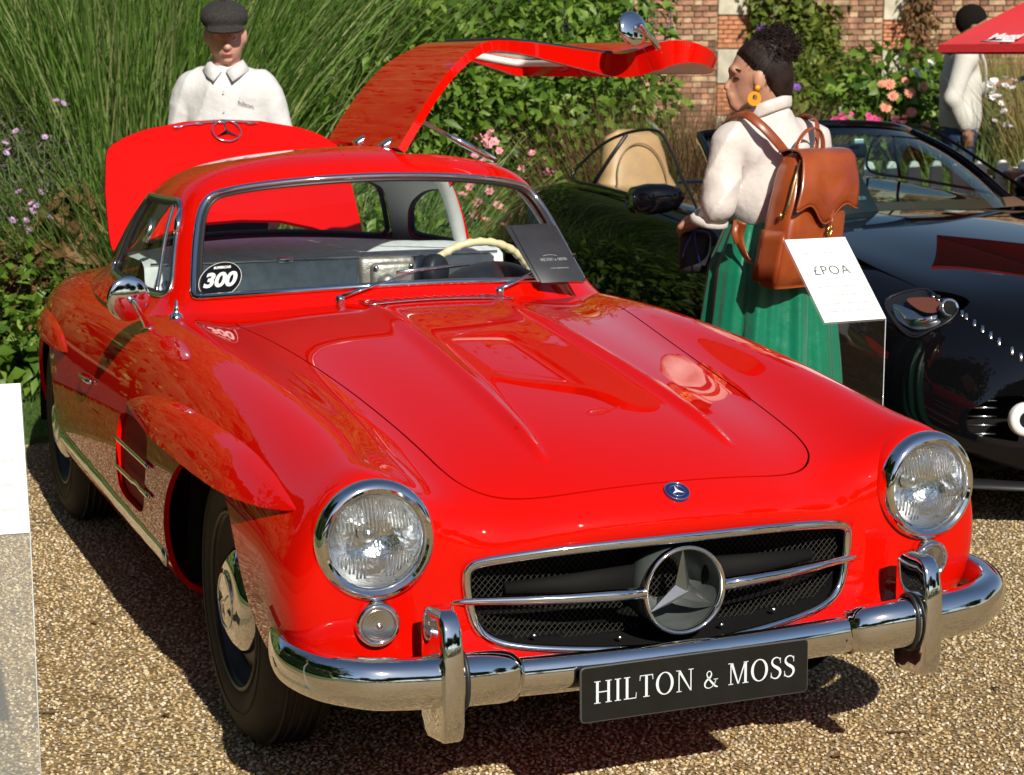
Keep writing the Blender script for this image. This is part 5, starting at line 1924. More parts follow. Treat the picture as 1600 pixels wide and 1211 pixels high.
for i, (cx_, cz_, w_, h_) in enumerate(stones):
    V, F = rbox((w_, .08, h_), .008, 1)
    mk('stone_block', xf(V, Matrix.Translation((cx_, .0, cz_))), F, STONE, WALL, smooth=False)
# which bricks the drive sees largest: those in the open stretches of the wall
def seen(cx_, cz_):
    px = 800 + cx_ * SPX
    py = 106.5 - (cz_ + .1 - 1.5556) * SPX
    if not (985 < px < 1600 and -4 < py < 190):
        return False
    if 1170 < px < 1335 and py > -5:
        return False
    if px < 1130 and py > 62:
        return False
    if px > 1420 and py > 10 and (px - 1440) * .5 > 110 - py:
        return False
    if 1140 < px < 1250 and py > 50:
        return False
    return True
vis = [c for c in cands if seen(c[0], c[1])]
wr.shuffle(vis)
vis_t = [c for c in vis if c[3] == 't'][:60]
vis_n = sorted([c for c in vis if c[3] == 'n'], key=lambda c: -c[2])[:240]
single = set(id(c) for c in vis_t + vis_n)
mb = {0: MB(), 1: MB(), 2: MB(), 3: MB()}
for c in cands:
    w_, kd = c[2], c[3]
    h_ = c[4] if kd == 't' else CH - .011
    mi = 3 if kd == 't' else int(wr.choice(3, p=[.40, .25, .35]))
    mm = TERRA if kd == 't' else BRICKM[mi]
    off = wr.normal() * .0025
    if id(c) in single:
        key = (round(w_, 3), round(h_, 3), mi)
        if key not in meshes:
            meshes[key] = brick_mesh(w_, h_, .05, mm)
        o = bpy.data.objects.new('brick', meshes[key])
        o.location = (c[0], off, c[1])
        link(o, WALL)
    else:
        x0, x1, z0, z1, y0 = c[0] - w_ / 2, c[0] + w_ / 2, c[1] - h_ / 2, c[1] + h_ / 2, -.025 + off
        V = [(x0, y0, z0), (x1, y0, z0), (x1, y0, z1), (x0, y0, z1), (x0, .02, z0), (x1, .02, z0), (x1, .02, z1), (x0, .02, z1)]
        mb[mi].add(V, [[0, 1, 2, 3], [0, 4, 5, 1], [1, 5, 6, 2], [2, 6, 7, 3], [3, 7, 4, 0]])
allb = MB()
for mi in range(4):
    allb.add(mb[mi].V, mb[mi].F, mi)
def fieldbrick(name, col):
    m = mat(name, col, rough=.9, var=.45, vscale=6, bump=.4, bscale=50)
    return m
o = allb.build('brickwork', [fieldbrick('brown brickwork', (.24, .13, .08)), fieldbrick('red brickwork', (.34, .18, .115)), fieldbrick('buff brickwork', (.42, .29, .18)), TERRA], WALL, smooth=False, angle=None)
kind(o, 'stuff')
# climber on the wall between the piers
b6 = blobs_at([(1225, 10, 24.6, .55, .28, .6), (1255, 60, 24.6, .55, .28, .5), (1285, 110, 24.6, .42, .28, .5), (1225, 120, 24.6, .42, .28, .5), (1270, 170, 24.3, .6, .35, .5), (1210, 190, 24.3, .5, .35, .5), (1240, -40, 24.7, .6, .25, .5), (1310, 195, 24.2, .45, .35, .3), (1300, 30, 24.7, .25, .2, .4)])
shrub('wall_climber', 'bushy green climber covering the brick wall behind the woman', b6, 8000, .12, .085, LEAF_V, 5, 41, on(1260, 24.4), parts=60, cat='climber')
b7 = blobs_at([(1430, 20, 24.3, .15, .15, .4), (1450, 60, 24.3, .16, .14, .4), (1436, 95, 24.2, .18, .15, .35), (1445, -20, 24.3, .2, .15, .3)])
shrub('wall_creeper', 'thin dry creeper hanging on the wall beside the second stone pier', b7, 500, .10, .06, LEAF_DRY, 6, 42, on(1440, 24.2), cat='climber', droop=1.0)
# dahlia border
b8 = blobs_at([(1390, 160, 15.2, .55, .45, .42), (1440, 180, 15.2, .5, .4, .4), (1350, 190, 15.4, .5, .4, .35), (1480, 160, 15.5, .4, .4, .35), (1400, 240, 15.2, .7, .5, .5), (1500, 235, 15.2, .5, .5, .5)])
shrub('dahlia_bush', 'dark green dahlia bush with salmon flowers behind the black car', b8, 3800, .11, .07, LEAF_A, 8, 43, on(1420, 15.3), parts=20)
dah = [((1390, 132), 'topmost salmon dahlia bloom on the bush'), ((1395, 150), 'salmon dahlia bloom in the middle of the cluster'), ((1384, 168), 'lowest left salmon dahlia bloom'), ((1422, 145), 'salmon dahlia bloom right of the cluster'), ((1424, 176), 'salmon dahlia bloom low on the right'), ((1442, 136), 'salmon dahlia bloom next to the grey blazer'), ((1378, 131), 'small salmon dahlia bloom at the upper left'), ((1447, 198), 'orange dahlia bloom just above the black car roof edge'), ((1414, 127), 'half hidden salmon dahlia bloom at the top')]
for i, ((px, py), lab) in enumerate(dah):
    p = at(px, py, 14.65 + .05 * (i % 3))
    t = thing('dahlia', lab, 'flower', (p.x, p.y, p.z), 0, 'dahlias on the bush')
    r = .052 if i not in (6, 8) else .038
    for g in range(4):
        V, F = rosette(12, r * (1 - .2 * g), .15 + .35 * g, frng, 1)
        f = (-fw + Vector((frng.normal() * .2, 0, .3)))
        M = f.to_track_quat('Z', 'Y').to_matrix().to_4x4()
        mk('petal_ring', xf(V, M), F, PET_SALMON, t, smooth=False)
    V, F = sweep([(0, .02, -.01), (.02, .1, -.2), (.03, .3, -.5)], .004, 5)
    mk('stalk', V, F, STALK, t)
for px, py, lab, m in ((1316, 188, 'magenta flower cluster left of the dahlias', PET_MAG), (1362, 187, 'magenta flower cluster below the dahlias', PET_MAG), (1404, 188, 'dark maroon flower cluster below the dahlias', PET_DARK), (1582, 172, 'dark maroon flower cluster by the straw grass', PET_DARK)):
    hs = [at(px + frng.normal() * 7, py + frng.normal() * 5, 14.4 + frng.normal() * .05) for _ in range(14)]
    flower_plant('flower_cluster', lab, on(px, 14.4), hs, .028, m, 6, 1, stalk=False)
hs = [at(1545 + frng.normal() * 5 + 45 * frng.random(), 120 + 80 * frng.random(), 13.2) for _ in range(18)] + [at(1430 + 30 * frng.random(), 95 + 25 * frng.random(), 14.6) for _ in range(6)]
flower_plant('cosmos_plant', 'scattered small white cosmos flowers round the man in the blazer', on(1520, 13.2), hs, .030, PET_WHITE, 7, 1)
flower_plant('purple_clematis', 'few purple flowers dotted on the wall climber', on(1260, 22.4), [at(px, py, 23.9) for px, py in ((1190, 45), (1245, 137), (1300, 200))], .07, PET_PURP, 6, 1)
# white picket fence beyond the black car
PF = thing('picket_fence', 'white wooden picket fence with rounded tops beyond the black car', 'fence', on(1450, 10.6), -YAW + .22)
WHITEPAINT = mat('white fence paint', (.80, .82, .80), rough=.55, var=.05, vscale=10)
gz0 = 0
for i in range(-8, 12):
    prof = [(-.036, .12), (.036, .12), (.036, .98), (.030, 1.02), (.018, 1.045), (0, 1.052), (-.018, 1.045), (-.030, 1.02), (-.036, .98)]
    k = len(prof)
    V = [(x + i * .132, -.011, z) for x, z in prof] + [(x + i * .132, .011, z) for x, z in prof]
    mk('picket', V, [list(range(k)), list(range(2 * k - 1, k - 1, -1))] + [[j, j + k, (j + 1) % k + k, (j + 1) % k] for j in range(k)], WHITEPAINT, PF, smooth=False)
for z in (.30, .80):
    V, F = rbox((2.75, .03, .075), .004, 1)
    mk('rail', xf(V, Matrix.Translation((.2, .027, z))), F, WHITEPAINT, PF, smooth=False)
for x in (-1.1, .2, 1.5):
    V, F = rbox((.08, .08, .95), .006, 1)
    mk('post', xf(V, Matrix.Translation((x, .085, .475))), F, WHITEPAINT, PF, smooth=False)

# ------------------------------------------------------------------ loose gravel stones scattered over the drive
gr = np.random.default_rng(11)
def scatter(x0, x1, y0, y1, sp):
    nx, ny = int((x1 - x0) / sp), int((y1 - y0) / sp)
    X, Y = np.meshgrid(np.arange(nx), np.arange(ny))
    P = np.stack([x0 + (X.ravel() + gr.random(nx * ny)) * sp, y0 + (Y.ravel() + gr.random(nx * ny)) * sp], 1)
    return P
P = np.concatenate([scatter(-2.6, 3.6, -1.3, .9, .0125), scatter(-2.2, .4, .9, 2.2, .0135), scatter(.8, 4.4, .9, 2.0, .0140), scatter(-2.0, -.2, 2.2, 3.9, .0150)])
d = (P[:, 0] - CAM_POS.x) * math.sin(YAW) + (P[:, 1] - CAM_POS.y) * math.cos(YAW)
s = (P[:, 0] - CAM_POS.x) * math.cos(YAW) - (P[:, 1] - CAM_POS.y) * math.sin(YAW)
keep = (np.abs(s) < d * .52) & (d > 2.4)
under = (np.abs(P[:, 0]) < .55) & (P[:, 1] > .35) & (P[:, 1] < 3)
lw = sd_poly(P[:, 0], P[:, 1], lawn_a) < 0
pn = .5 + .5 * np.sin(P[:, 0] * 2.1 + 1.3 * np.sin(P[:, 1] * 1.7)) * np.sin(P[:, 1] * 2.6 + np.sin(P[:, 0] * 3.1))
P = P[keep & ~under & ~lw & (gr.random(len(P)) < .72 + .28 * pn)]
me = bpy.data.meshes.new('gravel')
me.vertices.add(len(P))
me.vertices.foreach_set('co', np.concatenate([P, np.full((len(P), 1), .0025)], 1).astype(np.float32).ravel())
me.update()
GV_ = link(bpy.data.objects.new('gravel', me))
kind(GV_, 'stuff')
GV_['label'] = 'loose tan and grey gravel covering the drive'
def pebble_mat():
    m, nt, b = new_mat('pebble stone')
    oi = nt.nodes.new('ShaderNodeObjectInfo')
    rp = nt.nodes.new('ShaderNodeValToRGB')
    cols = [(.27, .20, .12), (.42, .31, .16), (.52, .39, .20), (.60, .47, .28), (.38, .32, .24), (.67, .56, .37), (.48, .33, .16), (.73, .64, .49)]
    el = rp.color_ramp.elements
    while len(el) < len(cols):
        el.new(.5)
    rp.color_ramp.interpolation = 'CONSTANT'
    for i, c in enumerate(cols):
        el[i].position = i / len(cols)
        el[i].color = (*c, 1)
    nt.links.new(oi.outputs['Random'], rp.inputs['Fac'])
    nt.links.new(rp.outputs['Color'], b.inputs['Base Color'])
    b.inputs['Roughness'].default_value = .75
    b.inputs['Specular IOR Level'].default_value = .3
    return m
PEB = pebble_mat()
ng = bpy.data.node_groups.new('scatter stones', 'GeometryNodeTree')
ng.interface.new_socket('Geometry', in_out='INPUT', socket_type='NodeSocketGeometry')
ng.interface.new_socket('Geometry', in_out='OUTPUT', socket_type='NodeSocketGeometry')
gi = ng.nodes.new('NodeGroupInput')
go = ng.nodes.new('NodeGroupOutput')
ip = ng.nodes.new('GeometryNodeInstanceOnPoints')
ico = ng.nodes.new('GeometryNodeMeshIcoSphere')
ico.inputs['Radius'].default_value = 1.0
ico.inputs['Subdivisions'].default_value = 1
sm_ = ng.nodes.new('GeometryNodeSetMaterial')
sm_.inputs['Material'].default_value = PEB
rv = ng.nodes.new('FunctionNodeRandomValue')
rv.data_type = 'FLOAT_VECTOR'
rv.inputs[0].default_value = (.0028, .0024, .0014)
rv.inputs[1].default_value = (.0074, .0058, .0038)
rr_ = ng.nodes.new('FunctionNodeRandomValue')
rr_.data_type = 'FLOAT_VECTOR'
rr_.inputs[0].default_value = (-.45, -.45, 0)
rr_.inputs[1].default_value = (.45, .45, 6.283)
rr_.inputs['Seed'].default_value = 3
ng.links.new(gi.outputs[0], ip.inputs['Points'])
ng.links.new(ico.outputs[0], sm_.inputs['Geometry'])
ng.links.new(sm_.outputs[0], ip.inputs['Instance'])
ng.links.new(rv.outputs[0], ip.inputs['Scale'])
ng.links.new(rr_.outputs[0], ip.inputs['Rotation'])
ng.links.new(ip.outputs[0], go.inputs[0])
md = GV_.modifiers.new('scatter', 'NODES')
md.node_group = ng
# lawn blades near the gravel edge
rng = np.random.default_rng(21)
n = 14000
q = np.stack([-2.2 + 3.6 * rng.random(n), 3.55 + 1.8 * rng.random(n)], 1)
q = q[sd_poly(q[:, 0], q[:, 1], lawn_a) < -.01]
V, F, r = blades(len(q), .001, .05, rng, .004, .8, .6, seg=2)
V = V.reshape(len(q), 6, 3)
V[:, :, 0] += q[:, None, 0]
V[:, :, 1] += q[:, None, 1]
V[:, :, 2] += .028
o = attr_mesh('grass', V.reshape(-1, 3), F, plant_mat('lawn blade', [(.05, .10, .012), (.08, .15, .02), (.12, .19, .035)], .5, .3), r)
kind(o, 'stuff')

# ------------------------------------------------------------------ surroundings of the drive, out of frame: trees and hedges that the paint and chrome mirror
def core(parent, blobs, base, m, k=.80):  # solid blobs added inside crowns to block sky gaps in the reflections
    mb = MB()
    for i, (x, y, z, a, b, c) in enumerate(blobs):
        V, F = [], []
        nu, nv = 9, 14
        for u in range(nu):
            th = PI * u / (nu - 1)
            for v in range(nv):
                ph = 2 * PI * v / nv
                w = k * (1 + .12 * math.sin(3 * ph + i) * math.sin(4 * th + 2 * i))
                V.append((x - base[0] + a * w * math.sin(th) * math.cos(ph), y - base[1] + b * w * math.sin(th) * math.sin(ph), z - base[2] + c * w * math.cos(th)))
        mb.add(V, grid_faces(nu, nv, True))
    kind(mb.build('gap_filler_core', m, parent, angle=None), 'stuff')
CORE = mat('gap filler green', (.035, .055, .014), rough=.9, col2=(.09, .13, .03), vscale=5, bump=1.0, bscale=9)  # shared by the added gap-blocking cores
def tree(label, x, y, h, w, seed, m=None):
    rng = np.random.default_rng(seed)
    bl = [(x + rng.normal() * w * .35, y + rng.normal() * w * .35, h * (.45 + .45 * rng.random()), w * .5 * (.7 + .5 * rng.random()), w * .5 * (.7 + .5 * rng.random()), h * .2) for _ in range(9)]
    root = thing('garden_tree', label, 'tree', (x, y, 0))
    V, F = sweep([(0, 0, -.1), (.05, 0, h * .3), (0, .05, h * .6)], [h * .035, h * .028, h * .015], 8)
    mk('trunk', V, F, BARK, root)
    core(root, bl, (x, y, 0), CORE)
    P, O, k = blob_points([(a - x, b - y, c, d, e, f) for a, b, c, d, e, f in bl], 3000, rng)
    D = unit(O + rng.normal(size=P.shape) * .7)
    V, F = leaf_geo(P, D, unit(O + rng.normal(size=P.shape) * .6), np.full(3000, .6) * (.6 + .8 * rng.random(3000)), np.full(3000, .5))
    kind(attr_mesh('crown', V, F, m or LEAF_D, np.repeat(rng.random(3000), 5), root), 'stuff')
for i, (x, y, h, w, lab) in enumerate([(-14, -9, 11, 8, 'tall tree left of the lawn, nearest the photographer'), (-15, -2, 12, 8, 'tall tree left of the lawn, level with the red car'), (-14, 5, 11, 8, 'tall tree left of the border'), (-15, 12, 12, 8, 'tall tree at the back left of the garden'), (-26, -22, 8, 7, 'tree across the lawn behind the photographer, first from the left'), (-16, -30, 9, 8, 'tree across the lawn behind the photographer, second from the left'), (-5, -34, 8, 8, 'tree straight behind the photographer'), (6, -33, 9, 8, 'tree behind the photographer, second from the right'), (17, -30, 8, 8, 'tree behind the photographer, at the far right'), (28, -22, 9, 8, 'tree far to the right of the drive'), (34, -6, 9, 8, 'tree beyond the right end of the row of cars')]):
    tree(lab, x, y, h, w, 300 + i)
for i, (x, y, lab) in enumerate([(-9.5, -4.5, 'tall garden shrub left of the drive, nearest the photographer'), (-9.2, -.5, 'tall garden shrub left of the drive, level with the red car nose'), (-9.0, 3.0, 'tall garden shrub left of the drive, level with the red car tail'), (-8.4, 6.5, 'tall garden shrub left of the border')]):
    gb = [(x + dx, y + dy, z, 1.1, 1.6, 1.1) for dx, dy, z in ((0, 0, .9), (.2, 1.2, 1.9), (-.2, -1.2, 2.0), (0, .3, 2.9), (0, 1.4, .9), (0, -1.4, 1.0), (0, -.9, 3.4), (0, 1.0, 3.6))]
    sh_ = shrub('garden_shrub', lab, gb, 3200, .20, .13, LEAF_A, 4, 320 + i, (x, y, 0))
    core(sh_, gb, (x, y, 0), CORE, .9)
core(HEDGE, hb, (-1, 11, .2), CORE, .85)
for i, (x, y, lab) in enumerate([(-2.9, 6.6, 'rounded green border shrub left of the asters'), (-4.4, 7.0, 'rounded green border shrub second left of the asters'), (-6.2, 7.4, 'rounded green border shrub furthest left of the asters')]):
    gb = [(x + dx, y + dy, z, .75, .7, .7) for dx, dy, z in ((0, 0, .5), (.4, .2, 1.1), (-.4, .1, 1.2), (0, .3, 1.8))]
    sh_ = shrub('border_shrub', lab, gb, 2200, .11, .07, LEAF_A, 3, 360 + i, (x, y, .05))
    core(sh_, gb, (x, y, .05), CORE, .88)
shrub('garden_hedge', 'long clipped hedge far behind the photographer', [(x, -38, 1.2, 2.2, 1.2, 1.5) for x in np.arange(-40, 41, 3.4)], 4000, .7, .55, LEAF_D, 3, 340, (0, -38, 0), cat='hedge')

# fallen leaves and twigs on the gravel
lr = np.random.default_rng(9)
for i, (px, py) in enumerate([(75, 822), (150, 980), (255, 1120), (1420, 1150), (1545, 1080), (1300, 1190), (60, 1120), (1500, 860), (200, 905), (700, 1195)]):
    dv_ = fw + rt * ((px - 800) / 2948.5) + up * ((605.5 - py) / 2948.5)
    g_ = CAM_POS + dv_ * (-CAM_POS.z / dv_.z)
    a = lr.random() * 6.28
    dr = Vector((math.cos(a), math.sin(a), 0))
    where = ['beside the information stand', 'left of the rear sill', 'left of the front tyre', 'in front of the right bumper end', 'right of the chrome bumper', 'at the bottom right of the drive', 'under the information stand', 'under the black car nose', 'in the shade line of the sill', 'in front of the number plate'][i]
    if i % 3 == 0:
        t = thing('twig', 'thin dry twig lying on the gravel ' + where, 'twig', (g_.x, g_.y, 0))
        V, F = sweep([tuple(-dr * .05 + Vector((0, 0, .007))), (.004, .003, .010), tuple(dr * .045 + Vector((0, 0, .008)))], [.0022, .002, .0012], 6)
        mk('stick', V, F, BARK, t)
    else:
        t = thing('fallen_leaf', 'small dry leaf lying on the gravel ' + where, 'leaf', (g_.x, g_.y, 0))
        V, F = leaf_geo(np.array([[0, 0, .009]]), np.array([[dr.x, dr.y, .12]]), np.array([[.2, .1, 1.0]]), np.array([.038]), np.array([.022]))
        attr_mesh('blade', V, F, LEAF_DRY, np.full(5, lr.random()), t)
# ------------------------------------------------------------------ people: one continuous skin grown from blended limbs
def surf_nets(D, lo, h):
    """smooth closed surface of a sampled distance field (naive surface nets)"""
    n = np.array(D.shape)
    s = D < 0
    cell = np.zeros(n - 1, bool)
    corners = [(i, j, k) for i in (0, 1) for j in (0, 1) for k in (0, 1)]
    sl = lambda c: tuple(slice(c[a], n[a] - 1 + c[a]) for a in range(3))
    cnt = sum(s[sl(c)].astype(int) for c in corners)
    cell = (cnt > 0) & (cnt < 8)
    acc = np.zeros(tuple(n - 1) + (3,))
    num = np.zeros(tuple(n - 1))
    for c in corners:
        for a in range(3):
            if c[a]:
                continue
            d = list(c)
            d[a] = 1
            A_, B_ = D[sl(c)], D[sl(d)]
            m = (A_ < 0) != (B_ < 0)
            t = np.where(m, A_ / np.where(m, A_ - B_, 1), 0)
            for b in range(3):
                acc[..., b] += np.where(m, c[b] + (t if b == a else 0), 0)
            num += m
    idx = -np.ones(tuple(n - 1), int)
    idx[cell] = np.arange(cell.sum())
    P = np.argwhere(cell) + acc[cell] / num[cell][:, None]
    V = np.array(lo) + P * h
    F = []
    for a in range(3):
        b, c = (a + 1) % 3, (a + 2) % 3
        A_ = np.take(s, range(n[a] - 1), a)
        B_ = np.take(s, range(1, n[a]), a)
        m = A_ != B_
        q = np.argwhere(m)
        q = q[(q[:, b] > 0) & (q[:, c] > 0) & (q[:, b] < n[b] - 1) & (q[:, c] < n[c] - 1)]
        if not len(q):
            continue
        def g(db, dc):
            r = q.copy()
            r[:, b] += db
            r[:, c] += dc
            return idx[r[:, 0], r[:, 1], r[:, 2]]
        quad = np.stack([g(-1, -1), g(0, -1), g(0, 0), g(-1, 0)], 1)
        fl = ~A_[tuple(q.T)]
        quad[fl] = quad[fl][:, ::-1]
        F.append(quad)
    F = np.concatenate(F)
    return V, F[(F >= 0).all(1)]
def smin(a, b, k):
    h = np.clip(.5 + .5 * (b - a) / k, 0, 1)
    return b + (a - b) * h - k * h * (1 - h)
def smax(a, b, k):
    return -smin(-a, -b, k)
def s_cap(P, a, b, r1, r2=None):
    r2 = r1 if r2 is None else r2
    a, b = np.array(a, float), np.array(b, float)
    d = b - a
    t = np.clip(((P - a) @ d) / (d @ d + 1e-9), 0, 1)
    return np.linalg.norm(P - a - t[..., None] * d, axis=-1) - (r1 + (r2 - r1) * t)
def s_ell(P, c, r, R=None):
    q = P - np.array(c)
    if R is not None:
        q = q @ np.array(R)
    r = np.array(r)
    k0 = np.linalg.norm(q / r, axis=-1)
    k1 = np.linalg.norm(q / r ** 2, axis=-1)
    return k0 * (k0 - 1) / (k1 + 1e-9)
def chain(P, prims, k=.03):
    d = None
    for p in prims:
        f = s_cap(P, *p[1:]) if p[0] == 'c' else s_ell(P, *p[1:])
        d = f if d is None else smin(d, f, k)
    return d
def sdf_obj(name, fn, lo, hi, h, m, parent, iters=2):
    n = [int((b - a) / h) + 1 for a, b in zip(lo, hi)]
    g = np.stack(np.meshgrid(*[a + h * np.arange(k) for a, k in zip(lo, n)], indexing='ij'), -1)
    V, F = surf_nets(fn(g), lo, h)
    # light smoothing
    for _ in range(iters):
        acc = np.zeros_like(V)
        cnt = np.zeros(len(V))
        for a in range(4):
            b = (a + 1) % 4
            np.add.at(acc, F[:, a], V[F[:, b]])
            np.add.at(acc, F[:, b], V[F[:, a]])
            np.add.at(cnt, F[:, a], 1)
            np.add.at(cnt, F[:, b], 1)
        V = V * .5 + .5 * acc / np.maximum(cnt, 1)[:, None]
    return mk(name, V, F, m, parent)
SKIN = mat('light skin', (.68, .36, .26), rough=.5, var=.06, vscale=25, sub=.08, bump=.05, bscale=300)
SKIN_D = mat('brown skin', (.30, .15, .095), rough=.5, var=.06, vscale=25, sub=.05)
SKIN_W = mat('tanned skin', (.50, .27, .18), rough=.5, var=.06, vscale=25, sub=.08)
LIPS = mat('lips', (.48, .16, .15), rough=.4)
WHITESHIRT = mat('white cotton', (.64, .64, .65), rough=.7, sheen=.1, bump=.8, bscale=13)
BLOUSE = mat('white satin blouse', (.64, .60, .575), rough=.55, sheen=.2, bump=.8, bscale=14)
SKIRT = mat('green satin', (.0, .155, .082), rough=.33, var=.1, vscale=5, sheen=.2, bump=.5, bscale=16)
HAIR = mat('dark curly hair', (.010, .006, .005), rough=.55, col2=(.024, .012, .009), vscale=40, spec=.25)
HAIR_S = mat('short black hair', (.010, .008, .007), rough=.9, spec=.1, bump=.8, bscale=160)
TWEED = mat('dark tweed', (.026, .023, .021), rough=.9, var=.5, vscale=140, bump=.3, bscale=220)
TROUSER = mat('navy trousers', (.02, .024, .035), rough=.85, bump=.2, bscale=30)
BLAZER = mat('pale grey blazer', (.60, .585, .54), rough=.85, var=.06, vscale=80, bump=.25, bscale=20)
JEANS = mat('blue jeans', (.03, .06, .16), rough=.85, var=.25, vscale=60)
SHOE = mat('dark shoe leather', (.03, .02, .015), rough=.4)
LEATHER = mat('tan brown leather', (.36, .075, .014), rough=.27, col2=(.22, .035, .008), vscale=5, coat=.5, coat_r=.15, bump=.15, bscale=25)
LEATHER_D = mat('strap leather', (.26, .055, .014), rough=.35, var=.2, vscale=20, coat=.3)
BRASS = mat('brass', (.75, .55, .22), rough=.25, metal=1.0)
EARO = mat('orange earring', (.80, .32, .01), rough=.35, coat=.3)
BLUERIB = mat('blue ribbon', (.02, .05, .45), rough=.5)
EYEW = mat('eye', (.02, .015, .012), rough=.2)
def hand_prims(w, fwd, nrm, L=.18, curl=.5, thumb_side=1):
    """palm and five unequal, bent fingers from the wrist w"""
    f = np.array(Vector(fwd).normalized())
    n = np.array((Vector(nrm) - Vector(fwd).normalized() * Vector(nrm).dot(Vector(fwd).normalized())).normalized())
    s = np.cross(f, n)
    w = np.array(w)
    pr = [('c', w, w + f * L * .42, .024, .030), ('c', w + f * L * .2 + s * .018, w + f * L * .45 + s * .026, .018, .014), ('c', w + f * L * .2 - s * .018, w + f * L * .45 - s * .026, .018, .014)]
    for i, (o, le) in enumerate(((-.030, .36), (-.010, .44), (.011, .46), (.031, .42))):
        a = w + f * L * .45 + s * o
        b = a + (f * (1 - curl * .3) + n * curl * .5) * L * le * .5
        c = b + (f * (1 - curl * .9) + n * curl * 1.0) * L * le * .5
        pr += [('c', a, b, .0098, .009), ('c', b, c, .009, .0075)]
    a = w + f * L * .15 + s * .03 * thumb_side
    b = a + (f * .6 + s * .6 * thumb_side + n * .25) * L * .22
    c = b + (f * .8 + s * .2 * thumb_side + n * .4) * L * .18
    pr += [('c', a, b, .013, .011), ('c', b, c, .011, .008)]
    return pr
def folds(P, amp, f1, ph=0.0):
    """cloth creases: soft waves with narrow ridges, finer towards the hem and elbows"""
    x, y, z = P[..., 0], P[..., 1], P[..., 2]
    w1 = f1 * (z * .9 + .55 * x + .3 * y) + 2.2 * np.sin(5 * x + ph) + 1.3 * np.sin(7 * y - 3 * z) + ph
    w2 = f1 * 1.6 * (z * .45 - .85 * x + .4 * y) + 1.7 * np.sin(6 * z) + ph * 2
    ridge = lambda w: 1 - 2 * np.abs(np.sin(w / 2)) ** .7
    return -amp * (.6 * ridge(w1) * (.5 + .5 * np.sin(4 * x + 3 * z + ph)) + .5 * ridge(w2) * (.5 + .5 * np.sin(5 * z - 4 * x + ph)))
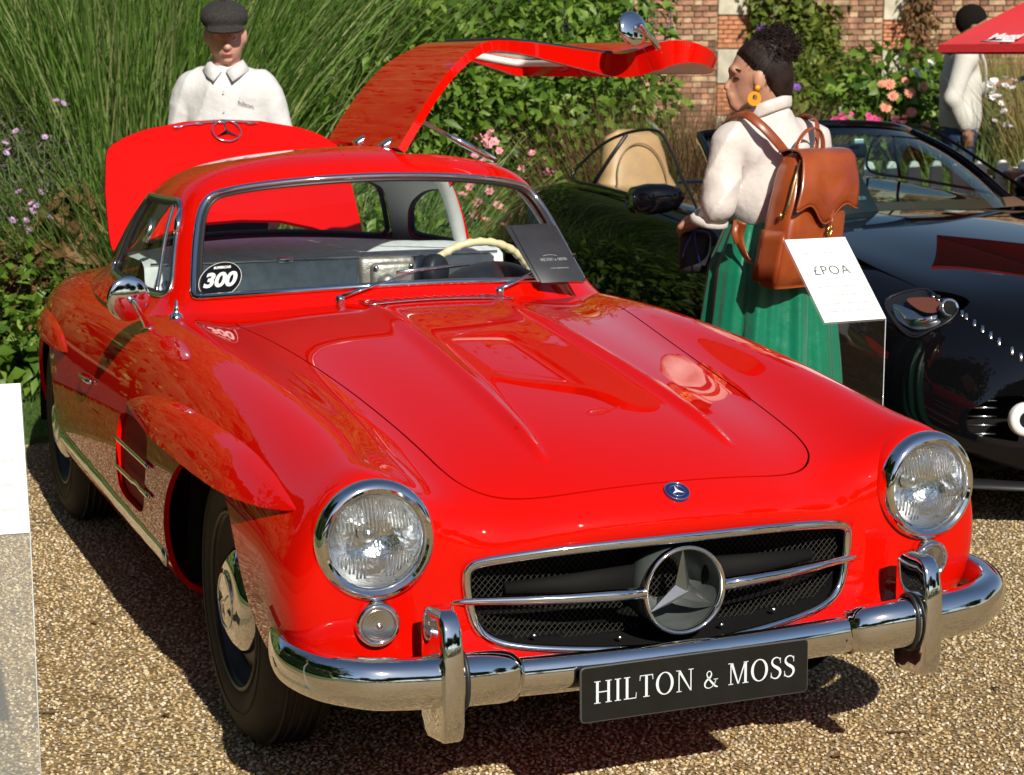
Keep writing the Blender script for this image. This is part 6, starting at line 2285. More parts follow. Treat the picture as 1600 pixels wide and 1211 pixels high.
# ---- man in the flat cap
def man_cap():
    p = at(352, 106, 7.95)
    R_ = thing('person', 'man in white shirt and dark flat cap standing behind the open boot', 'person', (p.x, p.y, 0), -YAW)
    head = [('e', (.004, .0, 1.700), (.074, .094, .112)), ('e', (.010, -.022, 1.650), (.056, .066, .058)), ('c', (.010, -.055, 1.618), (.010, -.050, 1.612), .026),
            ('c', (.012, -.088, 1.700), (.014, -.106, 1.668), .009, .014), ('e', (.012, -.084, 1.722), (.055, .02, .014)), ('e', (-.075, .005, 1.69), (.012, .02, .032)), ('e', (.083, .005, 1.69), (.012, .02, .032)),
            ('e', (.012, -.088, 1.637), (.022, .010, .010))]
    torso = [('c', (.006, .015, 1.63), (.0, .02, 1.50), .056, .062), ('c', (-.12, .03, 1.455), (.12, .03, 1.455), .07), ('e', (0, .02, 1.33), (.165, .105, .2)), ('e', (0, .02, 1.05), (.15, .10, .2)), ('e', (0, .02, .95), (.16, .11, .13))]
    limbs = []
    for sx in (-1, 1):
        S_, E_, W_ = (sx * .17, .03, 1.44), (sx * .230, .04, 1.20), (sx * .212, -.06, .98)
        limbs += [('c', S_, E_, .055, .042), ('c', E_, W_, .042, .028)] + hand_prims(W_, (-sx * .1, -.3, -.9), (-sx, -.2, 0), .18, .6, -sx)
        limbs += [('c', (sx * .09, .02, .93), (sx * .10, .02, .50), .085, .055), ('c', (sx * .10, .02, .50), (sx * .10, .05, .09), .055, .036), ('c', (sx * .10, .06, .045), (sx * .12, -.11, .03), .04, .03)]
    NA, NP = .22, np.array([.0, .015, 1.60])
    NR = np.array([[1, 0, 0], [0, math.cos(NA), -math.sin(NA)], [0, math.sin(NA), math.cos(NA)]]) @ np.array([[math.cos(.12), -math.sin(.12), 0], [math.sin(.12), math.cos(.12), 0], [0, 0, 1]])
    nod = lambda P: (P - NP) @ NR + NP            # world -> upright head
    tilt = lambda V: [tuple(NR @ (np.array(v) - NP) + NP) for v in V]
    def body(P):
        d = chain(nod(P), head, .022)
        d = smin(d, s_ell(P, (-.03, -.088, 1.708), (.016, .012, .009)) * -1 * 0 + 1, .01)
        d = smin(d, chain(P, torso, .05), .03)
        return smin(d, chain(P, limbs, .015), .02)
    sdf_obj('body', body, (-.36, -.26, 0), (.36, .18, 1.84), .0125, SKIN, R_)
    def headonly(W):
        P = nod(W)
        d = chain(P, head, .016)
        for sx in (-1, 1):
            d = smax(d, -s_ell(P, (.012 + sx * .031, -.100, 1.702), (.019, .016, .012)), .010)       # eye sockets
            d = smin(d, s_ell(P, (.012 + sx * .030, -.078, 1.700), (.0135, .011, .0105)), .004)      # lids
            d = smin(d, s_ell(P, (.0135 + sx * .011, -.100, 1.664), (.008, .009, .007)), .005)       # nostrils
        d = smax(d, -s_ell(P, (.013, -.106, 1.6375), (.022, .012, .0016)), .003)                     # mouth line
        d = smax(d, -s_ell(P, (.012, -.098, 1.6225), (.016, .010, .004)), .006)
        d = smin(d, s_ell(P, (.011, -.072, 1.606), (.018, .014, .012)), .012)
        d = smin(d, chain(W, torso[:1], .02), .02)
        return np.maximum(d, 1.54 - W[..., 2])
    sdf_obj('face', headonly, (-.12, -.18, 1.50), (.12, .13, 1.84), .0034, SKIN, R_, 1)
    def sideburn(P):
        P = nod(P)
        d = s_ell(P, (.004, .012, 1.712), (.0775, .094, .100))
        return np.maximum(np.maximum(d, 1.655 - P[..., 2] + .35 * np.maximum(0, .0 - P[..., 1])), np.maximum(-.038 - P[..., 1], P[..., 2] - 1.76))
    sdf_obj('hair', sideburn, (-.11, -.12, 1.60), (.12, .14, 1.79), .005, HAIR_S, R_)
    for sx in (-1, 1):
        V, F = lathe([(.0001, .003), (.003, .002), (.006, 0)], 12, (.012 + sx * .029, -.086, 1.698), (sx * .2, -1, -.3))
        mk('eye', tilt(V), F, EYEW, R_)
    V, F = sweep([(.012 + x, -.0975 + .9 * x * x * 8, 1.637 + .4 * abs(x) * 0) for x in np.linspace(-.021, .021, 7)], [(.004, .003), (.005, .006), (.006, .0075), (.006, .007), (.006, .0075), (.005, .006), (.004, .003)], 8)
    mk('mouth', tilt(V), F, LIPS, R_)
    def shirt(P):
        d = chain(P, [('c', (-.148, .03, 1.470), (.148, .03, 1.470), .076), ('e', (0, .02, 1.33), (.172, .122, .22)), ('e', (0, .02, 1.10), (.168, .122, .22)), ('c', (0, .02, 1.56), (0, .03, 1.48), .055, .09)], .09)
        for sx in (-1, 1):
            a = smin(s_cap(P, (sx * .172, .03, 1.440), (sx * .240 + .006, .04, 1.20), .070, .054), s_cap(P, (sx * .240 + .006, .04, 1.20), (sx * .222, -.045, 1.01), .054, .042), .02)
            d = smin(d, a, .012)
        d = d + folds(P, .012, 34)
        d = smax(d, P[..., 2] - 1.565 - .12 * (P[..., 1] > .05) * 0, .01)
        return smax(d, .93 - P[..., 2], .01)
    sdf_obj('shirt', shirt, (-.40, -.22, .88), (.40, .24, 1.60), .0075, WHITESHIRT, R_, 1)
    # collar: two folded wings
    for sx in (-1, 1):
        V = [(sx * .066, .03, 1.590), (sx * .070, -.02, 1.588), (sx * .045, -.062, 1.572), (sx * .008, -.082, 1.545), (sx * .094, .03, 1.555), (sx * .098, -.03, 1.545), (sx * .070, -.088, 1.522), (sx * .040, -.112, 1.500)]
        V = [(x + .006, y, z) for x, y, z in V]
        F = [[i, i + 1, i + 5, i + 4] for i in range(3)]
        o = mk('collar', V, F if sx > 0 else [f[::-1] for f in F], WHITESHIRT, R_)
        o.modifiers.new('t', 'SOLIDIFY').thickness = .004
    V, F = text_mesh('hilton', .030, 0, .0004)
    mk('embroidery', [(x + .105, -.112 + .10 * (x + .02), z2 + 1.425) for x, z2, _ in V], F, FAINTINK, R_, smooth=False)
    for z in (1.46, 1.38, 1.30, 1.22):
        V, F = lathe([(.0001, .002), (.0035, .0015), (.004, 0)], 10, (.008, -.1135, z), (0, -1, 0))
        mk('button', V, F, WHITESHIRT, R_)
    def trousers(P):
        d = s_ell(P, (0, .02, .95), (.175, .125, .15))
        for sx in (-1, 1):
            d = smin(d, smin(s_cap(P, (sx * .09, .02, .93), (sx * .105, .02, .5), .10, .078), s_cap(P, (sx * .105, .02, .5), (sx * .105, .04, .07), .078, .062), .03), .03)
        return smax(d + folds(P, .004, 30), P[..., 2] - 1.02, .01)
    sdf_obj('trousers', trousers, (-.25, -.16, .0), (.25, .2, 1.05), .014, TROUSER, R_)
    def cap_(P):
        P = nod(P)
        d = s_ell(P, (.004, .018, 1.772), (.099, .125, .066))
        d = smin(d, s_ell(P, (.006, -.055, 1.780), (.095, .080, .052)), .03)
        d = smin(d, s_ell(P, (.010, -.112, 1.742), (.080, .062, .013)), .016)
        return np.maximum(d, 1.726 + .1 * (P[..., 1] + .1) - P[..., 2])
    c = sdf_obj('flat_cap', cap_, (-.15, -.26, 1.66), (.16, .17, 1.88), .005, TWEED, R_)
    V, F = lathe([(.0001, .006), (.010, .004), (.012, 0)], 12, (.004, .0, 1.842), (0, 0, 1))
    mk('cap_button', tilt(V), F, TWEED, R_)
man_cap()
# ---- woman with the backpack
def woman():
    p = at(1200, 106, 6.3)
    R_ = thing('person', 'woman with dark curly updo in white blouse and long green skirt', 'person', (p.x, p.y, 0), -YAW)
    head = [('e', (-.026, 0, 1.542), (.094, .074, .108)), ('e', (-.064, .0, 1.478), (.054, .046, .056)), ('c', (-.108, 0, 1.440), (-.098, 0, 1.430), .022), ('c', (-.118, .0, 1.525), (-.136, .0, 1.492), .007, .012), ('e', (-.118, 0, 1.548), (.014, .045, .014)),
            ('e', (-.121, .0, 1.457), (.012, .018, .009)), ('e', (-.121, .0, 1.468), (.012, .018, .007)), ('e', (-.038, -.074, 1.515), (.017, .010, .030))]
    torso = [('c', (.0, .0, 1.47), (.02, .02, 1.34), .047, .055), ('c', (-.11, -.068, 1.305), (.13, .094, 1.305), .054), ('e', (.015, .01, 1.20), (.135, .115, .17)), ('e', (.02, .01, 1.05), (.125, .115, .14)), ('e', (.02, .01, .92), (.165, .15, .15))]
    limbs = [('c', (-.14, -.088, 1.295), (-.174, -.125, 1.095), .044, .034), ('c', (-.174, -.125, 1.095), (-.225, -.005, 1.055), .034, .025), ('c', (.165, .11, 1.29), (.21, .15, 1.09), .044, .034), ('c', (.21, .15, 1.09), (.06, .27, 1.06), .034, .025)]
    limbs += hand_prims((-.228, .005, 1.05), (-.25, .8, -.25), (.2, 0, -1), .165, .7, 1) + hand_prims((.06, .27, 1.06), (-.9, .3, 0), (0, .3, -1), .165, .7, 1)
    for sx in (-1, 1):
        q = np.array([.06, .045, 0]) * sx
        limbs += [('c', q + np.array([.02, 0, .9]), q + np.array([.02, 0, .48]), .08, .05), ('c', q + np.array([.02, 0, .48]), q + np.array([.02, .02, .08]), .05, .032), ('c', q + np.array([.03, .0, .04]), q + np.array([-.07, .11, .028]), .034, .026)]
    sdf_obj('body', lambda P: smin(smin(chain(P, head, .018), chain(P, torso, .05), .03), chain(P, limbs, .012), .02), (-.34, -.26, 0), (.32, .42, 1.68), .0125, SKIN_W, R_)
    sdf_obj('face', lambda P: np.maximum(chain(P, head + torso[:1], .018), 1.37 - P[..., 2]), (-.17, -.12, 1.35), (.12, .12, 1.68), .005, SKIN_W, R_)
    V, F = sweep([(-.117, -.022, 1.521), (-.110, -.036, 1.5225), (-.100, -.046, 1.520)], [.0022, .003, .0015], 6)
    mk('eye', V, F, EYEW, R_)
    V, F = sweep([(-.122, -.022, 1.545), (-.112, -.040, 1.550), (-.096, -.055, 1.546)], [.003, .004, .002], 6)
    mk('eyebrow', V, F, HAIR, R_)
    V, F = sweep([(-.133, .0, 1.4625), (-.129, -.010, 1.4625), (-.121, -.017, 1.464)], [(.004, .0055), (.004, .005), (.002, .002)], 6)
    mk('mouth', V, F, LIPS, R_)
    def hair(P):
        d = s_ell(P, (-.020, 0, 1.548), (.100, .080, .110))
        d = smin(d, s_ell(P, (.035, .0, 1.50), (.050, .058, .080)), .03)
        line = (P[..., 2] - (1.592 - 1.05 * (P[..., 0] + .105))) * -.69
        d = smax(d, line, .012)
        bun = s_ell(P, (.030, .0, 1.622), (.062, .062, .054))
        q = P * 95
        curl = .004 * (np.sin(q[..., 0] * 1.1 + 2 * np.sin(q[..., 2] * .5)) * np.sin(q[..., 1] * 1.2 + q[..., 2] * .6) * np.sin(q[..., 2] * 1.15 + 1.5 * np.sin(q[..., 0] * .4)))
        strands = 0
        return smin(d + strands, bun + curl * 1.6 - .002, .02)
    h = sdf_obj('hair', hair, (-.14, -.12, 1.38), (.14, .12, 1.73), .005, HAIR, R_)
    rg = np.random.default_rng(3)
    cmb = MB()
    for i in range(420):
        a, e_ = rg.random() * 2 * PI, rg.random() * 2.2 - .6
        k_ = .9 + .25 * rg.random()
        c = np.array([.030, 0, 1.622]) + np.array([math.cos(a) * math.cos(e_) * .066, math.sin(a) * math.cos(e_) * .066, math.sin(e_) * .056]) * k_
        r = .007 + .011 * rg.random()
        ax = rg.normal(size=3)
        ax /= np.linalg.norm(ax)
        b1_ = np.cross(ax, [0, 0, 1.01])
        b1_ /= np.linalg.norm(b1_)
        b2_ = np.cross(ax, b1_)
        pts_ = [c + r * (math.cos(t) * b1_ + math.sin(t) * b2_) + ax * .0035 * t for t in np.linspace(0, 8, 16)]
        cmb.add(*sweep(pts_, .0011, 4))
    kind(cmb.build('curls', HAIR, h, angle=None), 'stuff')
    smb = MB()
    for i in range(320):
        # combed strands from the hairline up to the knot, lying on the skull
        a = rg.random() * 2 - 1
        x0 = -.105 + .17 * rg.random()
        y0 = math.copysign(.03 + .055 * rg.random(), -1 if rg.random() < .75 else 1)
        z0 = 1.592 - 1.05 * (x0 + .105) + .020
        pts_ = []
        for t in np.linspace(0, 1, 9):
            q = np.array([x0 + (.035 - x0) * t, y0 * (1 - .55 * t), z0 + (1.62 - z0) * t ** .8])
            d = (q - np.array([-.020, 0, 1.548])) / np.array([.100, .080, .110])
            q = np.array([-.020, 0, 1.548]) + d / np.linalg.norm(d) * np.array([.1012, .0812, .1112])
            pts_.append(q)
        smb.add(*sweep(pts_, [.0006] + [.0010] * 7 + [.0006], 4))
    kind(smb.build('combed_strands', HAIR, h, angle=None), 'stuff')
    e = thing('earring', 'large round orange earring on the woman', 'earring', (p.x, p.y, 0), -YAW)
    V = []
    k = 28
    ring = []
    for j in range(k):
        t = 2 * PI * j / k
        ring.append((math.cos(t), math.sin(t)))
    V = [(-.055 + .0225 * a, -.093, 1.455 + .0235 * b) for a, b in ring] + [(-.053 + .0085 * a, -.093, 1.459 + .0095 * b) for a, b in ring]
    V += [(x, y + .007, z) for x, y, z in V]
    F = []
    for j in range(k):
        j2 = (j + 1) % k
        F += [[j, j2, k + j2, k + j], [2 * k + j, 3 * k + j, 3 * k + j2, 2 * k + j2], [j, 2 * k + j, 2 * k + j2, j2], [k + j, k + j2, 3 * k + j2, 3 * k + j]]
    mk('ring', V, F, EARO, e, angle=40)
    V, F = lathe([(.0001, .006), (.008, .005), (.010, 0), (.008, -.004)], 16, (-.045, -.088, 1.490), (0, -1, 0))
    mk('stud', V, F, EARO, e)
    def blouse(P):
        d = chain(P, [('c', (-.118, -.072, 1.312), (.138, .10, 1.312), .074), ('e', (.015, .01, 1.20), (.148, .128, .20)), ('e', (.02, .0, 1.10), (.150, .132, .13))], .05)
        d = smin(d, s_cap(P, (.008, .008, 1.425), (.02, .01, 1.34), .062, .088), .03)
        la = smin(s_cap(P, (-.140, -.088, 1.300), (-.172, -.125, 1.11), .064, .060), s_cap(P, (-.172, -.125, 1.105), (-.190, -.075, 1.06), .060, .050), .02)
        ra = smin(s_cap(P, (.165, .11, 1.30), (.21, .15, 1.09), .076, .072), s_cap(P, (.21, .15, 1.09), (.15, .2, 1.06), .07, .056), .03)
        d = smin(smin(d, la, .012), ra, .02)
        d = d + folds(P, .013, 38, 1.0)
        nk = np.maximum(1.42 + .3 * (P[..., 0] - .02) - P[..., 2], np.hypot(P[..., 0] - .005, P[..., 1]) - .085)
        d = smax(d, -nk, .006)
        return smax(d, 1.035 - P[..., 2], .012)
    sdf_obj('blouse', blouse, (-.30, -.25, 1.0), (.34, .32, 1.50), .0065, BLOUSE, R_, 1)
    V, F = sweep(smooth_poly([(-.252, -.085, 1.06), (-.205, -.135, 1.045), (-.150, -.105, 1.04), (-.145, -.055, 1.05), (-.19, -.03, 1.065)], 6), [(.010, .016)] * 30, 8, closed=True)
    mk('rolled_cuff', V, F, BLOUSE, R_)
    V, F = sweep(smooth_poly([(-.055, -.03, 1.405), (-.01, -.062, 1.425), (.055, -.045, 1.445), (.078, .01, 1.445), (.05, .055, 1.43), (-.02, .05, 1.41)], 6), [(.006, .022)] * 36, 8, closed=True)
    mk('collar', V, F, BLOUSE, R_)
    V = []
    n, m = 160, 30
    for i in range(m):
        t = i / (m - 1)
        z = 1.075 - t * .90
        r = .128 + .055 * min(t * 5, 1) + .085 * t
        for j in range(n):
            a = 2 * PI * j / n
            rr = r + (.004 + .022 * t) * math.sin(9 * a + 1.3 * math.sin(3 * t + a)) + (.002 + .010 * t) * math.sin(17 * a + 2 + 2 * t) + .004 * math.sin(31 * a + 5 * t) * min(1, 3 * t)
            V.append((.02 + rr * math.cos(a), .01 + rr * .9 * math.sin(a), z))
    mk('skirt', V, grid_faces(m, n, True, flip=True), SKIRT, R_)
    for dx, dy in ((-.05, .06), (.09, .12)):
        V, F = rbox((.09, .25, .06), .025, 3)
        mk('shoe', xf(V, Matrix.Translation((dx, dy - .05, .03)) @ Matrix.Rotation(.6, 4, 'Z')), F, SHOE, R_)
    # dark handbag and ribbon in her hand
    B_ = thing('hand_bag', 'small black bag with blue ribbon held in the woman hand', 'bag', (p.x, p.y, 0), -YAW)
    V, F = rbox((.11, .07, .15), .03, 3)
    mk('pouch', xf(V, Matrix.Translation((-.225, .10, .93))), F, mat('black nylon', (.012, .012, .016), rough=.6, bump=.3, bscale=30), B_)
    V, F = sweep([(-.23, .08, 1.0), (-.232, .08, 1.03), (-.235, .09, 1.05)], .006, 6)
    mk('bag_strap', V, F, BLACK, B_)
    for x0, z0 in ((-.275, .92), (-.215, .90)):
        V, F = sweep([(-.236, .02, 1.01), ((x0 - .236) / 2 - .005, .015, .965), (x0, .015, z0)], [(.006, .002)] * 3, 6)
        mk('ribbon', V, F, BLUERIB, B_)
    # ---- backpack
    K = thing('backpack', 'glossy tan leather backpack worn by the woman', 'backpack', (p.x, p.y, 0), -YAW)
    nx = Vector((.80, .60, 0))          # width direction
    nn = Vector((.60, -.80, 0))         # outward
    def kp(w, o, z):
        sh = (z - 1.10) * .25           # the bag leans: bottom swings inwards
        return tuple(Vector((.075, -.115, 0)) + nx * (w + sh * .9) + nn * o + Vector((0, 0, z)))
    rows_ = [(.845, .10, .02, .10), (.86, .125, .01, .125), (.90, .138, 0, .14), (1.0, .140, 0, .145), (1.12, .132, 0, .135), (1.22, .120, 0, .115), (1.265, .108, .005, .095), (1.28, .085, .015, .075)]
    V = []
    n = 40
    for z, a, o0, o1 in rows_:
        for j in range(n):
            t = 2 * PI * j / n
            c_, s_ = math.cos(t), math.sin(t)
            e_ = .38
            V.append(kp(a * math.copysign(abs(c_) ** e_, c_), (o0 + o1) / 2 + (o1 - o0) / 2 * math.copysign(abs(s_) ** e_, s_), z))
    F = grid_faces(len(rows_), n, True)
    F += [list(range(n))[::-1], [(len(rows_) - 1) * n + j for j in range(n)]]
    mk('bag_body', V, F, LEATHER, K)
    # flap over the top and front with a wavy hem
    V = []
    m2, n2 = 16, 24
    for i in range(m2):
        t = i / (m2 - 1)
        for j in range(n2):
            s_ = -1 + 2 * j / (n2 - 1)
            hem = 1.095 - .022 * math.cos(s_ * PI * 1.0) - .018 * math.cos(s_ * 2 * PI)
            w = (.112 + .030 * t) * s_
            if t < .3:
                q = t / .3
                V.append(kp(w, .0 + .118 * q, 1.284 + .012 * math.sin(q * PI)))
            else:
                q = (t - .3) / .7
                z = 1.280 + (hem - 1.280) * q
                V.append(kp(w, .122 + .038 * math.sin(min(q * 1.3, 1) * PI / 2) + .006 * math.sin(q * 3 * PI) * (1 - abs(s_)), z))
    fl_ = mk('flap', V, grid_faces(m2, n2), LEATHER, K)
    fl_.modifiers.new('t', 'SOLIDIFY').thickness = .005
    V, F = sweep([V[(m2 - 1) * n2 + j] for j in range(n2)], .0035, 6)
    mk('flap_piping', V, F, LEATHER_D, fl_)
    # zips down both gussets
    for s_ in (-1, 1):
        V, F = sweep([kp(s_ * w, o, z) for w, o, z in ((.122, .118, 1.262), (.136, .122, 1.20), (.146, .125, 1.12), (.148, .120, 1.09))], .0035, 6)
        mk('zip', V, F, BRASS, K)
    V, F = sweep([kp(-.148, .10, 1.095), kp(-.149, .10, 1.075)], .005, 6)
    mk('zip_pull', V, F, BRASS, K)
    # side pocket
    V = [kp(-.147, o, z) for z in (.87, .93, 1.0, 1.035) for o in (.02, .05, .08, .11, .13)]
    o_ = mk('side_pocket', V, grid_faces(4, 5, flip=True), LEATHER, K)
    o_.modifiers.new('t', 'SOLIDIFY').thickness = .006
    # clip on the front strap
    V, F = sweep([kp(.02, .158, 1.10), kp(.02, .163, 1.06), kp(.02, .160, 1.03)], [(.012, .003)] * 3, 6)
    mk('front_strap', V, F, LEATHER_D, K)
    lp = [kp(.02 + .010 * math.cos(t), .168, 1.032 + .016 * math.sin(t)) for t in np.linspace(0, 2 * PI, 17)[:-1]]
    V, F = sweep(lp, .003, 6, closed=True)
    mk('clip_ring', V, F, BRASS, K)
    V, F = sweep([kp(.02, .168, 1.06), kp(.024, .170, 1.045), kp(.02, .168, 1.018)], [.004, .005, .003], 6)
    mk('clip_hook', V, F, BRASS, K)
    # carrying handle and shoulder straps
    V, F = sweep([kp(.0 + .065 * math.cos(t), .03, 1.275 + .085 * math.sin(t)) for t in np.linspace(.05, PI - .05, 14)], [(.004, .011)] * 14, 8, hint=tuple(nn))
    mk('carry_handle', V, F, LEATHER, K)
    def strap(pts_):
        P_ = smooth_poly(pts_, 5, False)
        V, F = sweep(P_, [(.017, .0035)] * len(P_), 8, hint=[tuple(Vector((q[0] - .01, q[1] - .02, q[2] - 1.22)).normalized()) for q in P_])
        mk('shoulder_strap', V, F, LEATHER_D, K)
    strap([(.058, -.135, 1.265), (.015, -.155, 1.315), (-.045, -.150, 1.375), (-.095, -.105, 1.405), (-.150, .02, 1.36), (-.14, .10, 1.25), (-.12, .12, 1.10)])
    strap([(.155, -.06, 1.265), (.165, -.035, 1.33), (.165, .02, 1.385), (.13, .12, 1.38), (.07, .20, 1.25)])
    strap([(-.098, -.185, 1.055), (-.105, -.165, 1.00), (-.075, -.175, .93), (-.02, -.215, .90)])
    V, F = sweep([(-.115, -.175, 1.06), (-.122, -.18, 1.02), (-.112, -.185, .985)], [(.011, .003)] * 3, 8, hint=(0, -1, 0))
    mk('strap_tail', V, F, LEATHER_D, K)
woman()
# ---- man in the pale blazer
def man_blazer():
    p = at(1501, 106, 14.0)
    R_ = thing('person', 'man in pale grey blazer looking at his phone, head behind the parasol', 'person', (p.x, p.y, float(ground_z(p.x, p.y))), -YAW)
    R_.scale = (1.06, 1.06, 1.06)
    head = [('e', (.075, 0, 1.70), (.098, .076, .115)), ('e', (.125, 0, 1.64), (.055, .054, .06)), ('c', (.175, 0, 1.69), (.19, 0, 1.66), .008, .012), ('e', (.06, -.076, 1.68), (.018, .01, .03))]
    torso = [('c', (.055, 0, 1.63), (.02, 0, 1.50), .056, .06), ('c', (.0, -.17, 1.46), (.0, .17, 1.46), .07), ('e', (.01, 0, 1.28), (.115, .16, .2)), ('e', (.01, 0, 1.0), (.11, .155, .18))]
    limbs = [('c', (-.02, -.20, 1.45), (-.10, -.24, 1.18), .052, .042), ('c', (-.10, -.24, 1.18), (.0, -.20, .98), .042, .03), ('c', (.02, .19, 1.45), (.12, .21, 1.22), .052, .042), ('c', (.12, .21, 1.22), (.27, .06, 1.27), .042, .028)]
    limbs += hand_prims((.28, .05, 1.275), (.95, -.2, .15), (0, -.3, 1), .18, .6, -1) + hand_prims((.0, -.20, .97), (.3, 0, -1), (0, 1, 0), .17, .4, 1)
    for sx in (-1, 1):
        limbs += [('c', (0, sx * .09, .93), (.0, sx * .10, .5), .085, .055), ('c', (0, sx * .10, .5), (-.02, sx * .10, .09), .055, .036), ('c', (-.02, sx * .10, .045), (.13, sx * .11, .03), .04, .03)]
    sdf_obj('body', lambda P: smin(smin(chain(P, head, .02), chain(P, torso, .05), .03), chain(P, limbs, .012), .02), (-.25, -.32, 0), (.52, .32, 1.84), .014, SKIN_D, R_)
    sdf_obj('hair', lambda P: np.maximum(s_ell(P, (.06, 0, 1.72), (.112, .088, .112)), (1.685 - P[..., 2]) + .55 * (P[..., 0] - .08)), (-.1, -.12, 1.5), (.2, .12, 1.86), .008, HAIR_S, R_)
    def blazer(P):
        d = chain(P, [('c', (.0, -.17, 1.455), (.0, .17, 1.455), .085), ('e', (.005, 0, 1.28), (.145, .19, .22)), ('e', (.01, 0, 1.06), (.15, .19, .22))], .06)
        la = smin(s_cap(P, (-.02, -.20, 1.45), (-.105, -.245, 1.18), .076, .062), s_cap(P, (-.105, -.245, 1.18), (-.01, -.205, 1.0), .062, .048), .03)
        ra = smin(s_cap(P, (.02, .19, 1.45), (.12, .215, 1.21), .076, .062), s_cap(P, (.12, .215, 1.21), (.25, .08, 1.265), .062, .045), .03)
        d = smin(smin(d, la, .03), ra, .03) + folds(P, .005, 26, .5)
        # open front: a wedge cut along the chest
        wedge = np.abs(P[..., 1] + .02) - (.045 + .10 * np.clip((1.40 - P[..., 2]) * .25, 0, 1)) 
        op = np.maximum(.095 - P[..., 0], wedge)
        op = np.where((P[..., 2] > 1.5) & (P[..., 0] > .03), np.minimum(op, np.linalg.norm(P[..., :2] - np.array([.06, 0]), axis=-1) - .07), op)
        armzone = (P[..., 0] > .16) & (P[..., 2] > 1.17) & (P[..., 2] < 1.36)
        d = np.where(armzone, d, smax(d, -op, .008))
        d = smax(d, P[..., 2] - 1.545, .01)
        return smax(d, .90 - P[..., 2], .01)
    bl_ = sdf_obj('blazer', blazer, (-.26, -.36, .86), (.36, .34, 1.60), .011, BLAZER, R_)
    for z in (1.12, 1.03):
        V, F = lathe([(.0001, .006), (.010, .005), (.012, 0)], 10, (.150, -.085, z), (.9, -.5, 0))
        mk('button', V, F, BLACK, bl_)
    V = [(.10, -.075, 1.52), (.135, -.10, 1.42), (.155, -.085, 1.28), (.160, -.060, 1.18), (.115, -.120, 1.50), (.135, -.155, 1.42), (.158, -.115, 1.30), (.165, -.068, 1.19)]
    o = mk('lapel', V, [[i, i + 1, i + 5, i + 4] for i in range(3)], BLAZER, bl_)
    o.modifiers.new('t', 'SOLIDIFY').thickness = .006
    def shirt(P):
        d = chain(P, [('c', (.0, -.15, 1.45), (.0, .15, 1.45), .075), ('e', (.01, 0, 1.28), (.135, .165, .21)), ('e', (.01, 0, 1.05), (.13, .165, .2)), ('c', (.03, 0, 1.56), (.02, 0, 1.5), .066, .07)], .05)
        return smax(smax(d + folds(P, .003, 30), P[..., 2] - 1.575, .008), .96 - P[..., 2], .008)
    sdf_obj('shirt', shirt, (-.2, -.25, .9), (.2, .25, 1.62), .013, WHITESHIRT, R_)
    def jeans(P):
        d = s_ell(P, (.005, 0, .95), (.128, .172, .15))
        for sx in (-1, 1):
            d = smin(d, smin(s_cap(P, (0, sx * .09, .93), (.0, sx * .10, .5), .098, .075), s_cap(P, (0, sx * .10, .5), (-.02, sx * .10, .07), .075, .06), .03), .03)
        return smax(d, P[..., 2] - .99, .01)
    sdf_obj('jeans', jeans, (-.2, -.25, 0), (.22, .25, 1.03), .015, JEANS, R_)
    V, F = sweep([(.01 + .135 * math.cos(t), .172 * math.sin(t), .985) for t in np.linspace(0, 2 * PI, 33)[:-1]], [(.004, .018)] * 32, 6, closed=True)
    mk('belt', V, F, SHOE, R_)
    PH = thing('mobile_phone', 'dark mobile phone held by the man in the blazer', 'phone', (p.x, p.y, float(ground_z(p.x, p.y))), -YAW)
    V, F = rbox((.15, .075, .009), .004, 2)
    mk('case', xf(V, Matrix.Translation((.44, .035, 1.385)) @ Matrix.Rotation(-.25, 4, 'Y') @ Matrix.Rotation(.5, 4, 'X')), F, PLATEBLACK, PH)
man_blazer()
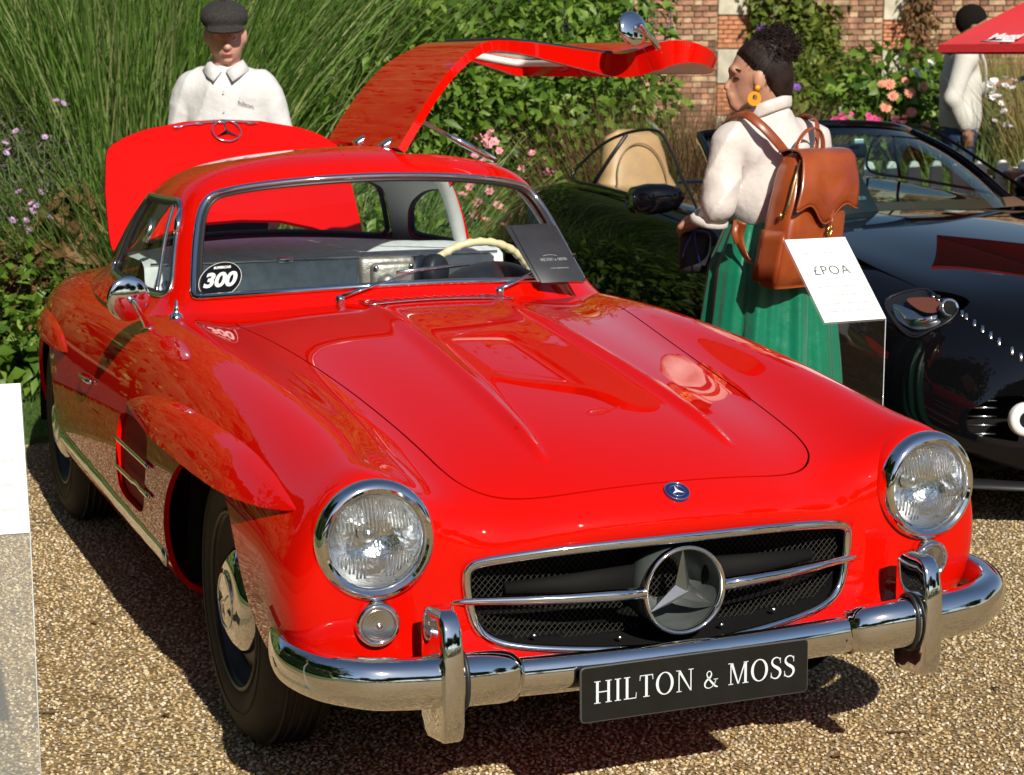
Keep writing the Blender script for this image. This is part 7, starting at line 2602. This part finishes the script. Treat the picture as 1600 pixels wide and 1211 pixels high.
# ------------------------------------------------------------------ BLACK OPEN SPORTS CAR
BX = 2.83
BC = thing('black_convertible', 'glossy black open-top sports car parked beside the red coupe', 'car', (BX, 0, 0))
BPAINT = mat('black car paint', (.003, .003, .004), rough=.5, coat=1.0, coat_r=.01, spec=.0)
BGLASS = glass_mat('tinted screen glass', (.56, .76, .78), .8)
SGLASS = glass_mat('side glass', (.86, .86, .80), 1.0)
BEIGE = mat('tan seat leather', (.50, .32, .17), rough=.45, var=.08, vscale=12)
CARBON = mat('dark trim plastic', (.014, .014, .015), rough=.4)
BN = [
 [(0,5.48,.62),(.2,5.48,.62),(.38,5.46,.61),(.5,5.44,.60),(.58,5.42,.57),(.62,5.4,.52),(.62,5.4,.45),(.58,5.4,.38),(0,5.42,.36)],
 [(0,5.38,.86),(.3,5.38,.86),(.55,5.35,.84),(.72,5.3,.80),(.82,5.26,.72),(.87,5.24,.6),(.87,5.24,.45),(.80,5.24,.3),(0,5.3,.26)],
 sec(4.9, [(0,.96),(.3,.96),(.58,.955),(.77,.945),(.88,.89),(.955,.74),(.965,.5),(.94,.28),(0,.22)]),
 sec(4.3, [(0,.985),(.3,.985),(.6,.995),(.79,1.035),(.905,.985),(.978,.80),(.985,.52),(.95,.25),(0,.2)]),
 sec(3.7, [(0,.97),(.3,.97),(.6,.98),(.79,1.01),(.895,.965),(.962,.80),(.97,.52),(.95,.23),(0,.2)]),
 sec(3.1, [(0,.95),(.3,.95),(.6,.95),(.78,.965),(.88,.925),(.945,.77),(.95,.5),(.945,.22),(0,.2)]),
 sec(2.6, [(0,.975),(.3,.97),(.6,.95),(.77,.938),(.875,.90),(.938,.75),(.942,.5),(.94,.22),(0,.2)]),
 sec(2.1, [(0,.94),(.3,.935),(.6,.905),(.76,.895),(.868,.85),(.94,.70),(.952,.48),(.94,.24),(0,.2)]),
 sec(1.6, [(0,.89),(.3,.882),(.58,.845),(.74,.835),(.86,.775),(.938,.63),(.95,.45),(.93,.25),(0,.2)]),
 sec(1.25, [(0,.84),(.3,.83),(.56,.79),(.72,.77),(.835,.70),(.915,.57),(.93,.42),(.91,.26),(0,.2)]),
 [(0,.90,.775),(.3,.93,.76),(.55,1.0,.72),(.70,1.06,.68),(.80,1.10,.61),(.87,1.13,.51),(.89,1.13,.39),(.87,1.12,.24),(0,.98,.17)],
 [(0,.74,.68),(.28,.77,.665),(.5,.86,.63),(.62,.92,.59),(.71,.965,.53),(.78,1.0,.44),(.80,1.0,.34),(.80,1.0,.21),(0,.84,.145)],
 [(0,.69,.56),(.24,.71,.55),(.40,.78,.52),(.50,.84,.49),(.58,.88,.44),(.65,.91,.38),(.68,.915,.30),(.68,.915,.19),(0,.78,.13)],
 [(0,.70,.47),(.2,.72,.46),(.31,.76,.44),(.37,.79,.41),(.40,.80,.36),(.41,.80,.31),(.41,.80,.25),(.38,.80,.17),(0,.76,.13)],
]
BNA = np.array(BN)
bnet = Net(np.concatenate([BNA[:, :0:-1] * np.array([-1, 1, 1]), BNA], 1))
bu_ = np.linspace(0, len(BN) - 1, 13 * 10 + 1)
bv_ = np.linspace(-8, 8, 161)
BG, BU, BV = bnet.grid(bu_, bv_ + 8)
# bonnet: two raised creases running to the nose
xx, yy = np.abs(BG[..., 0]), BG[..., 1]
tt = np.clip((yy - .95) / 1.3, 0, 1)
xc = .34 + .16 * tt
BG[..., 2] += np.where((np.abs(BV) < 4) & (yy < 2.35) & (yy > .9), .022 * np.sin(PI * tt) ** .6 * np.exp(-((xx - xc) / .05) ** 2), 0)
BNn = grid_normals(BG)
BA = np.concatenate([BG.reshape(-1, 3), BNn.reshape(-1, 3), BU.reshape(-1, 1), BV.reshape(-1, 1)], 1)
BF = grid_faces(len(bu_), len(bv_))
def b_side(y, z, sx=-1):
    q = BA[(np.abs(BA[:, 7]) > 3) & (BA[:, 0] * sx > 0)]
    d = (q[:, 1] - y) ** 2 + (q[:, 2] - z) ** 2
    i = np.argmin(d)
    return q[i, :3].copy(), q[i, 3:6].copy()
def b_top(x, y):
    q = BA[(np.abs(BA[:, 7]) < 5) & (BA[:, 2] > .4)]
    d = (q[:, 0] - x) ** 2 + (q[:, 1] - y) ** 2
    i = np.argmin(d)
    return q[i, :3].copy(), q[i, 3:6].copy()
archb = lambda A: np.where(np.abs(A[:, 0]) > .55, np.minimum(np.hypot(A[:, 1] - 2.02, A[:, 2] - .35) - .375, np.hypot(A[:, 1] - 4.45, A[:, 2] - .35) - .385), 1)
cabp = [(-.66, 2.75), (-.5, 2.55), (0, 2.47), (.5, 2.55), (.66, 2.75), (.72, 3.1), (.76, 3.9), (.72, 4.4), (0, 4.5), (-.72, 4.4), (-.76, 3.9), (-.72, 3.1)]
A, F, _ = clip(BA, BF, -archb(BA))
A, F, _ = clip(A, F, np.where(np.abs(A[:, 7]) < 5, -sd_poly(A[:, 0], A[:, 1], cabp), -1))
dpoly = [(2.42, .88), (2.47, .62), (2.56, .40), (2.66, .30), (3.5, .30), (3.72, .42), (3.80, .62), (3.84, 1.06), (2.44, 1.06)]
A, F, _ = clip(A, F, np.where(np.abs(A[:, 0]) > .5, .003 - np.abs(sd_poly(A[:, 1], A[:, 2], dpoly)), -1))
bon = [(-.62, .98), (0, .86), (.62, .98), (.74, 1.3), (.76, 2.3), (.5, 2.42), (0, 2.36), (-.5, 2.42), (-.76, 2.3), (-.74, 1.3)]
A, F, _ = clip(A, F, np.where((np.abs(A[:, 7]) < 4.2) & (A[:, 2] > .6), .003 - np.abs(sd_poly(A[:, 0], A[:, 1], bon)), -1))
INTK = round_poly([(-.80, .34), (-.55, .30), (-.50, .42), (-.56, .475), (-.72, .47), (-.80, .41)], .03, 4)
fint = lambda A: np.where(A[:, 1] < 1.1, sd_poly(-np.abs(A[:, 0]), A[:, 2], INTK), 1)
A, F, _ = clip(A, F, np.where(A[:, 1] < 1.15, -fint(A), -1))
LAMPC = [(.835, 1.46), (.862, 1.36), (.856, 1.27), (.82, 1.215), (.76, 1.195), (.70, 1.20), (.655, 1.225), (.67, 1.30), (.74, 1.40)]
LAMPO = [tuple(q) for q in smooth_poly(LAMPC, 4)]
A, F, _ = clip(A, F, np.where((np.abs(A[:, 7]) < 5.5) & (A[:, 2] > .5), -sd_poly(np.abs(A[:, 0]), A[:, 1], LAMPO), -1))
V2, N2, F2 = flange(A[:, :3], A[:, 3:6], F, .02)
mk('body_shell', V2, F2, BPAINT, BC, N2)
# recessed intakes with slats and the white ring
for sx in (-1, 1):
    e = bpy.data.objects.new('air_intake', None)
    link(e, BC)
    V = []
    for z in (.27, .38, .50):
        for x in (.46, .58, .70, .84):
            p, n = b_side(0.95, z, sx) if False else (np.array([sx * x, .90 + .55 * max(0, x - .5), z]), 0)
            V.append(tuple(p + np.array([0, .10, 0])))
    mk('intake_back', V, grid_faces(3, 4), BLACK, e, smooth=False)
    for z in (.335, .365, .395, .425, .45):
        pp = []
        for x in (.70, .74, .785):
            pp.append((sx * x, .915 + .50 * (x - .55), z))
        V, F = sweep(pp, [(.004, .0035)] * 3, 6)
        mk('intake_slat', V, F, CARBON if sx > 0 else CHROME_SOFT, e)
    rim = [(sx * abs(x) , .86 + .42 * (abs(x) - .5) + .02, z) for x, z in INTK]
    V, F = lathe([(.028, -.01), (.028, .012), (.034, .016), (.052, .010), (.057, .0), (.057, -.02)], 36, (sx * .635, .915, .392), (sx * .3, -1, .05))
    mk('white_ring', V, F, PAPER, e)
    V, F = lathe([(.0001, .004), (.028, .004)], 24, (sx * .635, .915, .392), (sx * .3, -1, .05))
    mk('ring_centre', V, F, BLACK, e)
# main grille: dark back panel and slim vanes
GB = bpy.data.objects.new('grille', None)
link(GB, BC)
V = [(-.44, .90, .12), (.44, .90, .12), (.44, .90, .50), (-.44, .90, .50)]
mk('grille_back', V, [[0, 1, 2, 3]], BLACK, GB, smooth=False)
for z in (.20, .245, .29, .335, .38, .42):
    P = [(x, .765 + .22 * x * x, z) for x in np.linspace(-.38, .38, 13)]
    V, F = sweep(P, [(.010, .004)] * 13, 6)
    mk('grille_vane', V, F, CHROME_SOFT, GB)
# splitter
V = []
for i in range(25):
    a = -1 + i / 12
    x = .80 * a
    yb = .74 + .30 * abs(a) ** 2.2
    V += [(x, yb - .02, .150), (x, yb - .02, .165), (x, yb + .10, .165)]
mk('front_splitter', V, grid_faces(25, 3, flip=True), CARBON, BC)
# headlamps: faired lens with chrome inner and running-light strip
for sx in (-1, 1):
    e = bpy.data.objects.new('headlamp', None)
    link(e, BC)
    def hp(x, y, off=.004):
        p, n = b_top(sx * x, y)
        return p + n * off
    out_ = LAMPC
    P = smooth_poly([hp(x, y) for x, y in out_], 4)
    V, F = sweep(P, .004, 6, closed=True)
    mk('lamp_edge', V, F, CARBON, e)
    c = P.mean(0)
    mk('lamp_bowl', list(P) + [tuple(c + np.array([0, .04, -.05]))], [[i, (i + 1) % len(P), len(P)] for i in range(len(P))], MATS['dark lamp bowl'] if 'dark lamp bowl' in MATS else mat('dark lamp bowl', (.03, .03, .034), rough=.2, metal=.5), e)
    mk('lens', [tuple(q + np.array([0, -.003, .004])) for q in P] + [tuple(c + np.array([0, -.02, .02]))], [[i, (i + 1) % len(P), len(P)] for i in range(len(P))], LAMPGLASS, e)
    V, F = lathe([(.030, -.02), (.034, .0), (.030, .008), (.026, .004), (.0001, .010)], 28, hp(.735, 1.225, .008), (sx * .15, -1, .35))
    mk('projector', V, F, CHROME, e)
    V, F = lathe([(.0001, .014), (.024, .006)], 24, hp(.735, 1.225, .008), (sx * .15, -1, .35))
    mk('projector_lens', V, F, BLACK, e)
    V, F = sweep([hp(.835, 1.40, .006), hp(.842, 1.31, .006), hp(.82, 1.25, .008), hp(.785, 1.225, .008)], [.006, .010, .010, .006], 8)
    mk('indicator_bar', V, F, CHROME, e)
    for i in range(15):
        t = i / 14
        p_, n_ = b_top(sx * (.690 - .16 * t), 1.33 - .37 * t)
        V, F = rbox((.011, .031, .005), .002, 1)
        mk('running_light', xf(V, frame(p_ + n_ * .0035, (sx * .8, .6, 0), n_)), F, CHROME_SOFT, e)
    P = smooth_poly([hp(x, y, -.004) for x, y in ((.833, 1.445), (.857, 1.36), (.850, 1.275), (.818, 1.228), (.785, 1.215), (.775, 1.24), (.805, 1.28), (.812, 1.35))], 4)
    mk('chrome_wedge', list(P), [list(range(len(P)))], CHROME_SOFT, e)
    P = smooth_poly([hp(x, y, .0) for x, y in ((.800, 1.385), (.803, 1.30), (.77, 1.255), (.73, 1.275), (.74, 1.35))], 4)
    mk('amber_reflector', list(P), [list(range(len(P)))], mat('amber lamp plastic', (.16, .05, .025), rough=.2, coat=.6) if sx < 0 else MATS['amber lamp plastic'], e)
    P = smooth_poly([hp(x, y, .003) for x, y in ((.705, 1.36), (.63, 1.24), (.515, 1.0), (.50, .94), (.58, 1.05), (.65, 1.21))], 4)
    mk('light_strip_cover', list(P), [list(range(len(P)))], CARBON, e)
    # bonnet vent
    p0 = [b_top(sx * x, y)[0] + np.array([0, 0, .006]) for x, y in ((.50, 2.05), (.54, 1.7), (.50, 1.35), (.44, 1.32), (.43, 1.7), (.44, 2.02))]
    P = smooth_poly(p0, 4)
    mk('bonnet_vent', list(P), [list(range(len(P)))], CARBON, BC)
# windscreen: frame, glass, header
def bws(t, s):
    """t -1..1 across, s 0..1 up"""
    yb = 2.42 + .42 * abs(t) ** 2.2
    yt = 3.18 + .22 * abs(t) ** 2.4
    xb, xt = .73 * t, .56 * t
    zb = .965 - .01 * abs(t)
    zt = 1.300 - .05 * abs(t) ** 2.2
    return (xb + (xt - xb) * s, yb + (yt - yb) * s, zb + (zt - zb) * s + .035 * math.sin(s * PI))
n, m = 33, 12
V = [bws(-1 + 2 * i / (n - 1), j / (m - 1)) for i in range(n) for j in range(m)]
wg = mk('windscreen', V, grid_faces(n, m), BGLASS, BC)
path = [bws(-1, s) for s in np.linspace(0, 1, 10)] + [bws(t, 1) for t in np.linspace(-.92, .92, 21)] + [bws(1, s) for s in np.linspace(1, 0, 10)]
P = smooth_poly(path, 2, False)
V, F = sweep(P, [(.018, .026)] * len(P), 10)
mk('screen_frame', V, F, BPAINT, wg)
V = [bws(t, s) for t in np.linspace(-.97, .97, 20) for s in (.82, .9, .985)]
mk('sun_band', [(x, y - .004, z + .004) for x, y, z in V], grid_faces(20, 3), glass_mat('dark shade band', (.10, .13, .16), .8), wg)
V, F = rbox((.19, .03, .06), .02, 2)
mk('rear_view_mirror', xf(V, Matrix.Translation((0, 3.05, 1.19))), F, CARBON, wg)
V, F = rbox((.05, .012, .022), .004, 1)
mk('toll_sensor', xf(V, Matrix.Translation((.02, 3.0, 1.235))), F, mat('pale sensor', (.5, .6, .62), rough=.3), wg)
for sx, x1 in ((-1, .05), (1, .6)):
    e_ = [b_top(sx * .5 if sx > 0 else -.55, 2.38)[0] + np.array([0, 0, .02]), b_top(.0 if sx < 0 else .62, 2.42)[0] + np.array([0, .02, .03])]
    V, F = sweep([e_[0], (e_[0] + e_[1]) / 2 + np.array([0, 0, .01]), e_[1]], [(.008, .010)] * 3, 6)
    mk('wiper', V, F, BLACK, BC)
# side glass (raised) both sides, with black edge trim
for sx in (-1, 1):
    oy = smooth_poly([(y + .3, z) for y, z in [(2.52, .955), (3.0, .985), (3.5, 1.01), (3.86, 1.03), (3.80, 1.13), (3.66, 1.215), (3.45, 1.265), (3.22, 1.275), (3.05, 1.22), (2.80, 1.10)]], 4)
    P = [(sx * (.885 - .52 * (z - .95)), y, z) for y, z in oy]
    g = mk('side_glass', P, [list(range(len(P)))], SGLASS, BC, smooth=False)
    V, F = sweep(P, [(.006, .008)] * len(P), 6, closed=True)
    mk('glass_trim', V, F, CARBON, g)
    V, F = sweep([(sx * (.885 - .52 * (z - .95)), y, z) for y, z in ((3.90, 1.02), (3.86, 1.13), (3.80, 1.25))], [(.008, .010)] * 3, 6)
    mk('glass_divider', V, F, CARBON, g)
# door mirrors
for sx in (-1, 1):
    e = bpy.data.objects.new('door_mirror', None)
    link(e, BC)
    V = []
    rows_ = [(0.0, .012, .02), (.03, .045, .05), (.08, .062, .07), (.15, .066, .075), (.205, .055, .065), (.225, .03, .035)]
    for i, (dx, rz, ry) in enumerate(rows_):
        for j in range(20):
            t = 2 * PI * j / 20
            c_, s_ = math.cos(t), math.sin(t)
            V.append((sx * (.86 + dx), 2.98 + .25 * dx + ry * math.copysign(abs(c_) ** .7, c_), 1.015 - .06 * dx + rz * math.copysign(abs(s_) ** .7, s_)))
    F = grid_faces(6, 20, True, flip=(sx < 0)) + [list(range(20)), [100 + j for j in range(20)][::-1]]
    mk('mirror_shell', V, F, BPAINT, e)
    V, F = sweep([(sx * .84, 3.02, .95), (sx * .89, 3.00, .97), (sx * .93, 2.99, .985)], [(.02, .012)] * 3, 8)
    mk('mirror_arm', V, F, BPAINT, e)
# wing vent blade behind the front wheel
for sx in (-1, 1):
    P = [b_side(y, z, sx)[0] + np.array([sx * .006, 0, 0]) for y, z in ((2.55, .745), (2.46, .735), (2.40, .725), (2.40, .70), (2.47, .71), (2.54, .72))]
    V, F = sweep(P, .005, 6, closed=True)
    mk('wing_vent_trim', V, F, CHROME_SOFT, BC)
# cabin
mb = MB()
mb.box((0, 3.25, .36), (1.5, 1.7, .04))
mk('cabin_floor', mb.V, mb.F, CARBON, BC, smooth=False)
V = []
for i in range(13):
    x = -.74 + 1.48 * i / 12
    for y, z in ((2.55 + .3 * abs(x) ** 2, .955), (2.72 + .2 * abs(x) ** 2, .985), (2.92, .97), (2.98, .90), (2.96, .62)):
        V.append((x, y, z))
mk('dashboard', V, grid_faces(13, 5, flip=True), mat('brown dash leather', (.15, .085, .045), rough=.5), BC)
V = []
for i in range(13):
    x = -.74 + 1.48 * i / 12
    for y, z in ((4.34, .38), (4.38, .90), (4.44, .98), (4.52, .985)):
        V.append((x, y, z))
mk('rear_deck', V, grid_faces(13, 4), BPAINT, BC)
for sx in (-1, 1):
    e = bpy.data.objects.new('seat', None)
    e.location = (sx * .46, 4.0, .40)
    link(e, BC)
    V, F = rbox((.52, .52, .18), .07, 3)
    mk('cushion', xf(V, Matrix.Translation((0, -.1, .06))), F, BEIGE, e)
    V = []
    rw = [(.10, .25, .05), (.25, .265, .08), (.42, .26, .085), (.55, .23, .08), (.64, .18, .07), (.74, .165, .065), (.82, .14, .055), (.855, .08, .03)]
    for z, a, b in rw:
        for j in range(24):
            t = 2 * PI * j / 24
            c_, s_ = math.cos(t), math.sin(t)
            V.append((a * math.copysign(abs(c_) ** .6, c_), .14 + .22 * (z - .1) + b * math.copysign(abs(s_) ** .7, s_), z))
    mk('backrest', V, grid_faces(8, 24, True) + [list(range(24))[::-1], [7 * 24 + j for j in range(24)]], BEIGE, e)
    lp = [(.135 * math.cos(t), .065 + .22 * (.60 + .19 * math.sin(t) - .1) - .003, .60 + .19 * math.sin(t)) for t in np.linspace(0, 2 * PI, 33)[:-1]]
    V, F = sweep(lp, .004, 6, closed=True)
    mk('piping', V, F, mat('darker seat piping', (.30, .18, .09), rough=.5) if sx < 0 else MATS['darker seat piping'], e)
    V, F = sweep([(sx * -.0 - .11, .27, .86), (0, .36, .885), (.11, .27, .86)], .02, 8)
    mk('mirror_back_pad', V, F, BEIGE, e) if False else None
V, F = sweep([(.4 * -1 + .185 * math.cos(t), 3.08 - .06 * math.sin(t), .98 + .17 * math.sin(t)) for t in np.linspace(0, 2 * PI, 41)[:-1]], .014, 8, closed=True)
mk('steering_wheel', V, F, CARBON, BC)
# wheels
for x, y in ((-.80, 2.02), (.80, 2.02), (-.80, 4.45), (.80, 4.45)):
    sx = -1 if x < 0 else 1
    e = bpy.data.objects.new('wheel', None)
    e.location = (x, y, .35)
    link(e, BC)
    V, F = lathe([(.25, -.13), (.32, -.135), (.345, -.11), (.35, 0), (.345, .11), (.32, .135), (.25, .13)], 48, (0, 0, 0), (sx, 0, 0))
    mk('tyre', V, F, RUBBER, e)
    V, F = lathe([(.255, .12), (.245, .11), (.235, .06), (.0001, .05)], 40, (0, 0, 0), (sx, 0, 0))
    mk('rim', V, F, STEEL, e)
    for k in range(10):
        a = 2 * PI * k / 10
        V, F = sweep([(sx * .10, .04 * math.cos(a), .04 * math.sin(a)), (sx * .115, .24 * math.cos(a), .24 * math.sin(a))], [.016, .011], 6)
        mk('spoke', V, F, CHROME_SOFT, e)
V, F = rbox((1.3, 4.0, .05), .02, 1)
mk('under_tray', xf(V, Matrix.Translation((0, 3.1, .2))), F, BLACK, BC)
for sx in (-1, 1):
    for cy in (2.02, 4.45):
        pr = [(cy + .40 * math.cos(PI * i / 18), .35 + .40 * math.sin(PI * i / 18)) for i in range(19)]
        k = len(pr)
        V = [(sx * .60, y, z) for y, z in pr] + [(sx * .88, y, z) for y, z in pr]
        mk('wheel_well_liner', V, [[i, i + 1, k + i + 1, k + i] for i in range(k - 1)] + [list(range(k))], BLACK, BC, smooth=False)
# folder on the black car dash
t = thing('brochure_folder', 'dark sales folder lying behind the black car windscreen', 'folder', (BX, 0, 0))
Mf = frame((-.30, 2.62, 1.03), (1, .1, 0), (-.15, -.75, .65))
V, F = rbox((.30, .21, .003), .001, 1)
c_ = mk('folder_cover', xf(V, Mf), F, FOLD, t)
kind(letters('cover_lettering', 'HILTON & MOSS', .018, c_, Mf @ Matrix.Translation((.05, -.02, .0015)), FAINTINK, .13, .0006, .13), 'stuff')

# ------------------------------------------------------------------ price board between the cars and info board on the left
def board(name, label, tl, tr, br, bl, lines, foot, big=None, leg=True):
    """paper on a clear acrylic stand; corner points given in world space"""
    T = thing(name, label, 'sign', (0, 0, 0))
    c = (tl + tr + br + bl) / 4
    X = ((tr - tl) + (br - bl)).normalized()
    U = ((tl - bl) + (tr - br)).normalized()
    n_ = X.cross(U).normalized()
    if n_.dot(CAM_POS - c) < 0:
        n_ = -n_
    M = frame(c, X, n_)
    w = ((tr - tl).length + (br - bl).length) / 2
    h = ((tl - bl).length + (tr - br).length) / 2
    T.location = (c.x, c.y, 0)
    Mi = Matrix.Translation((-c.x, -c.y, 0))
    V, F = rbox((w, h, .002), .0005, 1)
    pap = mk('paper_sheet', xf(V, Mi @ M @ Matrix.Translation((0, 0, .003))), F, PAPER, T, smooth=False)
    V, F = rbox((w + .004, h + .004, .004), .001, 1)
    mk('acrylic_panel', xf(V, Mi @ M @ Matrix.Translation((0, 0, -.002))), F, ACRYLIC, T, smooth=False)
    # vertical acrylic leg sheet down to the ground and foot plate
    b0, b1 = (bl, br)
    L_ = [Vector((b0.x, b0.y, b0.z)), Vector((b1.x, b1.y, b1.z)), Vector((b1.x + foot.x, b1.y + foot.y, .006)), Vector((b0.x + foot.x, b0.y + foot.y, .006))]
    nn_ = (L_[1] - L_[0]).cross(L_[3] - L_[0]).normalized() * .003
    V = [tuple(q + nn_) for q in L_] + [tuple(q - nn_) for q in L_]
    ac = ACRYLIC_C if name == 'price_board' else ACRYLIC
    mk('acrylic_leg', xf(V, Mi), [[0, 1, 2, 3], [7, 6, 5, 4], [0, 4, 5, 1], [1, 5, 6, 2], [2, 6, 7, 3], [3, 7, 4, 0]], ac, T, smooth=False)
    for q0, q1 in ((L_[1], L_[2]),):
        V, F = sweep(xf([tuple(q0), tuple(q1)], Mi), .0012, 6)
        mk('polished_edge', V, F, MATS['acrylic edge'] if 'acrylic edge' in MATS else mat('acrylic edge', (.62, .66, .66), rough=.15, coat=.5), T)
    mid = (L_[2] + L_[3]) / 2
    V, F = rbox((w * 1.1, .26, .008), .002, 1)
    mk('foot_plate', xf(V, Mi @ Matrix.Translation((mid.x, mid.y, .004)) @ Matrix.Rotation(math.atan2(X.y, X.x), 4, 'Z')), F, ACRYLIC, T, smooth=False)
    for (s_, size, yy_, mm, sp, off) in lines:
        V, F = text_mesh(s_, size, 0, off, 0, sp) if isinstance(s_, str) else print_row(s_, size * .55, int(1000 * yy_) + 7)
        o_ = mk('print_line', xf([(x, y + yy_ * h, .0052) for x, y, z in V], Mi @ M), F, mm, pap, smooth=False)
        if not isinstance(s_, str):
            kind(o_, 'stuff')
    return T
def sheet(px, py, d, psi, theta, w=.21, h=.297):
    """corner points of an A4 sheet leaning back on its stand"""
    aw = Vector((fw.x, fw.y, 0)).normalized()
    c = at(px, py, d)
    X = rt * math.cos(psi) + aw * math.sin(psi)
    U = (aw * math.cos(psi) - rt * math.sin(psi)) * math.cos(theta) + Vector((0, 0, math.sin(theta)))
    return c - X * w / 2 + U * h / 2, c + X * w / 2 + U * h / 2, c + X * w / 2 - U * h / 2, c - X * w / 2 - U * h / 2
board('price_board', 'white price sheet reading POA on a clear stand beside the red wing', *sheet(1304, 437, 5.36, math.radians(26), math.radians(46)),
      [('\u00a3POA', .046, .10, INK, 1.15, -.0004), (.05, .008, .40, FAINTINK, 1, 0), (.13, .009, .32, FAINTINK, 1, 0), (.14, .010, -.09, FAINTINK, 1, 0), (.11, .010, -.19, FAINTINK, 1, 0), (.15, .010, -.29, FAINTINK, 1, 0), (.15, .010, -.38, FAINTINK, 1, 0)], Vector((0, 0, 0)))
board('info_board', 'white information sheet on a clear acrylic stand at the left edge', *sheet(-52, 720, 3.50, math.radians(17), math.radians(59)),
      [(.17, .011, -.02, FAINTINK, 1, 0), (.16, .011, -.18, FAINTINK, 1, 0), (.18, .011, -.34, FAINTINK, 1, 0)], Vector((0, 0, 0)))

# ------------------------------------------------------------------ red parasol
UMB = thing('parasol', 'red parasol with white script lettering above the man in the blazer', 'parasol', on(1775, 8.8))
ux, uy, uz = UMB.location
UR = mat('red parasol canvas', (.62, .012, .018), rough=.7, var=.08, vscale=4, bump=.15, bscale=60, sheen=.2)
corner = at(1466, 71, 8.25)
R0 = math.hypot(corner.x - ux, corner.y - uy)
a0 = math.atan2(corner.y - uy, corner.x - ux)
zc, za = corner.z - uz, corner.z - uz + R0 * .46
k = 6
pts6 = [(R0 * math.cos(a0 + 2 * PI * i / k), R0 * math.sin(a0 + 2 * PI * i / k), zc) for i in range(k)]
CANV = bpy.data.objects.new('canopy', None)
link(CANV, UMB)
for i in range(k):
    a, b = np.array(pts6[i]), np.array(pts6[(i + 1) % k])
    ap = np.array([0, 0, za])
    V = []
    for s_ in np.linspace(0, 1, 9):
        for t in np.linspace(0, 1, 9):
            e_ = a * (1 - t) + b * t
            p_ = ap * (1 - s_) + e_ * s_
            p_[2] -= .05 * math.sin(PI * t) * math.sin(PI * s_) + .03 * s_ * math.sin(PI * t) * 0
            V.append(p_)
    o = mk('canopy_panel', V, grid_faces(9, 9), UR, CANV)
    V = []
    for t in np.linspace(0, 1, 9):
        e_ = a * (1 - t) + b * t
        V += [tuple(e_ + np.array([0, 0, .004])), tuple(e_ * np.array([1, 1, 1]) + np.array([0, 0, -.03]))]
    mk('valance', V, grid_faces(9, 2), UR, CANV)
    V, F = sweep([tuple(ap * .98), tuple(a * .98 + np.array([0, 0, .0]))], .008, 6)
    mk('rib', V, F, mat('grey parasol rib', (.3, .3, .3), rough=.4, metal=.8) if i == 0 else MATS['grey parasol rib'], UMB)
V, F = sweep([(0, 0, 0), (0, 0, za + .06)], .022, 12)
mk('pole', V, F, MATS['grey parasol rib'], UMB)
V, F = lathe([(.25, 0), (.25, .05), (.05, .08), (.03, .3)], 24)
mk('base_weight', V, F, CARBON, UMB)
# lettering on the panel that faces the drive
i0 = 0 if Vector(pts6[1]).dot(fw) < Vector(pts6[k - 1]).dot(fw) else k - 1
a, b = Vector(pts6[i0]), Vector(pts6[(i0 + 1) % k])
if (b - a).dot(rt) < 0:
    a, b = b, a
ap = Vector((0, 0, za))
X = (b - a).normalized()
U = (ap - (a + b) / 2).normalized()
n_ = X.cross(U).normalized()
V, F = text_mesh('Maggi', .070, 0, .0025, .28, .92, 'LEFT')
Mt = frame(a + X * .23 + U * .05 + n_ * .014, X, n_)
mk('lettering', xf(V, Mt), F, WHITEPRINT, UMB, smooth=False)
V, F = sweep(xf([(-.02, -.042, 0), (.06, -.046, 0), (.14, -.045, 0)], Mt), .004, 6)
mk('lettering_flourish', V, F, WHITEPRINT, UMB)
# brown table edge behind the black car
T = thing('garden_table', 'brown wooden table at the right edge behind the black car', 'table', on(1640, 10.8), -YAW)
V, F = rbox((.7, .5, .04), .006, 1)
mk('table_top', xf(V, Matrix.Translation((0, 0, .97))), F, mat('brown wood', (.24, .09, .03), rough=.5, var=.3, vscale=9), T, smooth=False)
for sx in (-1, 1):
    for sy in (-1, 1):
        V, F = rbox((.05, .05, .95), .006, 1)
        mk('leg', xf(V, Matrix.Translation((sx * .3, sy * .2, .475))), F, MATS['brown wood'], T, smooth=False)
t = thing('paper_stack', 'white papers on the brown table at the right edge', 'papers', on(1640, 10.8, .99), -YAW)
V, F = rbox((.21, .297, .01), .001, 1)
mk('paper_sheet', xf(V, Matrix.Translation((-.14, -.05, .006))), F, PAPER, t, smooth=False)
